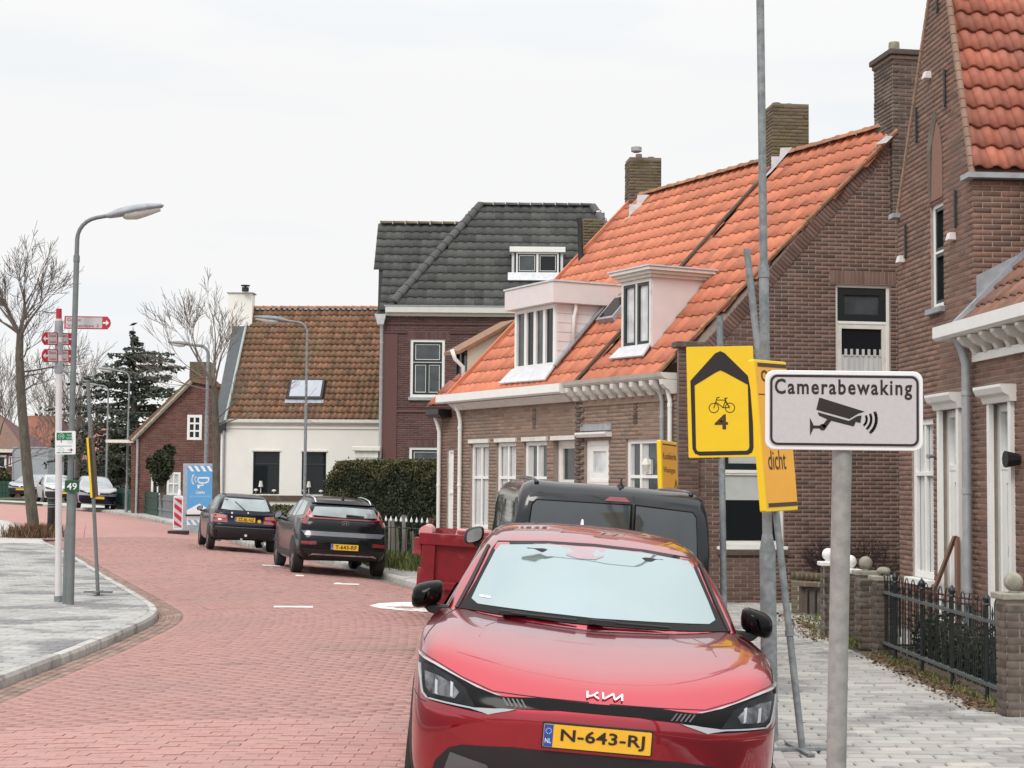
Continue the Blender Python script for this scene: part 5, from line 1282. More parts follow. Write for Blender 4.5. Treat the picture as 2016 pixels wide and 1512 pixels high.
# leaning pole with an edge-on yellow board
lp = gnd(193, 1172, ZP_L, False); ltop = at(173, 748, lp.y)
ls_ = thing('route_sign', 'leaning steel pole with a yellow board seen edge-on beside the cycle signpost', 'sign', lp)
mb = MB(); mb.tube([lp, ltop], .028, 10); mb.build('post', [m_lampgreen], ls_, smooth=True, angle=40)
mb = MB(); mb.box(lp + Vector((0, 0, .05)), (.42, .05, .03)); mb.box(lp + Vector((0, 0, .05)), (.05, .42, .028)); mb.build('base_frame', [m_lampgreen], ls_)
e = [at(170, 862, lp.y - .05), at(174, 862, lp.y - .05), at(182, 979, lp.y - .05), at(178, 980, lp.y - .05)]
mb = MB(); v = Vector((-.15, .75, 0)); mb.hexa([e[3], e[2], e[2] + v, e[3] + v, e[0], e[1], e[1] + v, e[0] + v]); mb.build('board', [m_yel], ls_)
mb = MB(); e2 = [p + Vector((.04, .02, 0)) for p in e]; mb.hexa([e2[3], e2[2], e2[2] + v, e2[3] + v, e2[0], e2[1], e2[1] + v, e2[0] + v]); mb.build('board_back', [m_sbrown], ls_)
# litter bin
bn = gnd(100, 1058, ZP_L, True); bin_ = thing('litter_bin', 'slim black litter bin beside the leaning bare tree trunk', 'bin', bn)
mb = MB(); mb.tube([bn, bn + Vector((0, 0, 1.0))], .11, 14); mb.tube([bn + Vector((0, 0, 1.02)), bn + Vector((0, 0, 1.12))], .115, 14); mb.build('body', [m_black], bin_, smooth=True, angle=40)
for z in (.86, .93):
    mb = MB(); mb.tube([bn + Vector((0, 0, z)), bn + Vector((0, 0, z + .03))], .113, 14); mb.build('band', [m_galv], bin_)

# ------------------------------------------------------------------ blue camera board on its trailer, and the barrier beacon
YB = 53.5
ground_b = gz(YB) + .02
bb = thing('camera_board', 'tall blue and white camera notice board with striped ends beside the hatchback', 'notice board', Vector((at(390, 1000, YB).x, YB, ground_b)))
c_ = [at(369, 917, YB), at(417, 915, YB - .15), at(420, 1036, YB - .15), at(366, 1034, YB)]
F7 = Fr(sum(c_, Vector()) / 4, (c_[1] - c_[0]) + (c_[2] - c_[3]), (0, 0, 1)); W7 = (c_[1] - c_[0]).length * 1.02; H7 = (c_[0] - c_[3]).length
mb = MB(); plate(mb, F7, R4(-W7 / 2 - .16, W7 / 2 + .04, -H7 / 2 - .30, H7 / 2 + .07), -.01, .55); mb.build('cabinet', [mat('trailer_grey', (.36, .39, .43), .5, metal=.2, noise=.2, scale=8)], bb, bevel=.01)
mb = MB(); plate(mb, F7, R4(-W7 / 2, W7 / 2, -H7 / 2, H7 / 2), .0, .008); mb.build('panel', [m_sblue], bb)
mb = MB(); z = .004
for y0, y1 in ((H7 / 2 - .19, H7 / 2 - .01),):
    for kx in range(4):
        x0 = -W7 / 2 + .0 + kx * W7 / 4; mb.add([F7.pt(x, y, z) for x, y in ((x0 + .14, y0), (x0 + .24, y0), (x0 + .12, y1), (x0 + .01, y1))], [(0, 1, 2, 3)])
mb.add([F7.pt(x, y, z) for x, y in ((-W7 / 2, -H7 / 2 + .20), (W7 / 2, -H7 / 2 + .20), (W7 / 2, -H7 / 2 + .47), (0, -H7 / 2 + .72), (-W7 / 2, -H7 / 2 + .50))], [(0, 1, 2, 3, 4)])
q = W7 / 320.
cc = lambda x, y: ((x - 415) * q, (620 - y) * q * 1.0)
stroke(mb, F7, [cc(400, 405), cc(530, 405), cc(525, 450), cc(480, 470), cc(410, 465), cc(395, 440)], 18 * q, z, closed=True); mb.add([F7.pt(x, y, z) for x, y in (cc(385, 490), cc(415, 490), cc(415, 530), cc(390, 535))[::-1]], [(0, 1, 2, 3)])
stroke(mb, F7, [cc(415, 500), cc(455, 495), cc(465, 470)], 14 * q, z)
for rr in (45, 85): stroke(mb, F7, circ(*cc(400, 425), rr * q, 7, 140, 220), 16 * q, z)
text(mb, F7, 'CAMERA', 10 * q, cc(0, 585)[1], 115 * q, 34 * q, z, bold=.012)
mb.build('white_print', [m_swhite], bb)
mb = MB(); text(mb, F7, 'cameratoezicht', 10 * q, cc(0, 628)[1], 270 * q, 26 * q, z); mb.add([F7.pt(x, y, .0045) for x, y in R4(-.12, .12, -H7 / 2 + .55, -H7 / 2 + .60)], [(0, 1, 2, 3)]); mb.build('pale_print', [m_sblue2], bb)
mb = MB(); mb.add([F7.pt(x, y, z) for x, y in R4(-W7 / 2, W7 / 2, -H7 / 2, -H7 / 2 + .197)], [(0, 1, 2, 3)]); mb.build('pale_band', [m_swhite], bb)
mb = MB()
for kx in range(4):
    x0 = -W7 / 2 + kx * W7 / 4; mb.add([F7.pt(x, y, .005) for x, y in ((x0 + .14, -H7 / 2 + .01), (x0 + .24, -H7 / 2 + .01), (x0 + .12, -H7 / 2 + .18), (x0 + .01, -H7 / 2 + .18))], [(0, 1, 2, 3)])
mb.build('teal_stripes', [m_stealblue], bb)
mb = MB(); mb.tube([F7.pt(-W7 / 2, -H7 / 2 + .33, .10), F7.pt(W7 / 2, -H7 / 2 + .33, .10)], .035, 8); mb.build('drawbar', [m_blackmat], bb)
def beacon(base, label):
    t = thing('barrier_beacon', label, 'traffic beacon', base)
    Fb = Fr(base + Vector((0, -.04, .68)), (1, .05, 0)); w, h = .30, .98
    mb = MB(); plate(mb, Fb, rrect(w, h + .1, .05), 0, .08); mb.build('blade', [m_swhite], t, bevel=.01)
    for kx in range(4):
        y0 = -h / 2 + .0 + kx * .27; mb = MB(); pts = [(-w / 2 + .03, y0 + .12), (w / 2 - .03, y0 - .08), (w / 2 - .03, y0 + .08), (-w / 2 + .03, y0 + .26)]
        pts = [(x, max(-h / 2 + .02, min(h / 2 - .02, y))) for x, y in pts]
        mb.add([Fb.pt(x, y, .003) for x, y in pts], [(0, 1, 2, 3)]); mb.build('red_stripe', [m_sred], t)
    mb = MB(); mb.add([Fb.pt(x, y, .0015) for x, y in R4(-w / 2 + .03, w / 2 - .03, -h / 2 + .01, h / 2 - .01)], [(0, 1, 2, 3)]); mb.build('grey_face', [m_sgrey], t)
    mb = MB(); mb.tube([Fb.pt(.03, h / 2 + .05, -.04), Fb.pt(.03, h / 2 + .2, -.04), Fb.pt(.03, h / 2 + .26, -.04)], [.055, .05, .025], 10); mb.build('lamp', [m_swhite], t, smooth=True, angle=40)
    mb = MB(); mb.box(base + Vector((.02, 0, .06)), (.62, .38, .12)); mb.build('foot', [m_blackmat], t, bevel=.02)
    return t
bc = gnd(350, 1052, .0, True); beacon(bc, 'red and white striped barrier beacon left of the blue camera board')
# ------------------------------------------------------------------ vehicles: smooth shells with conforming panels
def crgrid(T, nr, nc):
    """tensor Catmull-Rom through a table of points T[rows][cols]"""
    T = np.array(T, float)
    A = np.stack([catmull(T[:, j], nr) for j in range(T.shape[1])], axis=1)
    return np.stack([catmull(A[i], nc) for i in range(A.shape[0])], axis=0)
KROWS = [  # front quarter: rows bumper to cowl, columns centre to wheel
 [(0, .07, .20), (.35, .09, .20), (.65, .17, .20), (.83, .33, .22), (.905, .56, .24), (.925, .88, .26)],
 [(0, .02, .38), (.35, .04, .38), (.66, .12, .38), (.86, .29, .39), (.93, .55, .40), (.94, .9, .43)],
 [(0, .0, .55), (.35, .02, .55), (.67, .10, .555), (.872, .28, .56), (.938, .55, .58), (.945, .9, .6)],
 [(0, .0, .690), (.36, .02, .693), (.67, .11, .70), (.87, .29, .71), (.935, .55, .73), (.945, .9, .74)],
 [(0, .05, .765), (.36, .08, .775), (.66, .18, .81), (.86, .34, .865), (.925, .58, .88), (.94, .9, .90)],
 [(0, .24, .868), (.34, .27, .885), (.63, .35, .922), (.82, .47, .955), (.905, .68, .962), (.93, .95, .965)],
 [(0, .72, .972), (.34, .74, .985), (.62, .79, 1.008), (.78, .85, 1.022), (.885, .95, 1.005), (.922, 1.1, .99)],
 [(0, 1.22, 1.030), (.34, 1.24, 1.035), (.6, 1.30, 1.042), (.75, 1.40, 1.052), (.865, 1.47, 1.035), (.905, 1.55, 1.01)]]
def shell(d):
    """d: dims. returns list of (grid, key) surfaces in car space: x right, y towards the tail, z up"""
    W, L, zb, zc, yc = d['W'], d['L'], d.get('zb', .20), d['zcowl'], d['ycowl']
    kx = W / .945
    zt = lambda z: np.interp(z, [.20, .55, .69, .765, 1.03], [zb, d.get('zf', .55), d.get('zl', .69), d.get('zh', .765), zc])
    ks = yc / 1.22
    rows = [[(x * kx, y * ks, float(zt(z)) + max(0, z - 1.03)) for (x, y, z) in r] for r in KROWS]
    belt = d['belt']; beltr = d.get('beltr', belt)
    ysides = np.linspace(max(yc * 1.35, 1.7), L - .75, 4)
    def zcol(y): return float(np.interp(y, [1.5, L - .5], [max(zc - .03, belt - .02), beltr]))
    side_prof = [(.965, 0), (.99, .22), (1.0, .42), (1.0, .58), (.995, .74), (.982, .86), (.965, .95), (.945, 1.0)]
    tail = d.get('tail', [(.02, -.10, 0), (.0, -.02, .2), (0, 0, .4), (0, 0, .56), (0, -.05, .72), (0, -.08, .84), (0, -.11, .93), (0, -.15, 1.0)])
    for i, r in enumerate(rows):
        f, t = side_prof[i]
        for y in ysides: r.append((W * f, float(y), zb + (zcol(y) - zb) * t))
        tx, ty, tt = tail[i]; zr = zb + .06 + (beltr - zb - .06) * tt
        for (fx, dy) in d.get('tailplan', ((.965, -.40), (.88, -.13), (.5, -.025), (0, 0))):
            r.append((W * (fx - (tx if fx else 0)) * (f / 1.0 if fx > .6 else 1), L + dy + ty, zr))
    low = crgrid(rows, 4, 4)
    re, rz = d['re'], d['roof']; wt = d['wst']; rt, rb = d['rt'], d['rb']; bw = d.get('bw', W * .93)
    ws = d.get('wsx', .80 * kx); yw = yc - .10
    def row(yc_, zc_, xe, ye, ze, bx, yb, zb_, crown=.01, c1=.56, dy1=.25):
        mx, my, mz = (xe * .45 + bx * .55), (ye + yb) / 2, (ze + zb_) / 2
        return [(0, yc_, zc_), (xe * c1, yc_ + (ye - yc_) * dy1, zc_ - (zc_ - ze) * .18), (xe, ye, ze), (mx, my, mz), (bx, yb, zb_)]
    zb_ = belt - .03
    wy, wz = wt
    U = [row(yw, zc - .012, ws, yc + .16, zc, bw, yc + .22, zb_),
         row(yw + (wy - yw) * .52, zc + (wz - zc) * .56, ws + (re - ws) * .42, yw + (wy - yw) * .52 + .16, zc + (wz - zc) * .56 - .03, bw, yw + (wy - yw) * .52 + .2, zb_),
         row(wy, wz, re + .012, wy + .10, wz - .05, bw, wy + .12, zb_),
         row(d.get('ypk', wy + .5), rz, re, d.get('ypk', wy + .5), rz - d.get('rc', .065), bw, d.get('ypk', wy + .5), zb_),
         row(rt[0] - .55, rz - d.get('rdrop', .02), re - .02, rt[0] - .55, rz - d.get('rdrop', .02) - d.get('rc', .065), bw - .01, rt[0] - .55, beltr - .03),
         row(rt[0], rt[1], d.get('rte', re - .06), rt[0] - .05, rt[1] - .05, bw * .98, rt[0] - .12, beltr - .03, dy1=.1),
         row(rb[0], rb[1], d.get('rbe', W * .78), rb[0] - .08, rb[1] - .01, bw * .93, rb[0] - .22, beltr - .03, dy1=.1),
         row(rb[0] + .02, rb[1] - .16, W * .76, rb[0] - .06, rb[1] - .16, bw * .90, rb[0] - .2, beltr - .18, dy1=.1)]
    up = crgrid(U, 5, 4)
    return low, up
def grid_faces(nr, nc, flip=False): return [(i * nc + j, i * nc + j + 1, (i + 1) * nc + j + 1, (i + 1) * nc + j) for i in range(nr - 1) for j in range(nc - 1)]
def mirrored(g): h = g.copy(); h[..., 0] *= -1; return h[:, ::-1]
class Car:
    def __init__(s, name, label, cat, d, M, paint, group=None, body='body', hood=None, roofmat=None):
        s.t = thing(name, label, cat, group=group, mat=M); s.M = M; s.d = d
        low, up = shell(d); s.low, s.up = low, up
        V, F = [], []
        for g in (low, mirrored(low), up, mirrored(up)):
            b = len(V); V += [tuple(p) for p in g.reshape(-1, 3)]; F += [tuple(i + b for i in f) for f in grid_faces(*g.shape[:2])]
        s.bvh = BVHTree.FromPolygons([Vector(v) for v in V], F)
        # lower shell joined at the centre line, then upper shell
        full = np.concatenate([mirrored(low)[:, :-1], low], axis=1); fu = np.concatenate([mirrored(up)[:, :-1], up], axis=1)
        mb = MB(); n = full.shape
        if hood:
            r0, c0 = hood; mid = n[1] // 2
            bodyF, hoodF = [], []
            for i in range(n[0] - 1):
                for j in range(n[1] - 1):
                    (hoodF if (i >= r0 and abs(j + .5 - mid) < c0) else bodyF).append((i * n[1] + j, i * n[1] + j + 1, (i + 1) * n[1] + j + 1, (i + 1) * n[1] + j))
            mb.add(full.reshape(-1, 3), bodyF); mh = MB(); mh.add(full.reshape(-1, 3), hoodF)
            s.hood = s.weld(mh, 'hood', paint)
        else:
            mb.add(full.reshape(-1, 3), grid_faces(*n[:2]))
        zb = d.get('zb', .2); outline = [tuple(p) for p in full[0]]; mb.add(outline, [tuple(range(len(outline)))])
        s.body = s.weld(mb, body, paint)
        mb = MB(); mb.add(fu.reshape(-1, 3), grid_faces(*fu.shape[:2])); s.roof = s.weld(mb, 'cabin', roofmat or paint)
    def weld(s, mb, name, m):
        o = mb.build(name, [m], s.t, smooth=True, off=None)
        bm = bmesh.new(); bm.from_mesh(o.data); bmesh.ops.remove_doubles(bm, verts=bm.verts, dist=1e-4)
        loose = [v for v in bm.verts if not v.link_faces]; bmesh.ops.delete(bm, geom=loose, context='VERTS')
        bmesh.ops.recalc_face_normals(bm, faces=bm.faces); bm.to_mesh(o.data); bm.free(); return o
    def cast(s, a, b, view):
        if view == 'front': o, d = Vector((a, -3, b)), Vector((0, 1, 0))
        elif view == 'rear': o, d = Vector((a, 12, b)), Vector((0, -1, 0))
        elif view == 'right': o, d = Vector((4, a, b)), Vector((-1, 0, 0))
        elif view == 'left': o, d = Vector((-4, a, b)), Vector((1, 0, 0))
        else: o, d = Vector((a, b, 5)), Vector((0, 0, -1))
        h, n, i, dist = s.bvh.ray_cast(o, d)
        if h is None: return None, None
        if n.dot(d) > 0: n = -n
        return h, n
    def panel(s, name, poly, view, m, lift=.006, step=.07, parent=None, both=False, kind=None, holes=()):
        """conforming sheet with a rim, its outline drawn in the view plane"""
        out = None
        for sg in ((1, -1) if both else (1,)):
            P = [(x * sg if view in ('front', 'rear', 'top') else x, y) for x, y in poly]
            vw = view if sg == 1 else {'right': 'left', 'left': 'right'}.get(view, view)
            pts = []
            n = len(P)
            for i in range(n):
                a, b = Vector(P[i]), Vector(P[(i + 1) % n]); k = max(1, int((b - a).length / step + .5))
                for q in range(k): pts.append(a + (b - a) * (q / k))
            nb = len(pts); es = [(i, (i + 1) % nb) for i in range(nb)]
            xs = [p.x for p in pts]; ys = [p.y for p in pts]; loop = [(p.x, p.y) for p in pts]
            x = min(xs) + step * .6
            while x < max(xs):
                y = min(ys) + step * .6
                while y < max(ys):
                    if in_poly((x, y), loop) and min((Vector((x, y)) - p).length for p in pts) > step * .45: pts.append(Vector((x, y)))
                    y += step
                x += step
            ov, oe, of = delaunay_2d_cdt(pts, es, [], 0, 1e-6)[:3]
            V, ok = [], []
            for p in ov:
                h, nn = s.cast(p.x, p.y, vw)
                if h is None: V.append((None, None)); continue
                V.append((h, nn))
            fs = []
            for f in of:
                c = sum((ov[i] for i in f), Vector((0, 0))) / len(f)
                if in_poly(c, loop) and all(V[i][0] is not None for i in f): fs.append(tuple(f))
            mb = MB(); top = [tuple(h + nn * lift) if h is not None else (0, 0, 0) for h, nn in V]; bot = [tuple(h - nn * .004) if h is not None else (0, 0, 0) for h, nn in V]
            mb.add(top, fs)
            cnt = {}
            for f in fs:
                for i in range(len(f)):
                    e = (f[i], f[(i + 1) % len(f)]); cnt[e] = cnt.get(e, 0) + 1
            rim = [e for e in cnt if (e[1], e[0]) not in cnt]; b = len(top)
            mb.add(bot, [])
            for (i, j) in rim: mb.f.append((j, i, b + i, b + j)); mb.mi.append(0)
            o = mb.build(name, [m], parent or s.t, smooth=True, angle=35, kind=kind)
            out = out or o
        return out
    def wheels(s, ys, r=.33, w=.21, rim=None, inset=.0, track=None, tyre=None):
        for y in ys:
            for sg in (-1, 1):
                x = (track or s.d['W']) * sg - sg * (w / 2 + inset)
                c = Vector((x, y, r)); mb = MB()
                mb.lathe(c, [(.0, -w / 2 * .6), (r * .6, -w / 2 * .8), (r * .9, -w / 2), (r, -w / 2 * .75), (r, w / 2 * .75), (r * .9, w / 2), (r * .64, w / 2 * .9), (0, w / 2 * .6)], axis=(sg, 0, 0), n=24); wl = mb.build('wheel', [m_tyre], s.t, smooth=True, angle=40)
                mb = MB(); mb.lathe(c + Vector((sg * w / 2 * .9, 0, 0)), [(r * .66, 0), (r * .62, -.01), (r * .58, -.05), (.001, -.05)], axis=(sg, 0, 0), n=24); mb.build('rim', [rim or m_rim], wl, smooth=True, angle=30)
                for k in range(5):
                    a = 2 * math.pi * k / 5; dvec = Vector((0, math.cos(a), math.sin(a))); t2 = Vector((0, -math.sin(a), math.cos(a)))
                    mb = MB(); q = c + Vector((sg * (w / 2 * .9 - .02), 0, 0)); mb.hexa([q + t2 * .05 + dvec * .03, q - t2 * .05 + dvec * .03, q - t2 * .03 + dvec * r * .62, q + t2 * .03 + dvec * r * .62] + [p + Vector((sg * .02, 0, 0)) for p in (q + t2 * .05 + dvec * .03, q - t2 * .05 + dvec * .03, q - t2 * .03 + dvec * r * .62, q + t2 * .03 + dvec * r * .62)]); mb.build('spoke', [rim or m_rim], wl)
            ar = [(y + (r + .07) * math.cos(math.pi * k / 12), r + (r + .07) * math.sin(math.pi * k / 12)) for k in range(13)]
            lo = s.d.get('zb', .2) + .02
            ar = [(a, max(b, lo)) for a, b in ar]; ar = [(ar[0][0], lo)] + ar[1:-1] + [(ar[-1][0], lo)]
            s.panel('wheel_arch', ar[::1], 'right', m_blackmat, .004, .08, both=True)
    def number_plate(s, view, cx, cz, txt, w=.52, h=.11, tilt=0):
        hN = s.cast(cx, cz, view)[0]; sg = -1 if view == 'front' else 1
        y = hN.y + sg * .02
        F = Fr((cx, y, cz), (1, 0, 0) if view == 'front' else (-1, 0, 0), (0, math.sin(tilt), math.cos(tilt)))
        if view == 'rear': F.n = Vector((0, 1, 0)); 
        mb = MB(); plate(mb, F, rrect(w + .016, h + .016, .008), -.003, .03); p = mb.build('number_plate', [m_blackmat], s.t)
        mb = MB(); plate(mb, F, rrect(w, h, .006), .0, .004); mb.build('plate_face', [m_plate_y], p)
        mb = MB(); plate(mb, F, R4(-w / 2 + .002, -w / 2 + .046, -h / 2 + .002, h / 2 - .002), .0015, .001); mb.build('country_band', [m_plate_b], p)
        mb = MB(); text(mb, F, 'NL', -w / 2 + .024, -h * .22, .030, .022, .0028, bold=.01, mi=0); 
        for px_, pz_ in circ(-w / 2 + .024, h * .2, .013, 10): mb.add([F.pt(px_ + a, pz_ + b, .0028) for a, b in ((-.0018, -.0018), (.0018, -.0018), (.0018, .0018), (-.0018, .0018))], [(0, 1, 2, 3)])
        mb.build('country_code', [m_swhite], p)
        if not txt: return p
        mb = MB(); text(mb, F, txt, .026, 0, w * .78, h * .68, .003, bold=.02, space=1.05); mb.build('lettering', [m_sblack], p)
        return p
def carM(C, yaw, roll=0, pitch=0):
    return Matrix.Translation(C) @ Matrix.Rotation(yaw, 4, 'Z') @ Matrix.Rotation(roll, 4, 'Y') @ Matrix.Rotation(pitch, 4, 'X')
m_tyre = mat('tyre', (.018, .018, .018), .85, noise=.2, scale=20)
m_rim = mat('rim_grey', (.22, .22, .23), .4, metal=.7, noise=.1)
m_rimdk = mat('rim_dark', (.03, .03, .032), .4, metal=.4, noise=.1)
m_kred = mat('paint_red', (.40, .004, .024), .30, metal=.95, noise=.0, coat=1.0, spec=.5)
m_kred.node_tree.nodes['Principled BSDF'].inputs['Coat IOR'].default_value = 1.75
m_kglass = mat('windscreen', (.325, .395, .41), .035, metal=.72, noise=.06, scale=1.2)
m_gloss = mat('gloss_black', (.005, .005, .006), .12, noise=0, coat=0, spec=.14)
m_chrome = mat('chrome', (.72, .73, .75), .16, metal=1.0, noise=0)
m_lampglass = mat('headlamp_glass', (.014, .015, .018), .1, noise=.8, scale=11, spec=.2)
m_reflector = mat('reflector', (.15, .155, .17), .25, metal=.6, noise=1.0, scale=16)
m_drl = mat('light_guide', (.42, .44, .46), .25, noise=.05, coat=.5)
m_tail = mat('tail_lamp', (.20, .008, .012), .15, noise=.25, scale=10, coat=1)
m_tailpale = mat('tail_lamp_pale', (.48, .20, .18), .2, noise=.2, scale=10, coat=.5)
m_dkblue = mat('paint_dark_blue', (.006, .007, .018), .2, noise=0, coat=.2, spec=.2)
m_blackpaint = mat('paint_black', (.005, .006, .008), .16, noise=0, coat=.2, spec=.2)
m_caddy = mat('paint_black_van', (.008, .010, .014), .18, noise=0, coat=.5, spec=.35)
m_silver = mat('paint_silver', (.36, .37, .39), .3, metal=.5, noise=0, coat=.6)
m_carglass = mat('car_glass', (.05, .06, .065), .04, noise=.2, spec=.9, ior=1.8)
m_carglass_l = mat('car_glass_bright', (.23, .28, .29), .05, noise=.35, scale=3, spec=.9, ior=1.7)
m_bgrey = mat('bumper_grey', (.10, .105, .11), .4, noise=.1)
m_skipred = mat('skip_red', (.22, .010, .018), .5, noise=.16, scale=6, stain=(.42, .10, .10, .5), sscale=3, samt=(.55, .7))
m_skippale = mat('skip_pale', (.62, .30, .30), .5, noise=.1)
# --- the red car in front
dK = dict(W=.945, L=4.68, zcowl=1.03, ycowl=1.22, belt=1.00, beltr=1.02, re=.625, roof=1.545, wst=(1.93, 1.475), ypk=2.75, rt=(3.95, 1.40), rb=(4.42, 1.10), wsx=.80, bw=.885, rc=.07)
KM = carM(Vector((.378, 7.81, .018)), R_(-.5), R_(4.5))
kia = Car('red_car', 'glossy red electric crossover parked facing the camera, plate N-643-RJ', 'car', dK, KM, m_kred, hood=(16, 13))
P_ = kia.panel
ws = [(-.765, 1.052), (-.69, 1.20), (-.615, 1.385), (-.585, 1.43), (-.30, 1.455), (0, 1.463), (.30, 1.455), (.585, 1.43), (.615, 1.385), (.69, 1.20), (.765, 1.052), (.4, 1.042), (0, 1.040), (-.4, 1.042)]
wscr = P_('windscreen', ws[::-1], 'front', m_gloss, .004, .08)
wi = [(-.70, 1.105), (-.665, 1.20), (-.595, 1.37), (-.565, 1.408), (-.30, 1.434), (0, 1.441), (.30, 1.434), (.565, 1.408), (.595, 1.37), (.665, 1.20), (.70, 1.105), (.66, 1.083), (0, 1.072), (-.66, 1.083)]
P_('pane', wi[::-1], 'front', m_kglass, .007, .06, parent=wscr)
P_('sensor_shade', [(-.20, 1.437), (.06, 1.440), (.05, 1.395), (.0, 1.375), (-.10, 1.372), (-.17, 1.385)], 'front', mat('shade_pinkgrey', (.40, .30, .33), .2, metal=.5, noise=.05), .0085, .05, parent=wscr)
P_('sticker', [(-.655, 1.118), (-.59, 1.116), (-.59, 1.128), (-.655, 1.130)], 'front', m_leadwhite, .009, .03, parent=wscr)
for sg in (-1, 1):   # pillars: grey side window edge
    P_('pillar_trim', [(sg * .79, 1.05), (sg * .725, 1.20), (sg * .645, 1.40), (sg * .63, 1.40), (sg * .705, 1.20), (sg * .772, 1.05)], 'front', m_blackmat, .009, .05)
P_('side_window', [(1.75, 1.03), (2.3, 1.36), (3.0, 1.40), (3.8, 1.30), (4.05, 1.12), (3.2, 1.05)], 'right', m_carglass, .005, .12, both=True)
P_('rear_window', [(-.55, 1.36), (.55, 1.36), (.66, 1.16), (-.66, 1.16)], 'rear', m_carglass, .005, .1)
P_('rear_lamp', [(-.85, .90), (.85, .90), (.85, .82), (-.85, .82)], 'rear', m_tail, .008, .1)
# black band between the lamps, lamps
band = [(-.47, .748), (-.30, .757), (0, .754), (.30, .757), (.47, .748), (.40, .705), (.2, .716), (0, .717), (-.2, .716), (-.40, .705)]
P_('front_band', band[::-1], 'front', m_gloss, .010, .04)
for sg in (-1, 1):
    X = lambda pts: [(sg * x, z) for x, z in pts]
    hl = P_('headlight', X([(.915, .885), (.905, .84), (.865, .70), (.83, .682), (.53, .663), (.40, .700), (.455, .748), (.56, .765), (.68, .80), (.82, .855)]), 'front', m_gloss, .008, .04)
    P_('lamp_glass', X([(.888, .845), (.862, .715), (.83, .698), (.60, .690), (.655, .765), (.72, .80), (.82, .840)]), 'front', m_lampglass, .012, .04, parent=hl)
    P_('lens', X([(.865, .815), (.80, .805), (.72, .775), (.68, .742), (.70, .712), (.82, .716), (.85, .74)]), 'front', m_reflector, .014, .03, parent=hl)
    for a, b in ((.790, .803), (.715, .727)): P_('lens_bar', X([(b, .785), (a, .778), (a - .006, .715), (b - .006, .720)]), 'front', m_drl, .018, .02, parent=hl)
    P_('light_guide', X([(.915, .886), (.80, .850), (.66, .796), (.54, .762), (.47, .748), (.50, .750), (.60, .774), (.70, .806), (.82, .848), (.90, .874)]), 'front', m_drl, .015, .03, parent=hl)
    P_('light_guide', X([(.905, .84), (.868, .71), (.84, .688), (.834, .692), (.860, .714), (.897, .842)]), 'front', m_drl, .015, .03, parent=hl)
    P_('light_guide', X([(.835, .688), (.62, .679), (.53, .664), (.40, .700), (.50, .694), (.60, .686), (.825, .695)]), 'front', m_drl, .015, .03, parent=hl)
    for k in range(5): P_('lamp_rib', X([(.47 - k * .022, .742), (.462 - k * .022, .742), (.435 - k * .022, .712), (.443 - k * .022, .712)]), 'front', m_bgrey, .013, .03, parent=hl)
gr = [(-.80, .30), (-.775, .40), (-.715, .475), (-.65, .500), (-.4, .520), (0, .522), (.4, .520), (.65, .500), (.715, .475), (.775, .40), (.80, .30), (.6, .23), (0, .215), (-.6, .23)]
gl = P_('lower_grille', gr[::-1], 'front', m_blackmat, .004, .06)
for k in range(17): P_('grille_slat', [(-.36 + k * .045, .415), (-.345 + k * .045, .415), (-.352 + k * .045, .36), (-.367 + k * .045, .36)], 'front', m_bgrey, .012, .03, parent=gl)
for sg in (-1, 1): P_('grille_fin', [(sg * .70, .455), (sg * .52, .42), (sg * .42, .30), (sg * .74, .30)], 'front', m_bgrey, .012, .06, parent=gl)
P_('bumper_edge', [(-.86, .655), (-.52, .634), (-.2, .655), (0, .658), (.2, .655), (.52, .634), (.86, .655), (.84, .640), (.52, .622), (.2, .643), (0, .645), (-.2, .643), (-.52, .622), (-.84, .640)][::-1], 'front', m_kred, .010, .05)
kia.number_plate('front', 0, .60, 'N-643-RJ')
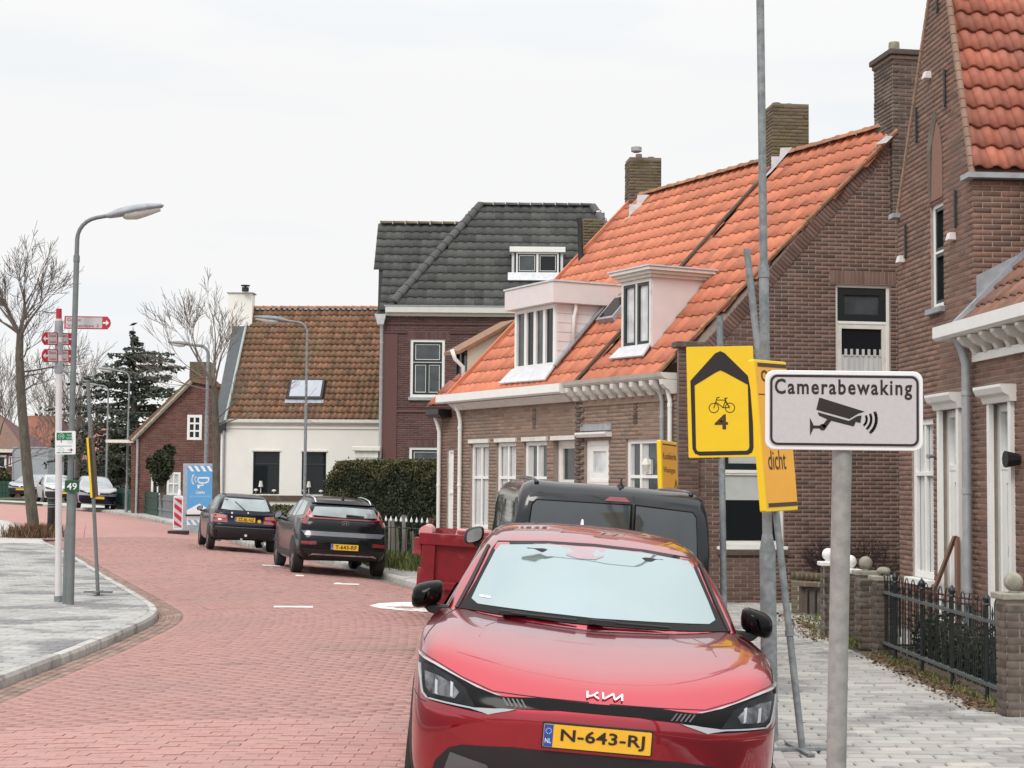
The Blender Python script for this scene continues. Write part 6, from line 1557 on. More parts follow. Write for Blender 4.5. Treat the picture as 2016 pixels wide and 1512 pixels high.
# emblem letters on the hood edge
hE, nE = kia.cast(0.02, .792, 'front'); FE = Fr(hE + nE * .004, (1, 0, 0), Vector((0, .72, .69)))
FE.n = nE; FE.u = nE.cross(FE.r).normalized() * 1.0
if FE.u.z < 0: FE.u = -FE.u
mb = MB()
for ln in ([(-.080, -.024), (-.080, .024)], [(-.076, -.012), (-.056, -.006), (-.030, .022)], [(-.050, .0), (-.026, -.024)], [(-.004, .024), (-.002, -.024)], [(-.002, -.022), (.006, -.020), (.046, .022)], [(.046, .022), (.054, -.020)], [(.054, -.022), (.062, -.018), (.088, .018)], [(.090, .024), (.090, -.024)]):
    stroke(mb, FE, [(x, y * .9) for x, y in ln], .0095, .004)
mb.build('emblem', [m_swhite], kia.t)
kia.wheels((.845, 3.745), r=.355, w=.235, rim=m_rim)
def mirror(car, x, y, z, sg, s=1.0, shellm=m_gloss, arm=True):
    G = []
    for f, rx, rz in ((-.5, .02, .02), (-.46, .09, .055), (-.2, .13, .085), (.15, .135, .09), (.42, .12, .08), (.5, .10, .07)):
        sq = lambda v: math.copysign(abs(v) ** .62, v)
        G.append([(x + sg * (.092 * sq(math.cos(2 * math.pi * k / 16)) * rx / .135) * s, y + f * .17 * s, z + (.076 * sq(math.sin(2 * math.pi * k / 16)) * rz / .09) * s - .024 * s * sq(math.cos(2 * math.pi * k / 16))) for k in range(16)])
    mb = MB(); mb.grid(G, 0, True); o = mb.build('wing_mirror', [shellm], car.t, smooth=True)
    mb = MB(); p = G[-1]; mb.add(p, [tuple(range(16))]); mb.build('mirror_glass', [m_carglass_l], o)
    if arm:
        mb = MB(); xb = x - sg * .19 * s; mb.hexa([(x - sg * .02, y - .03, z - .105 * s), (xb, y - .04, z - .11 * s), (xb, y + .06, z - .11 * s), (x - sg * .02, y + .05, z - .105 * s), (x + sg * .03, y - .03, z - .06 * s), (xb, y - .04, z - .05 * s), (xb, y + .06, z - .05 * s), (x + sg * .03, y + .05, z - .06 * s)]); mb.build('mirror_foot', [m_blackmat], o, bevel=.01)
    return o
for sg in (-1, 1): mirror(kia, sg * .965 , 1.60, 1.10, sg, 1.0)
for x0, x1, z0 in ((-.52, -.10, 1.052), (-.02, .42, 1.052)):
    a, _ = kia.cast(x0, z0, 'front'); b, _ = kia.cast(x1, z0 - .002, 'front'); mb = MB()
    mb.tube([a + Vector((0, -.03, .012)), b + Vector((0, -.03, .012))], .009, 6); mb.box(a + Vector((.06, -.03, .012)), (.16, .03, .022)); mb.build('wiper', [m_blackmat], kia.t)
def seam(car, name, pts, view, r=.0035, m=None, both=True):
    for sg in ((1, -1) if both else (1,)):
        q = []
        for i in range(len(pts) - 1):
            for k in range(6):
                t = k / 6; h, n_ = car.cast((pts[i][0] * (1 - t) + pts[i + 1][0] * t) * sg, pts[i][1] * (1 - t) + pts[i + 1][1] * t, view)
                if h is not None: q.append(h)
        if len(q) > 2:
            mb = MB(); mb.tube(q, r, 5); mb.build(name, [m or m_blackmat], car.t)
seam(kia, 'hood_gap', [(.905, .60), (.87, .80), (.835, 1.10), (.775, 1.40)], 'top')
seam(kia, 'hood_gap', [(.905, .892), (.82, .868), (.68, .815), (.52, .770), (.3, .765), (0, .763)], 'front', .003)
seam(kia, 'hood_crease', [(.62, .62), (.60, .85), (.52, 1.12)], 'top', .003, m_kred)
seam(kia, 'bumper_gap', [(.925, .70), (.89, .675), (.845, .668)], 'front', .003)
mb = MB(); rp, _ = kia.cast(-.02, 3.6, 'top'); mb.hexa([rp + Vector(p) for p in ((-.012, -.10, -.01), (.012, -.10, -.01), (.02, .1, -.01), (-.02, .1, -.01), (-.004, .05, .075), (.004, .05, .075), (.008, .09, .07), (-.008, .09, .07))]); mb.build('roof_fin', [m_swhite], kia.t, bevel=.004)
# --- black van behind it (seen from behind)
def rear_M(px, py_ground, Y, yaw, roll, L, z=None):
    """places a car so that the middle of its tail stands over the pixel; y axis of the car points back to the camera"""
    q = at(px, 945, Y); zz = road_z(q.x, Y) if z is None else z
    T = Matrix.Rotation(math.pi + yaw, 4, 'Z') @ Matrix.Rotation(-roll, 4, 'Y')
    return Matrix.Translation(Vector((q.x, Y, zz))) @ T @ Matrix.Translation((0, -L, 0))
dC_ = dict(W=.925, L=4.5, zcowl=1.06, ycowl=.95, belt=1.08, beltr=1.08, re=.83, roof=1.815, wst=(1.75, 1.74), ypk=2.6, rt=(4.38, 1.76), rb=(4.49, 1.12), wsx=.80, bw=.905, rc=.035, rte=.815, rbe=.87, rdrop=.005, zb=.22, zf=.5, zl=.75, zh=.82,
          tail=[(.02, -.06, 0), (.0, .0, .2), (0, 0, .4), (0, -.01, .56), (0, -.015, .72), (0, -.02, .84), (0, -.025, .93), (0, -.03, 1.0)], tailplan=((.985, -.30), (.93, -.06), (.5, -.01), (0, 0)))
van = Car('black_van', 'black delivery van with twin tinted rear windows parked right behind the red car', 'van', dC_, rear_M(1186, 0, 14.15, R_(4.5), R_(4.3), 4.5), m_caddy)
V_ = van.panel
# rear doors: seen from behind the image right is -x here
dz = lambda pts: [(-x, z) for x, z in pts]
V_('rear_door', dz([(-.80, .75), (-.83, 1.12), (-.755, 1.70), (.160, 1.735), (.160, .75)]), 'rear', m_caddy, .006, .12)
V_('rear_door', dz([(.170, .75), (.170, 1.735), (.755, 1.70), (.83, 1.12), (.80, .75)]), 'rear', m_caddy, .006, .12)
V_('door_gap', dz([(.160, .75), (.160, 1.74), (.170, 1.74), (.170, .75)]), 'rear', m_blackmat, .003, .1)
for pts in ([(-.78, 1.14), (-.74, 1.60), (-.705, 1.645), (.155, 1.665), (.155, 1.14)], [(.175, 1.14), (.175, 1.665), (.705, 1.645), (.74, 1.60), (.78, 1.14)]):
    w_ = V_('rear_window', dz(pts), 'rear', m_gloss, .010, .1)
    cx = sum(p[0] for p in pts) / len(pts); cz = sum(p[1] for p in pts) / len(pts)
    V_('pane', dz([(cx + (x - cx) * .965, cz + (z - cz) * .95) for x, z in pts]), 'rear', mat('van_tint', (.035, .046, .053), .06, noise=.25, scale=2.0, spec=.8, ior=1.6), .013, .1, parent=w_)
V_('brake_lamp', dz([(-.10, 1.675), (-.05, 1.715), (.09, 1.718), (.135, 1.68)]), 'rear', m_tail, .014, .05)
V_('tail_lamp', [(.90, .72), (.83, .72), (.84, 1.05), (.88, 1.10), (.90, 1.05)], 'rear', m_tail, .010, .06, both=True)
V_('rear_bumper', [(-.9, .33), (.9, .33), (.9, .62), (-.9, .62)], 'rear', m_blackmat, .02, .12)
V_('side_window', [(1.6, 1.15), (2.05, 1.60), (2.7, 1.62), (2.7, 1.15)], 'right', m_carglass, .006, .12, both=True)
V_('side_window', [(2.8, 1.15), (2.8, 1.62), (4.1, 1.60), (4.2, 1.15)], 'right', m_carglass, .006, .12, both=True)
V_('windscreen', [(-.70, 1.12), (.70, 1.12), (.62, 1.6), (-.62, 1.6)], 'front', m_carglass, .006, .1)
van.wheels((.85, 3.60), r=.325, w=.205)
for sg in (-1, 1): mirror(van, sg * 1.06, 1.55, 1.20, sg, 1.15, shellm=m_blackmat)
for sg in (-1, 1):
    mb = MB(); pts = [van.cast(sg * .70, y, 'top')[0] + Vector((0, 0, .012)) for y in np.linspace(1.9, 4.3, 9)]; mb.tube(pts, .022, 6); mb.build('roof_rail', [m_caddy], van.t, smooth=True)
mb = MB(); rp = van.cast(-.06, 4.28, 'top')[0]; mb.tube([rp - Vector((0, 0, .01)), rp + Vector((0, .0, .03))], [.04, .02], 8); mb.hexa([rp + Vector(p) for p in ((-.008, -.05, .02), (.008, -.05, .02), (.008, .03, .02), (-.008, .03, .02), (-.004, .0, .085), (.004, .0, .085), (.004, .03, .08), (-.004, .03, .08))]); mb.build('aerial', [m_blackmat], van.t)
# --- red container with a tube frame, standing in the parking lane beyond the van
sk_c = Vector((-.16, 21.4, 0)); sk_c.z = road_z(-.2, 21.4) - .0
skM = carM(sk_c, R_(-2.5), R_(3.2)); skip = thing('red_skip', 'red steel container with recessed end panel and pale handles beside the black van', 'container', mat=skM)
mb = MB(); w0, w1, L0, L1, H0, H1 = .84, .98, 1.1, 1.25, .16, 1.09
mb.grid([[(-w0, -L0, H0), (w0, -L0, H0), (w0, L0, H0), (-w0, L0, H0)], [(-w1, -L1, H1), (w1, -L1, H1), (w1, L1, H1), (-w1, L1, H1)]], 0, True); mb.add([(-w0, -L0, H0), (w0, -L0, H0), (w0, L0, H0), (-w0, L0, H0)], [(3, 2, 1, 0)])
mb.grid([[(-w1 + .05, -L1 + .05, H1 - .02), (w1 - .05, -L1 + .05, H1 - .02), (w1 - .05, L1 - .05, H1 - .02), (-w1 + .05, L1 - .05, H1 - .02)], [(-w0, -L0 + .05, H0 + .1), (w0, -L0 + .05, H0 + .1), (w0, L0 - .05, H0 + .1), (-w0, L0 - .05, H0 + .1)]], 0, True); mb.add([(-w0, -L0, H0 + .1), (w0, -L0, H0 + .1), (w0, L0, H0 + .1), (-w0, L0, H0 + .1)], [(0, 1, 2, 3)])
mb.build('tub', [m_skipred], skip)
yl = lambda z: -L0 - (L1 - L0) * (z - H0) / (H1 - H0); xl = lambda z: w0 + (w1 - w0) * (z - H0) / (H1 - H0)
def sbar(name, x0, x1, z0, z1, t=.05, m=m_skipred):
    mb = MB(); mb.hexa([(x0, yl(z0) - t, z0), (x1, yl(z0) - t, z0), (x1, yl(z0) + .02, z0), (x0, yl(z0) + .02, z0), (x0, yl(z1) - t, z1), (x1, yl(z1) - t, z1), (x1, yl(z1) + .02, z1), (x0, yl(z1) + .02, z1)]); mb.build(name, [m], skip, bevel=.008)
sbar('top_rim', -xl(H1) - .01, xl(H1) + .01, 0.96, 1.105, .075); sbar('bottom_rail', -xl(.3), xl(.3), .40, .50, .06); sbar('bottom_rail', -xl(.2), xl(.2), .15, .22, .06)
for sg in (-1, 1): sbar('corner_post', sg * xl(.9) - (.17 if sg > 0 else 0), sg * xl(.9) + (.17 if sg < 0 else 0), .20, .96, .06)
for z in (.93, .55): 
    mb = MB(); mb.box((-xl(z) - .05, yl(z) + .05, z), (.10, .16, .22)); mb.build('side_lug', [m_skipred], skip, bevel=.01)
mb = MB(); mb.tube([(-w1 + .06, -L1 - .02, H1 + .02), (-w1 + .06, -L1 + .5, H1 + .03)], .085, 12); mb.build('roller', [m_skippale], skip, smooth=True, angle=40)
mb = MB(); mb.tube([(-.52, -L1 - .02, H1 + .015), (-.52, -L1 - .02, H1 + .075), (-.02, -L1 - .02, H1 + .075), (-.02, -L1 - .02, H1 + .015)], .022, 8); mb.build('handle', [m_skippale], skip, smooth=True, angle=60)
for sg in (-1, 1):
    mb = MB(); mb.tube([(sg * .6 - .04, -.8, .08), (sg * .6 + .04, -.8, .08)], .08, 12); mb.tube([(sg * .6 - .04, .8, .08), (sg * .6 + .04, .8, .08)], .08, 12); mb.build('castor', [m_tyre], skip)
# --- black crossover seen from behind
dB = dict(W=.8875, L=4.18, zcowl=1.05, ycowl=1.1, belt=1.02, beltr=1.06, re=.60, roof=1.50, wst=(1.95, 1.44), ypk=2.4, rt=(3.82, 1.37), rb=(4.02, 1.10), wsx=.75, bw=.82, rc=.06, rte=.60, rbe=.70, rdrop=.03, zb=.24,
          tail=[(.03, -.16, 0), (.0, -.02, .2), (0, 0, .38), (0, -.01, .52), (0, -.06, .70), (0, -.075, .82), (0, -.10, .93), (0, -.14, 1.0)])
bay = Car('black_crossover', 'black crossover parked at the right kerb, yellow rear plate T-643-RF', 'car', dB, rear_M(677, 0, 30.3, R_(15), R_(3.2), 4.18), m_blackpaint, group='cars parked along the right kerb')
B_ = bay.panel
rw = B_('rear_window', [(-.60, 1.36), (-.3, 1.385), (.3, 1.385), (.60, 1.36), (.70, 1.10), (.3, 1.085), (-.3, 1.085), (-.70, 1.10)], 'rear', m_gloss, .006, .08)
B_('pane', [(-.565, 1.285), (0, 1.30), (.565, 1.285), (.64, 1.125), (0, 1.105), (-.64, 1.125)], 'rear', m_carglass_l, .009, .07, parent=rw)
B_('roof_spoiler', [(-.60, 1.34), (.60, 1.34), (.57, 1.40), (-.57, 1.40)], 'rear', m_gloss, .03, .1)
B_('tail_lamp', [(.665, 1.27), (.755, 1.10), (.80, 1.06), (.80, .97), (.72, .95), (.66, 1.08), (.58, 1.085)], 'rear', m_tail, .008, .05, both=True)
B_('tail_lamp_upper', [(.655, 1.26), (.74, 1.09), (.62, 1.085)], 'rear', m_tailpale, .011, .05, both=True)
B_('light_bar', [(-.62, 1.088), (.62, 1.088), (.62, 1.062), (-.62, 1.062)], 'rear', m_tail, .009, .06)
B_('tailgate_fold_sheen', [(-.80, .83), (.80, .83), (.74, .745), (-.70, .745)], 'rear', mat('paint_grey_reflection', (.10, .11, .13), .3, coat=1), .007, .08)  # fold of the tailgate, its grey reflection put into the colour
B_('rear_bumper', [(-.84, .30), (-.86, .50), (.86, .50), (.84, .30), (.6, .26), (-.6, .26)], 'rear', m_blackmat, .010, .1)
B_('reflector', [(.53, .58), (.80, .57), (.80, .635), (.53, .645)], 'rear', m_tail, .010, .05, both=True)
B_('skid_trim', [(-.66, .37), (-.58, .42), (.58, .42), (.66, .37), (.56, .395), (-.56, .395)], 'rear', m_chrome, .016, .05)
hB, nB = bay.cast(0, 1.0, 'rear'); mb = MB(); Fb = Fr(hB + nB * .01, (-1, 0, 0)); stroke(mb, Fb, [(x, y * .55) for x, y in circ(0, 0, .07, 18)], .016, 0, closed=True); stroke(mb, Fb, [(-.03, .03), (-.02, -.03)], .014, 0); stroke(mb, Fb, [(.03, .03), (.02, -.03)], .014, 0); stroke(mb, Fb, [(-.025, -.004), (.025, .004)], .012, 0); mb.build('emblem', [m_chrome], bay.t)
bay.number_plate('rear', .0, .555, 'T-643-RF')
mb = MB(); a = bay.cast(-.02, 1.13, 'rear')[0]; b = bay.cast(-.36, 1.125, 'rear')[0]; mb.tube([a + Vector((0, .03, .02)), b + Vector((0, .03, .02))], [.025, .012], 6); mb.build('wiper', [m_blackmat], bay.t)
B_('side_window', [(1.75, 1.08), (2.15, 1.36), (2.75, 1.39), (2.75, 1.08)], 'right', m_carglass_l, .006, .1, both=True)
B_('side_window', [(2.82, 1.08), (2.82, 1.39), (3.3, 1.36), (3.65, 1.12)], 'right', m_carglass_l, .006, .1, both=True)
B_('side_cladding', [(.3, .28), (.3, .42), (1.4, .42), (3.0, .42), (4.0, .48), (4.0, .28)], 'right', m_blackmat, .006, .12, both=True)
bay.wheels((.82, 3.40), r=.325, w=.205, rim=m_rim)
for sg in (-1, 1): mirror(bay, sg * .97, 1.45, 1.06, sg, .95)
for sg in (-1, 1):
    mb = MB(); pts = [bay.cast(sg * .53, y, 'top')[0] + Vector((0, 0, .035 if 2.1 < y < 3.6 else 0)) for y in np.linspace(2.0, 3.7, 9)]; mb.tube(pts, .016, 6); mb.build('roof_rail', [m_chrome], bay.t, smooth=True)
mb = MB(); rp = bay.cast(0, 3.55, 'top')[0]; mb.hexa([rp + Vector(p) for p in ((-.02, -.08, -.01), (.02, -.08, -.01), (.025, .08, -.01), (-.025, .08, -.01), (-.006, .04, .08), (.006, .04, .08), (.008, .08, .075), (-.008, .08, .075))]); mb.build('aerial', [m_blackmat], bay.t)
# --- dark blue hatchback
dH = dict(W=.835, L=4.1, zcowl=.96, ycowl=1.15, belt=.95, beltr=.98, re=.56, roof=1.415, wst=(1.95, 1.36), ypk=2.4, rt=(3.55, 1.34), rb=(3.92, .98), wsx=.72, bw=.775, rc=.05, rte=.56, rbe=.67, rdrop=.02, zb=.24, zl=.6, zh=.68,
          tail=[(.02, -.10, 0), (.0, .0, .2), (0, .02, .40), (0, .015, .54), (0, -.05, .66), (0, -.07, .80), (0, -.08, .92), (0, -.13, 1.0)])
hat = Car('blue_hatchback', 'dark blue older hatchback parked before the blue camera board', 'car', dH, rear_M(482, 0, 39.3, R_(15.5), R_(3.4), 4.1), m_dkblue, group='cars parked along the right kerb')
H_ = hat.panel
rw = H_('rear_window', [(-.56, 1.33), (.56, 1.33), (.66, .985), (.3, .965), (-.3, .965), (-.66, .985)], 'rear', m_gloss, .006, .08)
H_('pane', [(-.50, 1.29), (.50, 1.29), (.595, 1.02), (.3, 1.0), (-.3, 1.0), (-.595, 1.02)], 'rear', m_carglass_l, .009, .08, parent=rw)
H_('tail_lamp', [(.44, .70), (.44, .88), (.74, .91), (.80, .88), (.80, .70)], 'rear', m_tail, .008, .06, both=True)
H_('tail_lamp_upper', [(.47, .81), (.47, .88), (.74, .91), (.79, .81)], 'rear', m_tailpale, .011, .06, both=True)
H_('rear_bumper', [(-.82, .27), (.82, .27), (.82, .60), (-.82, .60)], 'rear', m_blackmat, .012, .1)
H_('bumper_line', [(-.81, .585), (.81, .585), (.81, .605), (-.81, .605)], 'rear', m_bgrey, .018, .1)
hat.number_plate('rear', 0.02, .79, 'ZZ-BL-NZ', w=.50)
for (x, z, r, m) in ((-.33, .76, .045, m_plate_y), (-.02, .42, .035, m_leadwhite), (.07, .33, .03, m_leadwhite), (.34, .93, .025, m_swhite), (.34, .84, .022, m_swhite), (-.05, .945, .02, m_swhite)):
    h, n_ = hat.cast(x, z, 'rear'); Fq = Fr(h + n_ * .02, (-1, 0, 0)); mb = MB(); plate(mb, Fq, circ(0, 0, r, 10), 0, .03); mb.build('badge', [m], hat.t)
mb = MB(); a = hat.cast(.0, 1.0, 'rear')[0]; b = hat.cast(.26, 1.22, 'rear')[0]; mb.tube([a + Vector((0, .03, .0)), b + Vector((0, .03, .0))], [.012, .008], 6); mb.build('wiper', [m_blackmat], hat.t)
H_('side_window', [(1.65, .98), (2.05, 1.29), (2.6, 1.32), (2.6, .98)], 'right', m_carglass_l, .006, .1, both=True)
H_('side_window', [(2.67, .98), (2.67, 1.32), (3.2, 1.29), (3.5, 1.02)], 'right', m_carglass_l, .006, .1, both=True)
hat.wheels((.80, 3.30), r=.30, w=.18)
for sg in (-1, 1): mirror(hat, sg * .92, 1.45, .98, sg, .8)
mb = MB(); mb.tube([(-.45, 4.02, .24), (-.45, 4.14, .22)], .03, 8); mb.build('exhaust', [m_galv], hat.t)
# --- oncoming parked cars far up the street
def front_M(px, Y, yaw, roll=0, z=None):
    q = at(px, 945, Y); zz = road_z(q.x, Y) if z is None else z
    return Matrix.Translation(Vector((q.x, Y, zz))) @ Matrix.Rotation(yaw, 4, 'Z') @ Matrix.Rotation(roll, 4, 'Y')
dP = dict(W=.84, L=3.97, zcowl=.98, ycowl=1.0, belt=.96, beltr=.98, re=.56, roof=1.45, wst=(1.75, 1.38), ypk=2.3, rt=(3.5, 1.36), rb=(3.85, 1.0), wsx=.70, bw=.775, rc=.05, zb=.22)
def far_car(name, label, px, Y, yaw, paint, lower, roll=0, platetxt='', group='parked cars facing the camera up the street'):
    c = Car(name, label, 'car', dP, front_M(px, Y, yaw, roll), paint, group=group)
    c.panel('windscreen', [(-.66, 1.02), (-.52, 1.34), (.52, 1.34), (.66, 1.02)], 'front', m_carglass_l, .006, .1)
    c.panel('headlight', [(.50, .66), (.76, .72), (.80, .80), (.62, .78), (.48, .70)], 'front', m_lampglass, .008, .06, both=True)
    c.panel('grille', [(-.45, .64), (.45, .64), (.48, .70), (-.48, .70)], 'front', m_blackmat, .008, .08)
    c.panel('bumper', [(-.78, .24), (-.80, .58), (.80, .58), (.78, .24)], 'front', lower, .010, .1)
    c.number_plate('front', 0, .50, platetxt)
    h, n_ = c.cast(0, .67, 'front'); Fq = Fr(h + n_ * .012, (1, 0, 0)); mb = MB(); plate(mb, Fq, circ(0, 0, .065, 14), 0, .02); mb.build('badge', [m_swhite], c.t)
    c.panel('side_window', [(1.6, 1.0), (1.95, 1.30), (3.1, 1.30), (3.3, 1.02)], 'right', m_carglass, .006, .12, both=True)
    c.wheels((.78, 3.25), r=.305, w=.19)
    for sg in (-1, 1): mirror(c, sg * .93, 1.35, .99, sg, .8, shellm=m_blackmat)
    return c
far_car('silver_hatchback', 'silver hatchback facing the camera right of the leaning yellow board', 193, 70.0, R_(20), m_silver, m_dkblue, R_(3))
far_car('silver_car', 'silver car facing the camera in front of the grey box trailer', 39, 96.0, R_(-4), m_silver, m_blackmat, platetxt='')
far_car('white_car', 'white car half hidden behind the cycle signpost', 122, 84.0, R_(24), mat('paint_white', (.52, .52, .53), .3, coat=.5), m_blackmat, platetxt='')
far_car('grey_car', 'grey car parked just left of the white car behind the bare trunk', 88, 92.0, R_(14), mat('paint_grey', (.26, .27, .28), .3, coat=.5, metal=.3), m_blackmat, platetxt='')
# grey box trailer
q = at(59, 945, 100.0); tz = gz(100) + .05
bt = thing('box_trailer', 'tall grey box trailer with a yellow plate behind the silver car', 'trailer', Vector((q.x, 100, tz)))
m_tr = mat('trailer_panel', (.33, .35, .38), .6, noise=.1)
mb = MB(); mb.box(Vector((q.x, 101.8, tz + .55 + 1.25)), (2.2, 3.6, 2.5)); mb.build('box', [m_tr], bt, bevel=.03)
mb = MB(); mb.box(Vector((q.x, 99.98, tz + 3.06)), (2.24, .06, .08)); mb.build('top_edge', [m_lead], bt)
for sg in (-1, 1):
    mb = MB(); mb.box(Vector((q.x + sg * 1.09, 99.98, tz + 1.8)), (.06, .05, 2.4)); mb.build('door_post', [m_lead], bt)
    mb = MB(); mb.tube([Vector((q.x + sg * .9 - .1, 101.5, tz + .33)), Vector((q.x + sg * .9 + .1, 101.5, tz + .33))], .33, 16); mb.build('wheel', [m_tyre], bt)
mb = MB(); mb.box(Vector((q.x + .72, 99.97, tz + .86)), (.40, .03, .2)); mb.build('yellow_plate', [m_plate_y], bt)
# ------------------------------------------------------------------ houses farther along the street
def quad_roof(name, pts, m, root, th=.08):
    mb = MB(); n = (Vector(pts[1]) - Vector(pts[0])).cross(Vector(pts[2]) - Vector(pts[0])).normalized(); mb.prism(pts, n * -th); return mb.build(name, [m], root)
# --- white rendered house
PWh = Plane((at(590, 832, 57).x, 57.0), R_(-4.5))
ZW = gz(57)
wh = thing('white_house', 'low white rendered house under a big mossy brown pantile roof with one skylight', 'house', PWh.pt(0, ZW))
ww1, ww2 = (-1.66, -.70, 1.28, 2.80), (.10, .98, 1.28, 2.80)
mb = MB(); hs = [R4(*ww1), R4(*ww2)]
poly_fill(mb, R4(-2.85, 3.0, ZW - .1, 3.86), hs, lambda a, z: PWh.pt(a, z, 0))
for (s0, s1, z0, z1) in (ww1, ww2):
    for A, B in (((s0, z0), (s0, z1)), ((s0, z1), (s1, z1)), ((s1, z1), (s1, z0)), ((s1, z0), (s0, z0))): mb.add([PWh.pt(*A, 0), PWh.pt(*B, 0), PWh.pt(*B, -.12), PWh.pt(*A, -.12)], [(0, 1, 2, 3)])
mb.add([PWh.pt(-2.85, ZW - .1, 0), PWh.pt(-2.85, 3.86, 0), PWh.pt(-2.85, 8.0, -3.1), PWh.pt(-2.85, ZW - .1, -6.5)], [(0, 1, 2, 3)])
mb.add([PWh.pt(3.0, ZW - .1, 0), PWh.pt(3.0, 3.86, 0), PWh.pt(3.0, 8.0, -3.1), PWh.pt(3.0, ZW - .1, -6.5)], [(0, 1, 2, 3)])
mb.build('wall', [m_render], wh)
for wv in (ww1, ww2):
    w_ = glazed(wh, PWh, *wv, rows=(2.35,), fw=.045, bar=.03, back=.06, fm=m_green_dk, glass=m_glass)
    mb = MB(); mb.pbox(PWh, wv[0] - .04, wv[1] + .04, wv[3], wv[3] + .05, 0, .05); mb.build('head_trim', [m_whiteold], w_)
    for sx, h in ((.30, .42), (.12, .14), (.80, .12)):
        mb = MB(); c = PWh.pt(wv[0] + sx * (wv[1] - wv[0]), wv[2] + .05, -.03); mb.tube([c, c + Vector((0, 0, h * .55))], .02, 6); mb.lathe(c + Vector((0, 0, h * .5)), [(.09, 0), (.05, h * .5)], n=8); mb.build('window_lamp', [m_whiteold], w_)
mb = MB(); mb.pbox(PWh, -2.87, 3.0, 1.04, 1.24, .0, .06); mb.build('sill_band', [m_brickdark], wh)
mb = MB(); mb.pbox(PWh, -2.87, 3.0, 3.62, 3.70, .0, .05); mb.build('string_course', [m_render], wh)
mb = MB(); cornice(mb, PWh, -3.0, 3.0, [(.0, 3.80), (.16, 3.80), (.20, 3.84), (.20, 3.95), (.0, 3.95)]); mb.build('gutter', [m_whiteold], wh)
pipe(wh, PWh, -2.72, ZW, 3.85, m_zinc, .045)
aW = R_(54); WU = PWh.u; WUP = -PWh.n * math.cos(aW) + up3 * math.sin(aW); WB = PWh.pt(0, 3.96, .16)
wl = 5.25
roofW = [(-2.95, 0), (3.0, 0), (3.0, wl), (-1.55, wl), (-1.75, 4.95), (-2.05, 4.95)]
wN = WU.cross(WUP)
def wh_hit(px, py):
    P = onplane(px, py, WB, wN); return (P - WB).dot(WU), (P - WB).dot(WUP)
sk = [wh_hit(*p) for p in ((566, 789), (636, 789), (640, 750), (572, 751))]
sx0, sx1, sy0, sy1 = (sk[0][0] + sk[3][0]) / 2, (sk[1][0] + sk[2][0]) / 2, sk[0][1], sk[2][1]
roof_left = [wh_hit(440, 828), wh_hit(478, 640)]
roofW = [(roof_left[0][0], 0), (3.0, 0), (3.0, wl), (roof_left[1][0] + .25, wl), (roof_left[1][0], roof_left[1][1] - .1)]
roof_tiles(wh, WB, WU, WUP, roofW, [R4(sx0, sx1, sy0, sy1)], .205, .29, m_tile_br, m_deck, pantile(.212, .29, .030, .03, tip=.055), 300, seed=21, lift=.05, jitter=.012)
f3w = lambda a, w, o=0: WB + WU * a + WUP * w + wN * o
ridge_tiles(wh, f3w(roof_left[1][0] + .3, wl, .05), f3w(3.0, wl, .05), up3, m_ridge_moss, .12, .33)
mb = MB(); mb.add([f3w(-2.6, wl), f3w(3.0, wl), f3w(3.0, wl) + PWh.n * -3 + Vector((0, 0, -4)), f3w(-2.6, wl) + PWh.n * -3 + Vector((0, 0, -4))], [(0, 1, 2, 3)]); mb.build('back_roof', [m_tile_br], wh)
mb = MB(); mb.prism([f3w(a, b, .13) for a, b in R4(sx0, sx1, sy0, sy1)], wN * -.16); rwn = mb.build('skylight', [m_blackmat], wh)
mb = MB(); mb.prism([f3w(a, b, .14) for a, b in R4(sx0 + .08, sx1 - .08, sy0 + .10, sy1 - .08)], wN * -.008); mb.build('pane', [mat('skylight_glass', (.40, .42, .47), .05, metal=.3, noise=.1)], rwn)
mb = MB(); mb.prism([f3w(a, b, .08) for a, b in R4(sx0 - .06, sx1 + .06, sy0 - .16, sy0 - .005)], wN * -.04); mb.build('lead_apron', [m_lead], rwn)
# dark raised gable edge at its left
lo = [at(x, y, 56.9) for x, y in ((428, 838), (443, 826), (486, 625), (463, 625))]
mb = MB(); mb.prism([lo[0], lo[1], lo[2] + Vector((0, 2.9, .12)), lo[3] + Vector((0, 2.9, .12))], Vector((0, .25, 0))); 
q_ = [at(437, 826, 56.8), at(441, 826, 56.8), at(488, 622, 59.8), at(466, 622, 59.8)]
mb = MB(); mb.prism([at(420, 836, 56.85), at(442, 830, 56.85), at(487, 622, 59.9), at(462, 622, 59.9)], Vector((0, .3, -.35))); mb.build('gable_edge', [mat('slate_grey', (.085, .095, .105), .7, noise=.15)], wh)
mb = MB(); a, b = at(443, 828, 56.8), at(488, 624, 59.8); mb.tube([a, b], .05, 6); mb.build('verge_lead', [mat('copper_pale', (.36, .42, .40), .6)], wh)
chW = at(449, 577, 59.6); chB = at(497, 578, 59.6); zb = at(470, 645, 59.6).z
mb = MB(); PX = Plane((chW.x, chW.y), R_(0)); wch = (chB - chW).length
mb.pbox(PX, 0, wch, zb - .4, chW.z, -.6, 0); chm = mb.build('chimney', [m_render], wh)
mb = MB(); mb.pbox(PX, -.04, wch + .06, chW.z, chW.z + .03, -.65, .05); mb.build('chimney_cap', [m_lead], chm)
cc_ = at(483, 574, 59.4); mb = MB(); mb.tube([cc_, cc_ + Vector((0, 0, .16))], .13, 10); mb.tube([cc_ + Vector((0, 0, .2)), cc_ + Vector((0, 0, .24))], .17, 10); mb.tube([cc_, cc_ + Vector((0, 0, .22))], .04, 6); mb.build('chimney_cowl', [m_blackmat], chm)
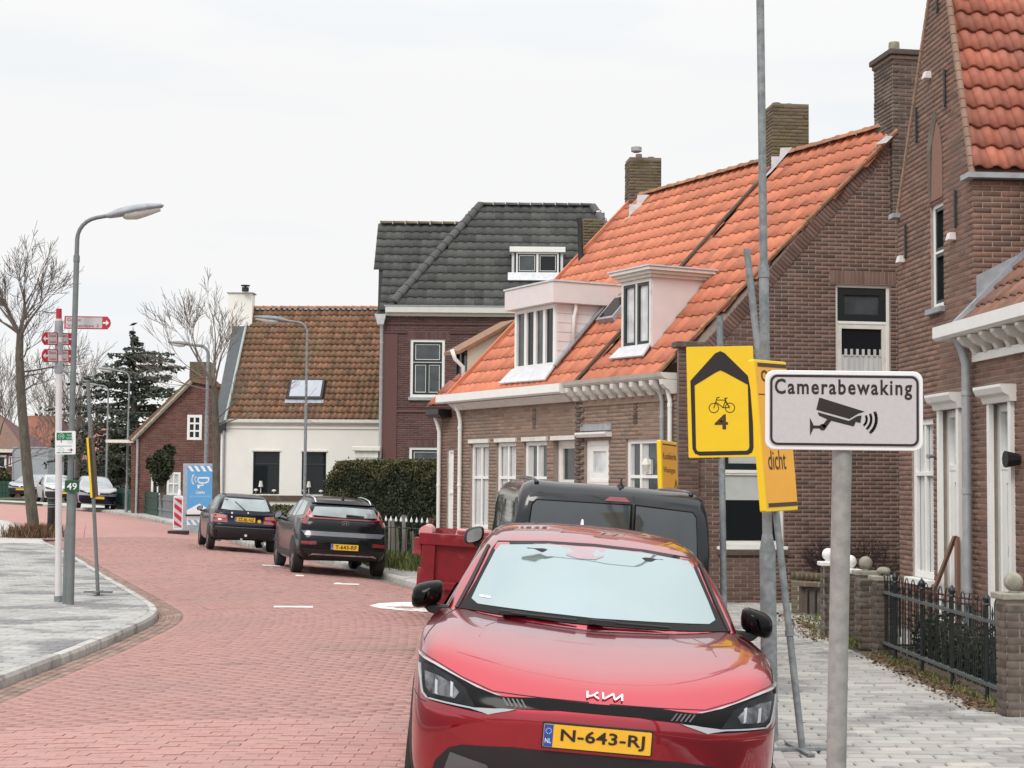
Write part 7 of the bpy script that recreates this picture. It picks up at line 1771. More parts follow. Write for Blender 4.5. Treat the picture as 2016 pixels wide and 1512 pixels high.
# --- purple-brown house with the dark hipped roof
PB_ = Plane((at(765, 612, 50).x, 50.0), R_(0)); ZB = 0.03
hb = thing('dark_roofed_house', 'tall purple-brown brick house with dark grey tiled roof and white cornice', 'house', PB_.pt(2.5, ZB))
wb1, wb2 = (.70, 1.78, 4.42, 6.24), (.70, 1.78, 1.2, 2.86)
brick_wall(hb, PB_, R4(-.13, 5.2, 0, 6.95), [wb1, wb2], m_brickB, m_mortarB, top=200, bl=.215, bh=.055, j=.012, soldier=[(.60, 1.9, 6.25, 6.48), (.60, 1.9, 2.87, 3.1)], base=0)
for z0, z1, o in ((3.95, 4.02, .03), (4.10, 4.14, .02), (6.42, 6.50, .035), (6.70, 6.74, .03)):
    for (a, b) in ([(-.14, 5.2)] if z0 > 6.5 or z1 < 4.2 else [(-.14, .58), (1.92, 5.2)]):
        mb = MB(); mb.pbox(PB_, a, b, z0, z1, .013, o + .013); mb.build('string_course', [m_brickB], hb)
mb = MB(); mb.pbox(PB_, -.13, .30, 0, 6.4, .013, .05); mb.build('corner_pier', [m_brickB], hb)
wB = glazed(hb, PB_, *wb1, cols=(), rows=(5.52,), fw=.085, bar=.02, back=.03, cells={(0, j): dict(sash=m_green_dk, sw=.07, glass=m_glass_grey, bead=True) for j in (0, 1)}, sill=(m_lead, .10, .08))
mb = MB(); mb.pbox(PB_, 1.195, 1.285, 4.58, 5.44, -.09, -.045); mb.pbox(PB_, 1.18, 1.198, 4.58, 5.44, -.09, -.052, 1); mb.pbox(PB_, 1.282, 1.30, 4.58, 5.44, -.09, -.052, 1); mb.build('mullion', [m_green_dk, m_white], wB)
glazed(hb, PB_, *wb2, cols=(), rows=(2.3,), fw=.085, bar=.05, back=.03, cells={(0, 1): dict(sash=m_green_dk, sw=.06, glass=m_glass_grey, bead=True), (0, 0): dict(sash=m_green_dk, sw=.06, glass=m_glass)})
mb = MB(); cornice(mb, PB_, -.08, 5.4, [(.0, 6.96), (.12, 6.96), (.16, 7.02), (.30, 7.06), (.34, 7.24), (.0, 7.24)]); mb.build('cornice', [m_white], hb)
mb = MB(); mb.pbox(PB_, -.12, 5.4, 7.245, 7.28, .0, .36); mb.build('gutter_edge', [m_lead], hb)
pipe(hb, PB_, -.20, 0, 6.75, m_zinc, .05, off=.08, hook=.1)
mb = MB(); c = PB_.pt(-.22, 6.8, .12); mb.hexa([c + Vector(p) for p in ((-.10, -.1, -.12), (.08, -.1, -.12), (.08, .1, -.12), (-.10, .1, -.12), (-.2, -.16, .2), (.16, -.16, .2), (.16, .16, .2), (-.2, .16, .2))]); mb.build('hopper', [m_leadwhite], hb)
aB = R_(50); BUP = -PB_.n * math.cos(aB) + up3 * math.sin(aB); BBq = PB_.pt(0, 7.26, .30); BNn = PB_.u.cross(BUP)
def b_hit(px, py):
    P = onplane(px, py, BBq, BNn); return (P - BBq).dot(PB_.u), (P - BBq).dot(BUP)
hp = [b_hit(*p) for p in ((770, 604), (946, 406), (1166, 406), (1222, 490))]
dm_ = [b_hit(*p) for p in ((1006, 545), (1110, 545))]
WBm = (hp[1][1] + hp[2][1]) / 2
roofB = [(hp[0][0], 0), (6.4, 0), (hp[3][0] + .5, hp[3][1] * .85), (hp[2][0], WBm), (hp[1][0], WBm)]
flat = lambda t: .016 * math.sin(2 * math.pi * t) + (.012 if .42 < t < .58 else 0)
TB = pantile(.305, .38, prof=flat, thick=.036, nx=8, tip=.05)
dw0 = dm_[0][1]
roof_tiles(hb, BBq, PB_.u, BUP, roofB, [R4(dm_[0][0] + .1, dm_[1][0] - .1, dw0 + .1, dw0 + 1.0)], .30, .375, m_tile_dk, m_deck_dk, TB, 220, seed=31, lift=.05)
f3b = lambda a, w, o=0: BBq + PB_.u * a + BUP * w + BNn * o
ridge_tiles(hb, f3b(hp[1][0], WBm, .03), f3b(hp[2][0], WBm, .03), up3, m_tile_dk, .12, .38)
ridge_tiles(hb, f3b(hp[0][0] + .05, .12, .06), f3b(hp[1][0], WBm, .06), (BNn + up3 * .3).normalized(), m_tile_dk, .13, .38, name='hip_tile')
ridge_tiles(hb, f3b(hp[3][0], hp[3][1], .06), f3b(hp[2][0], WBm, .06), (BNn + up3 * .3).normalized(), m_tile_dk, .13, .38, name='hip_tile')
# roof of the rear wing at the left
BB2 = BBq - PB_.n * .55 - Vector((0, 0, .1)); 
def b2_hit(px, py):
    P = onplane(px, py, BB2, BNn); return (P - BB2).dot(PB_.u), (P - BB2).dot(BUP)
lw_ = [b2_hit(*p) for p in ((744, 615), (748, 442), (908, 442))]
roofB2 = [(lw_[0][0], lw_[0][1] - .15), (hp[0][0] + .3, lw_[0][1] - .15), (lw_[2][0] + .35, lw_[1][1]), (lw_[1][0], lw_[1][1])]
roof_tiles(hb, BB2, PB_.u, BUP, roofB2, [], .30, .375, m_tile_dk, m_deck_dk, TB, 80, seed=32, lift=.05, deckname='wing_roof')
f3b2 = lambda a, w, o=0: BB2 + PB_.u * a + BUP * w + BNn * o
ridge_tiles(hb, f3b2(lw_[1][0], lw_[1][1], .04), f3b2(lw_[2][0] + .2, lw_[1][1], .04), up3, m_brickmoss, .12, .38)
mb = MB(); mb.add([PB_.pt(-.13, 0, 0), PB_.pt(-.13, 6.95, 0), PB_.pt(-.30, 6.95, -.5), PB_.pt(-.30, 6.95, -8), PB_.pt(-.30, 0, -8), PB_.pt(-.3, 0, -.5)], [(0, 1, 2, 3, 4, 5)]); mb.build('side_wall', [m_brickB], hb)
mb = MB(); mb.add([f3b2(lw_[0][0], 0, -.05), f3b2(lw_[1][0], lw_[1][1], -.05), f3b2(lw_[1][0], lw_[1][1], -.05) + Vector((0, 3.5, -3.5)), f3b2(lw_[0][0], 0, -.05) + Vector((0, 6, 0))], [(0, 1, 2, 3)]); mb.build('wing_gable', [m_brickB], hb)
tops = [f3b(hp[1][0], WBm, -.03), f3b(hp[2][0], WBm, -.03)]; mb = MB(); mb.add([tops[0], tops[1], tops[1] + Vector((2, 3, -3.4)), tops[0] + Vector((-2, 3, -3.4))], [(0, 1, 2, 3)]); mb.build('back_roof', [m_tile_dk], hb)
# its small dormer
PDb = Plane_from(f3b(0, dw0), PB_); PDb.O.z = 0; PDb.O.x = PB_.O.x
zd0 = f3b(0, dw0).z; 
dq = [PDb.hit(*p) for p in ((1006, 545), (1110, 487))]; s0, s1, z1 = dq[0][0], dq[1][0], dq[1][1]
mb = MB(); mb.pbox(PDb, s0 + .08, s1 - .08, zd0 - .05, z1 - .1, -1.2, -.05); dmr = mb.build('dormer', [m_green_dk], hb)
mb = MB(); mb.pbox(PDb, s0 - .05, s1 + .05, z1 - .17, z1, -1.3, .10); mb.build('dormer_roof', [m_white], dmr, bevel=.01)
glazed(dmr, PDb, s0 + .16, s1 - .16, zd0 + .10, z1 - .175, cols=((s0 + s1) / 2,), fw=.05, bar=.07, back=-.02, depth=.06, cells={(0, 0): dict(sash=m_green_dk, sw=.04, glass=m_glass_grey, bead=True), (1, 0): dict(sash=m_green_dk, sw=.04, glass=m_glass, bead=True)})
for a_ in (s0 + .02, s1 - .10):
    mb = MB(); mb.pbox(PDb, a_, a_ + .08, zd0, z1 - .175, -1.0, -.03); mb.build('cheek_board', [m_leadwhite], dmr)
mb = MB(); mb.prism([f3b(a, w, .10) for a, w in R4(dm_[0][0] - .1, dm_[1][0] + .1, dw0 - .25, dw0 + .1)], BNn * -.04); mb.build('lead_apron', [m_leadwhite], dmr)
# white canopy at the join with the white house
mb = MB(); mb.pbox(PB_, -1.05, -.18, 2.72, 2.86, -.2, .35); mb.pbox(PB_, -.98, -.25, 2.5, 2.71, -.2, .25); tag(mb.build('porch_canopy', [m_whiteold], None, bevel=.02), 'small white porch canopy between the white house and the purple-brown house', 'canopy')
# --- red brick gable house at the left with a chimney
YG = 66.0
hg = thing('brick_gable_house', 'red-brown brick gable house with white six-pane window and chimney left of the white house', 'house', Vector((at(350, 945, YG).x, YG, gz(YG))))
PGb = Plane((at(345, 945, YG).x, YG), R_(2))
H_g = lambda *p: PGb.hit(*p)
gp = [H_g(258, 1010), H_g(450, 1010), H_g(450, 770), H_g(412, 738), H_g(372, 752), H_g(268, 852), H_g(258, 870)]
gp = [(a, max(z, gz(YG) - .1)) for a, z in gp]
win1 = PGb.rect([(368, 866), (398, 817)]); win2 = PGb.rect([(297, 975), (324, 924)]); win3 = PGb.rect([(328, 975), (356, 930)])
brick_wall(hg, PGb, gp, [win1, win2, win3], mat('brick_dull_red', (.16, .07, .055), .9, var=.25, col2=(.13, .065, .055), noise=.15), m_mortarB, top=150, bl=.22, bh=.06, j=.012)
a0, a1, b0_, b1_ = win1; glazed(hg, PGb, *win1, cols=((a0 + a1) / 2,), rows=(b0_ + (b1_ - b0_) * .36, b0_ + (b1_ - b0_) * .66), fw=.11, bar=.07, back=-.02, glass=m_glass)
for wv in (win2, win3):
    a0, a1, b0_, b1_ = wv; glazed(hg, PGb, *wv, cols=((a0 + a1) / 2,), rows=((b0_ + b1_) / 2,), fw=.09, bar=.06, back=-.02, glass=m_glass if wv is win2 else m_curtain)
roof_v = [H_g(262, 868), H_g(378, 752)]
P0_, P1_ = PGb.pt(*roof_v[0], .15), PGb.pt(*roof_v[1], .15); bk = -PGb.n * 7
quad_roof('roof', [P0_ + Vector((-.1, 0, 0)), P1_, P1_ + bk, P0_ + bk], m_tile_br, hg, -.15)
P2_ = PGb.pt(*H_g(470, 770), .1); quad_roof('roof_slope', [P1_, P2_, P2_ + bk, P1_ + bk], m_tile_br, hg, -.15)
mb = MB(); mb.tube([P0_, P1_], .09, 6); mb.build('verge_edge', [m_stone], hg)
A = at(374, 712, YG + .3); B = at(398, 712, YG + .3); chimney(hg, A, (B - A).length + .35, .7, at(374, 770, YG).z, A.z, R_(3), m_brickmoss, m_mortar_dark, n_top=30)
d_ = [PGb.pt(*H_g(303, 806), -1.2), PGb.pt(*H_g(322, 812), -1.2), PGb.pt(*H_g(326, 785), -1.2), PGb.pt(*H_g(303, 800), -1.2)]
mb = MB(); mb.prism(d_, -PGb.n * 1.5); mb.build('rear_dormer', [m_black], hg)
pipe(hg, PGb, H_g(270, 945)[0], gz(YG), H_g(270, 865)[1], m_zinc, .05)
mb = MB(); a_, z_ = H_g(262, 866); mb.pbox(PGb, a_ - 1.1, a_ + .05, z_ - .12, z_, -1, .1); mb.build('gutter', [m_whiteold], hg)
# --- brown-roofed house at the far left, and two red roofs in the distance
YL = 105.0
hl_ = thing('brown_roofed_house', 'brown-roofed brick house with white gutter cut by the left picture edge', 'house', Vector((at(10, 945, YL).x, YL, gz(YL))))
PL = Plane((at(0, 945, YL).x, YL), R_(0)); zE = PL.hit(20, 888)[1]
e0, e1 = PL.hit(-90, 888)[0], PL.hit(46, 888)[0]
wL_ = [PL.rect([(-14, 922), (13, 896)]), PL.rect([(17, 918), (24, 898)])]
brick_wall(hl_, PL, R4(e0, e1, gz(YL) - .1, zE), wL_, mat('brick_far_red', (.14, .055, .05), .9, var=.25), m_mortarB, top=60, bl=.22, bh=.06)
glazed(hl_, PL, *wL_[0], fw=.13, back=-.02, glass=m_glass); glazed(hl_, PL, *wL_[1], fw=.06, back=-.02, glass=m_glass_grey)
mb = MB(); mb.pbox(PL, e0, e1 + .2, zE - .1, zE + .12, .0, .35); mb.build('gutter', [m_whiteold], hl_)
q = lambda px, py, dy: at(px, py, YL + dy)
tL = [PL.pt(e0, zE + .12, .3), PL.pt(e1 + .2, zE + .12, .3), q(-5, 812, 4), q(-90, 812, 4)]
quad_roof('roof', tL, mat('far_roof_brown', (.17, .10, .075), .9, noise=.25, scale=3, stretch=(1, 1, 6)), hl_)
mb = MB(); mb.add([PL.pt(e1, gz(YL), 0), PL.pt(e1, zE, 0), q(-5, 812, 4), PL.pt(e1, zE, -8), PL.pt(e1, gz(YL), -8)], [(0, 1, 2, 3, 4)]); mb.build('side_wall', [m_brickB], hl_)
def far_house(label, x0, x1, ytop, yeave, Y, roofm, wallm=None, hipx=0, grp='distant red roofs'):
    z0 = gz(Y); P = Plane((at(x0, 945, Y).x, Y), 0); s1 = P.hit(x1, 945)[0]; ze = P.hit(x0, yeave)[1]
    t = thing('distant_house', label, 'house', P.pt(s1 / 2, z0), grp)
    mb = MB(); mb.pbox(P, 0, s1, z0 - .2, ze, -8, 0); mb.build('wall', [wallm or m_brickB], t)
    a, b = at(x0 + hipx, ytop, Y + 4), at(x1 - hipx, ytop, Y + 4)
    quad_roof('roof', [P.pt(-.2, ze, .3), P.pt(s1 + .2, ze, .3), b, a], roofm, t); quad_roof('back_roof', [b, a, P.pt(-.2, ze, -8.3), P.pt(s1 + .2, ze, -8.3)][::1], roofm, t)
    mb = MB(); mb.add([P.pt(0, ze, 0), a, P.pt(0, ze, -8)], [(0, 1, 2)]); mb.add([P.pt(s1, ze, 0), b, P.pt(s1, ze, -8)], [(2, 1, 0)]); mb.build('gable', [wallm or m_brickB], t)
    mb = MB()
    w = glazed(t, P, s1 * .3, s1 * .3 + 1.1, ze - 1.7, ze - .4, cols=(s1 * .3 + .55,), fw=.08, back=-.08, glass=m_glass)
    return t
m_farroof = mat('far_roof_red', (.26, .10, .07), .9, noise=.2, scale=2)
far_house('distant house with a dull red roof behind the bare trunk at the left', 52, 118, 820, 892, 122, m_farroof)
far_house('distant house with pinkish red roof showing through the dark conifer', 168, 216, 838, 905, 118, mat('far_roof_pink', (.36, .15, .12), .9, noise=.15, scale=2), hipx=10)
far_house('low distant house with brown roof between the trees left of the conifer', 120, 168, 862, 908, 128, m_farroof)
# green board fence and grey wall in front of the gable house
def fence_run(label, x0, y0, x1, y1, h, m, Y0, Y1, name='board_fence', cat='fence'):
    A, B = at(x0, 945, Y0), at(x1, 945, Y1); A.z, B.z = gz(Y0), gz(Y1); d = (B - A); L = d.length; u = d.normalized()
    t = thing(name, label, cat, (A + B) / 2); n = max(4, int(L / .22))
    for k in range(n):
        p = A + u * (L * k / n); q2 = A + u * (L * (k + .9) / n); nn = Vector((-u.y, u.x, 0)) * .025
        mb = MB(); mb.hexa([p - nn, q2 - nn, q2 + nn, p + nn] + [v + Vector((0, 0, h + .02 * (k % 2))) for v in (p - nn, q2 - nn, q2 + nn, p + nn)]); mb.build('board', [m], t)
    for z in (.3, h - .2):
        mb = MB(); nn = Vector((-u.y, u.x, 0)) * -.05; mb.hexa([A + nn + Vector((0, 0, z)), B + nn + Vector((0, 0, z)), B + Vector((0, 0, z)), A + Vector((0, 0, z)), A + nn + Vector((0, 0, z + .08)), B + nn + Vector((0, 0, z + .08)), B + Vector((0, 0, z + .08)), A + Vector((0, 0, z + .08))]); mb.build('rail', [m], t)
    return t
m_fgreen = mat('fence_green', (.012, .055, .038), .6, noise=.15, scale=6)
fence_run('dark green board fence along the far pavement before the gable house', 226, 1005, 312, 1010, .95, m_fgreen, 73, 63.5)
fence_run('grey board fence panel between the green fence and the barrier beacon', 315, 1010, 352, 1020, .9, mat('fence_grey', (.17, .19, .20), .8, noise=.2, scale=6), 63, 60.5)
fence_run('dark green hedge-high fence at the far left beside the silver car', -40, 985, 26, 985, 1.0, m_fgreen, 99.5, 99)
# ------------------------------------------------------------------ vegetation
def bare_tree(name, label, base, h, spread, seed, r0=.16, lean=(0, 0), fork=.4, levels=5, group=None, mtrunk=None, mtwig=None, upright=.5, nb=(3, 4), minr=.006, waypts=None, limbs=3):
    r = random.Random(seed); t = thing(name, label, 'tree', base, group)
    tr, cr = MB(), MB()
    def branch(p, d, L, rad, lev, mb):
        n = 4 if lev < 2 else 3; pts = [p]; rads = [rad]; q = p.copy(); dd = d.copy()
        for k in range(n):
            dd = (dd + Vector((r.gauss(0, .10), r.gauss(0, .10), r.gauss(0, .06) + .07 * upright))).normalized(); q = q + dd * (L / n); pts.append(q.copy()); rads.append(max(minr, rad * (1 - .62 * (k + 1) / n)))
        mb.tube(pts, rads, 7 if lev < 1 else (5 if lev < 2 else 3), cap=False)
        if lev >= levels: return
        nk = r.randint(*nb) + (1 if lev >= 2 else 0)
        for k in range(nk):
            f = r.uniform(.30, 1.0) if k else 1.0; i = min(n - 1, int(f * n)); a = pts[i].lerp(pts[i + 1], f * n - i if i < n else 0)
            az = r.uniform(0, 2 * math.pi); ang = r.uniform(.30, .75) * (1 if k else .35)
            e1 = dd.orthogonal().normalized(); e2 = dd.cross(e1); nd = (dd * math.cos(ang) + (e1 * math.cos(az) + e2 * math.sin(az)) * math.sin(ang)); nd.z += upright * .25; nd.normalize()
            branch(a, nd, L * r.uniform(.55, .78), max(minr, rads[i] * r.uniform(.5, .7)), lev + 1, cr)
    Lt = h * fork; top = base + Vector((lean[0], lean[1], Lt)); pts = [base + Vector((0, 0, -.1)), base + Vector((0, 0, .05))]
    if waypts: pts += waypts; top = waypts[-1]
    else: pts += [base.lerp(top, .35) + Vector((r.gauss(0, .04), 0, 0)), base.lerp(top, .7) + Vector((r.gauss(0, .05), 0, 0)), top]
    m = len(pts); tr.tube(pts, [r0 * 1.35] + [r0 * (1.15 - .5 * k / (m - 2)) for k in range(m - 1)], 10, cap=False)
    tr.build('trunk', [mtrunk or m_bark], t, smooth=True)
    nmain = r.randint(4, 5)
    for k in range(nmain):
        az = 2 * math.pi * (k + r.random() * .6) / nmain; sp = spread * r.uniform(.6, 1.1) if k else .1
        d = Vector((math.cos(az) * sp, math.sin(az) * sp, 1)).normalized(); branch(top - Vector((0, 0, .25 * k * .3)), d, (h - Lt) * r.uniform(.40, .52), r0 * .42, 1, cr)
    # side limbs on the trunk
    for k in range(limbs):
        f = r.uniform(.1, .95); i_ = -2 if (k % 2 or m < 5) else -3; p = pts[i_].lerp(pts[i_ + 1], f); az = (k % 2) * math.pi + r.gauss(0, .8); branch(p, Vector((math.cos(az), math.sin(az), r.uniform(.15, .7))).normalized(), (h - Lt) * r.uniform(.40, .62), r0 * .26, 2, cr)
    cr.build('crown', [mtwig or m_twig], t, smooth=True)
    return t
def G(px, py, z=ZP_L): return gnd(px, py, z, True)
b = G(68, 1056)
W_ = lambda pts: [at(x, y, b.y + .02) for x, y in pts]
bare_tree('bare_tree', 'bare street tree with a leaning dark trunk beside the litter bin', b, 5.0, .75, 5, r0=.15, fork=.5, waypts=W_([(55, 940), (43, 800), (38, 700), (40, 650)]), upright=.35, levels=5, limbs=7, nb=(2, 4))
b = Vector((at(428, 945, 48.5).x, 48.5, gz(48.5)))
W_ = lambda pts: [at(x, y, 48.6) for x, y in pts]
bare_tree('bare_tree', 'bare street tree standing between the blue camera board and the white house', b, 5.0, .8, 11, r0=.115, fork=.45, waypts=W_([(426, 900), (424, 800), (420, 745)]), upright=.6, levels=5, mtwig=m_twigpale, nb=(2, 3), limbs=4)
for i, (px, Y, h, sd, lab) in enumerate(((-8, 88, 9.0, 21, 'bare tree at the far left edge beyond the leaning trunk'), (24, 112, 8.5, 22, 'bare tree behind the brown-roofed house gable'), (150, 108, 11.0, 23, 'slender pale bare tree behind the left lamp post'), (132, 120, 8.5, 24, 'bare tree with fine twigs just right of the cycle signpost'), (172, 96, 7.0, 25, 'small bare tree left of the dark conifer'), (98, 125, 9.5, 27, 'bare tree between the far roofs and the cycle signpost'))):
    q = at(px, 945, Y); bare_tree('bare_tree', lab, Vector((q.x, Y, gz(Y) - .05)), h, .6, sd, r0=.14, levels=4, minr=.010, mtwig=m_twigpale if i % 2 else m_twig, group='bare trees in the distance', nb=(3, 4))
# leaf meshes from many small faces
def leaf_cloud(n, fn, size, seed=1, flat=0.0):
    r = np.random.RandomState(seed); P = fn(r, n); k = len(P)
    a = r.normal(size=(k, 3)); a /= np.linalg.norm(a, axis=1)[:, None]; a[:, 2] *= (1 - flat); 
    b_ = r.normal(size=(k, 3)); b_ -= a * (a * b_).sum(1)[:, None] / (a * a).sum(1)[:, None]; b_ /= np.linalg.norm(b_, axis=1)[:, None]
    s = (size * r.uniform(.6, 1.35, k))[:, None]
    V = np.stack([P - a * s - b_ * s * .45, P + a * s * .2 - b_ * s * .6, P + a * s + b_ * s * .1, P - a * s * .1 + b_ * s * .6], axis=1).reshape(-1, 3)
    F = np.arange(4 * k).reshape(-1, 4); return V, F
def leaf_obj(name, V, F, m, parent, kind=None):
    off = offset_of(parent); V = V - np.array(off) if off is not None else V
    return link(name, fast_mesh(name, V, F, [m]), parent, off, kind)
# big clipped hedge before the dark-roofed house
ha_, hb2 = at(636, 945, 41.0), at(864, 945, 36.5); hz = at(700, 906, 39.0).z
hedge = thing('hedge', 'big dark clipped hedge with a brownish rounded left end', 'hedge', Vector(((ha_.x + hb2.x) / 2, 39.5, .0)))
ud = (Vector((hb2.x, hb2.y, 0)) - Vector((ha_.x, ha_.y, 0))); LH = ud.length; ud.normalize(); nd_ = Vector((ud.y, -ud.x, 0))
if nd_.y > 0: nd_ = -nd_
A0 = np.array((ha_.x, ha_.y, 0)); U0_, N0_ = np.array(ud), np.array(nd_)
topz = lambda s: hz - .55 * np.clip(1 - s / .75, 0, 1) ** 1.6
mb = MB(); Hn = 14
prof = []
for k in range(Hn + 1):
    s = LH * k / Hn; t_ = float(topz(np.array(s))) - .12; p = A0 + U0_ * (s + (.12 if k == 0 else 0)); prof.append([Vector(p + N0_ * o + np.array((0, 0, z))) for o, z in ((-.1, 0.0), (-.12, t_ * .5), (-.18, t_), (-1.3, t_), (-1.4, 0.0))])
mb.grid(prof); mb.add([p for p in prof[0]], [(0, 1, 2, 3, 4)]); mb.add([p for p in prof[-1]], [(4, 3, 2, 1, 0)]); mb.build('core', [mat('hedge_core', (.012, .015, .008), 1.0, noise=.3)], hedge)
def hedge_fn(r, n):
    m1 = int(n * .72); s = r.uniform(-.05, LH, m1); z = r.uniform(0, 1, m1) * topz(s); o = -.10 + r.normal(0, .05, m1) - .06 * np.sin(s * 5) * np.sin(z * 6)
    P1 = A0 + U0_ * s[:, None] + N0_ * o[:, None]; P1[:, 2] = z
    m2 = n - m1; s = r.uniform(-.05, LH, m2); o = r.uniform(-1.3, -.1, m2); P2 = A0 + U0_ * s[:, None] + N0_ * o[:, None]; P2[:, 2] = topz(s) + r.normal(-.05, .035, m2)
    k = r.uniform(0, 1, len(P1)) < .12; 
    m3 = n // 6; z = r.uniform(0, 1, m3); o = r.uniform(-1.3, -.1, m3); P3 = A0 + U0_ * (r.normal(0, .05, m3) + .05 * z)[:, None] + N0_ * o[:, None]; P3[:, 2] = z * (hz - .55)
    return np.vstack([P1, P2, P3])
V, F = leaf_cloud(42000, hedge_fn, .032, 3)
c = V.reshape(-1, 4, 3)[:, 0]; sl = (c - A0) @ U0_; r_ = np.random.RandomState(5); brown = (c[:, 2] > hz - .35 - .15 * np.sin(sl * 3)) | ((sl < 1.3) & (c[:, 2] < 1.6) & (r_.uniform(size=len(sl)) < .75)) | (r_.uniform(size=len(sl)) < .08)
leaf_obj('leaves', V, F[~brown], m_leafdark, hedge); leaf_obj('brown_leaves', V, F[brown], m_leafbrown, hedge)
# low hedge before the white house
def low_hedge(label, xa, ya, xb, yb, h, seed, m=m_leafbrown, n=6000, grp=None):
    A, B = Vector((at(xa, 945, ya).x, ya, gz(ya))), Vector((at(xb, 945, yb).x, yb, gz(yb))); u = (B - A); L = u.length; u.normalize(); nn = Vector((u.y, -u.x, 0))
    if nn.y > 0: nn = -nn
    t = thing('low_hedge', label, 'hedge', (A + B) / 2, grp)
    mb = MB(); mb.hexa([A + nn * -.05, B + nn * -.05, B - nn * .6, A - nn * .6] + [p + Vector((0, 0, h - .08)) for p in (A + nn * -.05, B + nn * -.05, B - nn * .6, A - nn * .6)]); mb.build('core', [mat('low_hedge_core', (.03, .028, .014), 1.0)], t)
    a, uu, n2 = np.array(A), np.array(u), np.array(nn)
    def fn(r, n):
        s = r.uniform(0, L, n); k = r.uniform(size=n) < .6; z = np.where(k, r.uniform(0, h, n), h + r.normal(-.03, .04, n)); o = np.where(k, r.normal(0, .05, n), r.uniform(-.6, 0, n)); P = a + uu * s[:, None] + n2 * o[:, None]; P[:, 2] += z; return P
    V, F = leaf_cloud(n, fn, .05, seed); leaf_obj('leaves', V, F, m, t); return t
low_hedge('low brownish clipped hedge before the white house between the two dark cars', 505, 46.5, 596, 43.0, 1.02, 4)
low_hedge('low dark hedge stub right of the lamp post behind the black crossover', 604, 45.5, 640, 44.5, 1.05, 6, m=m_leafdark, n=2500)
# low white garden wall of the white house
mb = MB(); A, B = at(500, 945, 49.5), at(612, 945, 47.5); mb.hexa([Vector((A.x, A.y, .0)), Vector((B.x, B.y, .0)), Vector((B.x, B.y + .2, .0)), Vector((A.x, A.y + .2, .0)), Vector((A.x, A.y, .98)), Vector((B.x, B.y, .98)), Vector((B.x, B.y + .2, .98)), Vector((A.x, A.y + .2, .98))])
tag(mb.build('garden_wall', [m_render], None, bevel=.01), 'low white garden wall behind the brownish hedge of the white house', 'wall')
# spear-topped fence with white tips before the hedge
fa, fb = at(758, 945, 34.2), at(905, 945, 31.6)
sf = thing('spear_fence', 'dark iron fence with white spear tips before the big hedge', 'fence', Vector(((fa.x + fb.x) / 2, 33, .04)))
fa.z = fb.z = .04; uf = (fb - fa); Lf = uf.length; uf.normalize()
for k in range(14):
    p = fa + uf * (Lf * (k + .3) / 14); mb = MB(); mb.tube([p, p + Vector((0, 0, .92))], .010, 5); pk = mb.build('picket', [m_iron], sf)
    mb = MB(); q = p + Vector((0, 0, .92)); mb.tube([q, q + Vector((0, 0, .02)), q + Vector((0, 0, .05)), q + Vector((0, 0, .12))], [.012, .030, .026, .003], 6); mb.build('spear_tip', [m_swhite], pk)
for z in (.12, .80):
    mb = MB(); mb.tube([fa + Vector((0, 0, z)), fb + Vector((0, 0, z))], .014, 5); mb.build('rail', [m_iron], sf)
# old wooden stumps behind it
m_wood = mat('grey_wood', (.23, .21, .18), .95, noise=.35, scale=12, stretch=(1, 1, .2), stain=(.20, .22, .14, .5), sscale=6)
for i, (px, yt, w, lab) in enumerate(((772, 1022, 14, 'broad grey wooden post stump, leftmost behind the spear fence'), (797, 1014, 10, 'tallest grey wooden post stump behind the spear fence'), (783, 1040, 7, 'thin grey wooden post stump between the broad and the tallest'), (813, 1046, 8, 'short pale wooden post stump, rightmost behind the spear fence'))):
    Y = 34.6 - i * .2; p = at(px, 945, Y); p.z = .0; tz = at(px, yt, Y).z; w_m = w / FPX * Y
    t = thing('wooden_stump', lab, 'post', p); mb = MB(); r = random.Random(i)
    mb.tube([p, p + Vector((.01, 0, tz * .6)), p + Vector((-.01, 0, tz))], [w_m * .55, w_m * .5, w_m * .42], 7); mb.build('trunk', [m_wood], t, smooth=True, angle=30)
# dried hydrangea by the white downpipe
hy = thing('dried_hydrangea', 'bush of dried brown hydrangea heads beside the white downpipe', 'bush', Vector((at(885, 945, 32.6).x, 32.6, .02)))
r = random.Random(9); mb = MB(); VV, FF = [], []
for k in range(34):
    px = 842 + r.random() * 58; py = 1000 + r.random() * 42 if px > 868 else 1022 + r.random() * 24; c = at(px, py, 32.4 + r.random() * .5)
    mb.tube([Vector((c.x * .98, c.y, .02)), c], .008, 4)
    V, F = leaf_cloud(70, lambda rr, n: np.array(c) + (lambda q: q / np.linalg.norm(q, axis=1)[:, None] * rr.uniform(.05, .075, (n, 1)))(rr.normal(size=(n, 3))), .022, k)
    FF.append(F + sum(len(v) for v in VV)); VV.append(V)
mb.build('stems', [m_twig], hy); leaf_obj('flower_heads', np.vstack(VV), np.vstack(FF), m_hydr, hy)
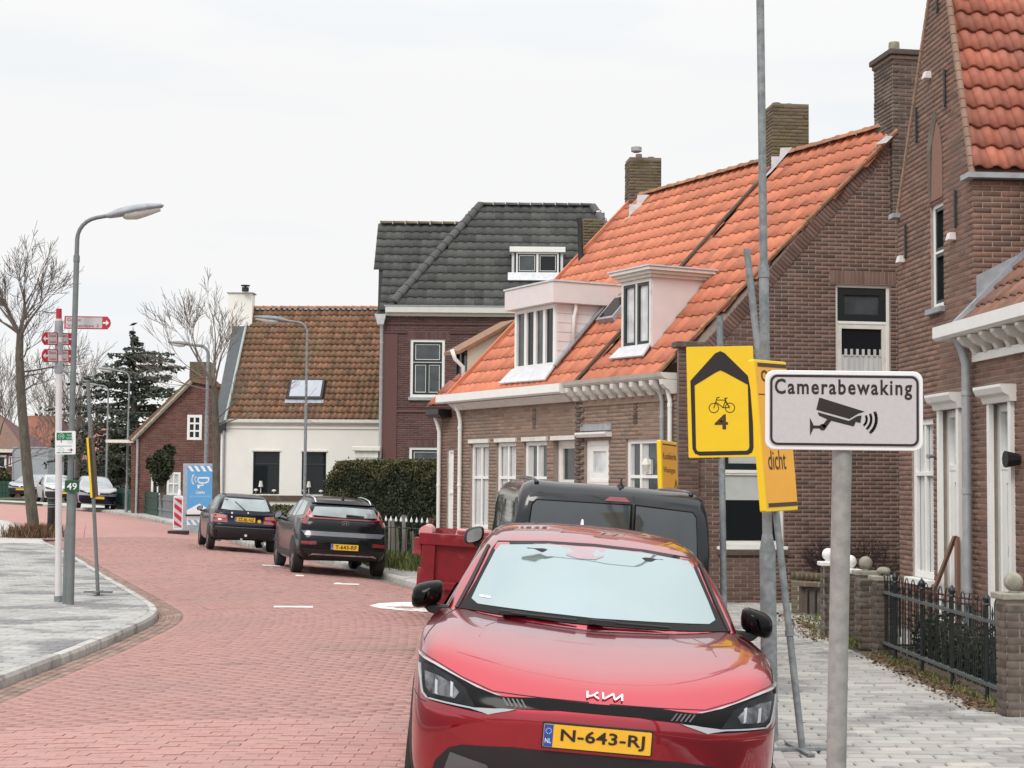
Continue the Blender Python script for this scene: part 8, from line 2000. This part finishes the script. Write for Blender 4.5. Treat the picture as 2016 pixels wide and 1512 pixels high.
# ground plants between stumps and fence
def tuft(parentless_label, name, pts_fn, n, h, m, seed, kind='stuff', w=.012):
    r = np.random.RandomState(seed); P = pts_fn(r, n); a = r.uniform(0, 6.28, n); hh = h * r.uniform(.4, 1.3, n); lean = r.normal(0, .35, (n, 2)) * hh[:, None]
    d = np.stack([np.cos(a), np.sin(a), 0 * a], 1) * w; T = P.copy(); T[:, :2] += lean; T[:, 2] += hh; M_ = P + (T - P) * .55; M_[:, 2] += hh * .08
    V = np.stack([P - d, P + d, M_ + d * .8, M_ - d * .8, M_ - d * .8, M_ + d * .8, T + d * .15, T - d * .15], 1).reshape(-1, 3); F = np.arange(8 * n).reshape(-1, 4)
    return tag(leaf_obj(name, V, F, m, None), parentless_label, 'plants', kind=kind)
def strip(a, b_, wd, z):
    a, b_ = np.array(a), np.array(b_)
    return lambda r, n: np.c_[(a + (b_ - a) * r.uniform(0, 1, (n, 1)) + r.normal(0, wd, (n, 2))), np.full(n, z)]
tuft('green ground plants at the foot of the spear fence and wooden stumps', 'undergrowth', strip((fa.x - .2, fa.y + .4), (fb.x - .5, fb.y + .4), .22, .02), 2600, .28, m_grassg, 3, w=.016)
FA, FB = (f_a.x, f_a.y), (f_b.x, f_b.y)
tuft('green weeds along the foot of the black railing', 'weeds', strip((FA[0] - .06, FA[1]), (FB[0] - .04, FB[1]), .05, ZP_R), 420, .05, m_grassg, 5, w=.006)
def leaf_strip(label, a, b_, wd, n, seed, z=ZP_R):
    f = strip(a, b_, wd, z + .008); V, F = leaf_cloud(n, f, .022, seed, flat=.85); return tag(leaf_obj('leaf_litter', V, F, m_dryleaf, None), label, 'leaf litter', kind='stuff')
leaf_strip('dry brown leaf litter along the black railing', (FA[0] - .10, FA[1] - .1), (FB[0] - .05, FB[1]), .11, 1500, 7)
pa, pb = gnd(1560, 1212, ZP_R, False), gnd(1640, 1262, ZP_R, False)
leaf_strip('dry leaf litter before the niche of the mossy wall', (pa.x, pa.y), (pb.x, pb.y), .16, 700, 8)
tuft('small green weeds before the niche of the mossy wall', 'weeds', strip((pa.x + .2, pa.y - .3), (pb.x, pb.y + .2), .12, ZP_R), 220, .07, m_grassg, 9, w=.006)
p1, p2 = gnd(1690, 1275, ZP_R, False), gnd(1660, 1262, ZP_R, False)
tuft('tufts of grass at the foot of the brick piers', 'weeds', strip((p1.x, p1.y), (p2.x, p2.y), .06, ZP_R), 300, .08, m_grassg, 10, w=.006)
# hedge plants inside the railing
gi = thing('garden_shrub', 'dark low shrubs growing behind the black railing', 'shrub', PFn.pt(LF / 2, 0, -.35))
def gfn(r, n):
    s = r.uniform(0, LF, n); o = -.25 - r.uniform(0, .45, n); z = r.uniform(0.03, .55, n) * (.7 + .3 * np.sin(s * 4)); return np.array(PFn.O) + np.outer(s, np.array(PFn.u)) + np.outer(o, np.array(PFn.n)) + np.c_[0 * z, 0 * z, z]
V, F = leaf_cloud(5200, gfn, .028, 13); leaf_obj('leaves', V, F, m_leafdark, gi)
mb = MB()
for k in range(26):
    s = LF * (k + .5) / 26; mb.tube([PFn.pt(s, .0, -.45), PFn.pt(s + .05, .4, -.4)], .008, 4)
mb.build('stems', [m_twig], gi)
# bare climbing shrub on the blank gable
cs = thing('bare_shrub', 'dark bare twiggy shrub in front of the blank brick gable', 'shrub', PG.pt(2.9, 0, .35)); mb = MB(); r = random.Random(4)
def twig(p, d, L, rad, lev):
    q = p + d * L; mb.tube([p, p.lerp(q, .5) + Vector((r.gauss(0, .02), r.gauss(0, .02), 0)), q], [rad, rad * .8, rad * .55], 3, cap=False)
    if lev < 4:
        for k in range(r.randint(2, 4)): twig(p.lerp(q, r.uniform(.4, 1)), (d + Vector((r.gauss(0, .5), r.gauss(0, .25), r.gauss(.1, .3)))).normalized(), L * r.uniform(.55, .8), rad * .65, lev + 1)
for k in range(16):
    twig(PG.pt(1.9 + r.random() * 1.7, .05, .25 + r.random() * .2), Vector((r.gauss(0, .45), r.gauss(0, .2), 1)).normalized(), .50, .010, 0)
mb.build('twigs', [mat('dark_twig', (.035, .02, .018), .9)], cs)
# dry growth at the foot of the leaning tree and the shrub by the gable house
q = G(68, 1058); tuft('dry brown grass round the foot of the leaning bare tree', 'dry_grass', lambda r, n: np.c_[q.x + r.normal(0, .38, n), q.y + r.normal(0, .3, n), np.full(n, q.z)], 1600, .34, m_dryleaf, 11, w=.012)
def round_shrub(name, label, px, py_c, rx, ry, Y, m, n, seed, size=.09, stems=True, cat='shrub', grp=None):
    c = at(px, py_c, Y); k = Y / FPX; t = thing(name, label, cat, Vector((c.x, Y, gz(Y))), grp)
    cs_ = np.random.RandomState(seed); blobs = [(cs_.normal(0, .38, 3), cs_.uniform(.35, .65)) for _ in range(9)]
    def fn(r, n):
        out = []
        for b0, rad in blobs:
            q = r.normal(size=(n // 9, 3)); q /= np.linalg.norm(q, axis=1)[:, None]; q *= rad * r.uniform(.55, 1.05, (len(q), 1)); out.append(b0 + q)
        P = np.vstack(out) * np.array((rx * k, rx * k, ry * k)) + np.array(c); P = P[P[:, 2] > gz(Y) + .02]; return P
    V, F = leaf_cloud(n, fn, size, seed); leaf_obj('leaves', V, F, m, t)
    if stems:
        mb = MB(); r = random.Random(seed)
        for b0, rad in blobs: mb.tube([Vector((c.x, Y, gz(Y) - .05)), Vector((c.x + b0[0] * .4 * rx * k, Y, (c.z + gz(Y)) / 2)), c + Vector((b0[0] * rx * k, b0[1] * rx * k, b0[2] * ry * k))], [.05, .035, .015], 5)
        mb.build('stems', [m_bark], t)
    return t
m_leafgrey = mat('shrub_grey_leaf', (.075, .075, .062), .9, var=.5, col2=(.06, .065, .04), noise=.2)
m_leafolive = mat('shrub_olive_leaf', (.07, .085, .035), .9, var=.5, col2=(.08, .075, .04), noise=.2)
round_shrub('dark_shrub', 'dark rounded shrub before the red-brown gable house windows', 325, 905, 30, 36, 62.5, m_leafdark, 4200, 31, .07)
for i, (px, pc, rx, ry, Y, m, lab) in enumerate(((150, 935, 34, 50, 112, m_leafgrey, 'grey-brown thicket behind the number 49 sign'), (205, 935, 34, 55, 106, m_leafgrey, 'grey-brown thicket behind the silver hatchback'), (238, 905, 22, 65, 92, m_leafolive, 'olive shrub left of the red-brown gable house'), (262, 962, 16, 24, 88, m_leafolive, 'small olive shrub above the green fence'), (85, 920, 34, 48, 118, m_leafgrey, 'thicket behind the grey box trailer'), (4, 945, 26, 30, 101, m_leafbrown, 'brown shrub at the far left picture edge'), (125, 900, 26, 46, 116, m_leafdark, 'dark shrub behind the cycle signpost'), (178, 880, 26, 50, 124, m_leafgrey, 'tall grey shrub behind the leaning yellow board'), (300, 962, 22, 20, 80, m_leafdark, 'dark shrub behind the green fence end'))):
    round_shrub('thicket', lab, px, pc, rx, ry, Y, m, 4200, 40 + i, .12, grp='shrubs in the distance')
# --- the big dark conifer: tiers of drooping flat boughs
YCn = 92.0
cb = Vector((at(268, 945, YCn).x, YCn, gz(YCn)))
con = thing('conifer', 'big dark green conifer with flat tiered boughs rising behind the lamp posts', 'tree', cb)
topP = at(262, 645, YCn); mb = MB(); mb.tube([cb, cb.lerp(topP, .5), topP], [.32, .2, .02], 8); mb.build('trunk', [m_bark], con, smooth=True)
r = np.random.RandomState(8); VV, FF, nv = [], [], 0; bm_ = MB(); kpx = YCn / FPX
for tier in range(27):
    f = tier / 26; py = 655 + 290 * f + r.normal(0, 3); half = (10 + 100 * min(1, f * 1.5) ** .8) * (1 - .15 * max(0, f - .75) / .25)
    for bnum in range(6 if f > .12 else 3):
        az = r.uniform(0, 6.28); L = half * kpx * r.uniform(.45, 1.55) * (1.2 if abs(math.cos(az)) > .6 else .9); p0 = at(264 + 4 * f, py + r.normal(0, 4), YCn)
        d = Vector((math.cos(az), math.sin(az), .10 - .18 * f + r.normal(0, .06))); 
        pts = [p0, p0 + d * L * .5 + Vector((0, 0, .06 * L)), p0 + d * L + Vector((0, 0, -.02 * L))]
        bm_.tube(pts, [.06, .035, .012], 4, cap=False)
        n = int(80 * (.35 + L / 2.6)); t_ = r.uniform(.18, 1.02, n); side = Vector((-d.y, d.x, 0)).normalized(); wv = .34 * L * np.sin(np.pi * np.clip(t_ * .92 + .08, 0, 1)) ** .8
        P = np.array(p0) + np.outer(t_, np.array(d) * L) + np.outer(r.uniform(-1, 1, n) * wv, np.array(side)); P[:, 2] += .06 * L * np.sin(np.pi * t_) - r.exponential(.07, n) - .04 * np.abs(r.normal(size=n))
        V, F = leaf_cloud(n, lambda rr, m_, P=P: P, .12, int(r.randint(1e6)), flat=.5); VV.append(V); FF.append(F + nv); nv += len(V)
bm_.build('boughs', [m_bark], con); leaf_obj('crown', np.vstack(VV), np.vstack(FF), m_needle, con)
# a crow on its tip
bird = thing('bird', 'small dark bird perched on the tip of the conifer', 'bird', topP + Vector((0, 0, .02)))
mb = MB(); c = topP + Vector((0, 0, .12)); mb.lathe(c - Vector((.22, 0, 0)), [(.005, 0), (.03, .08), (.075, .2), (.08, .28), (.05, .36), (.045, .40), (.03, .44), (.008, .50)], axis=(1, 0, .35), n=10); mb.tube([c + Vector((0, 0, -.05)), topP], .01, 4); mb.build('body', [m_blackmat], bird, smooth=True)
# far-off band of trees closing the street
def band(r, n):
    x = r.uniform(-160, 60, n); y = 175 + r.uniform(0, 25, n); h = 5.5 + 2.2 * np.sin(x * .23) + 1.4 * np.sin(x * .61 + 1) + 1.2 * np.sin(x * 1.3); z = gz(180) + h * np.sqrt(r.uniform(0, 1, n)); return np.c_[x, y, z]
V, F = leaf_cloud(26000, band, .34, 77); tag(leaf_obj('distant_woods', V, F, m_leafgrey, None), kind='stuff')
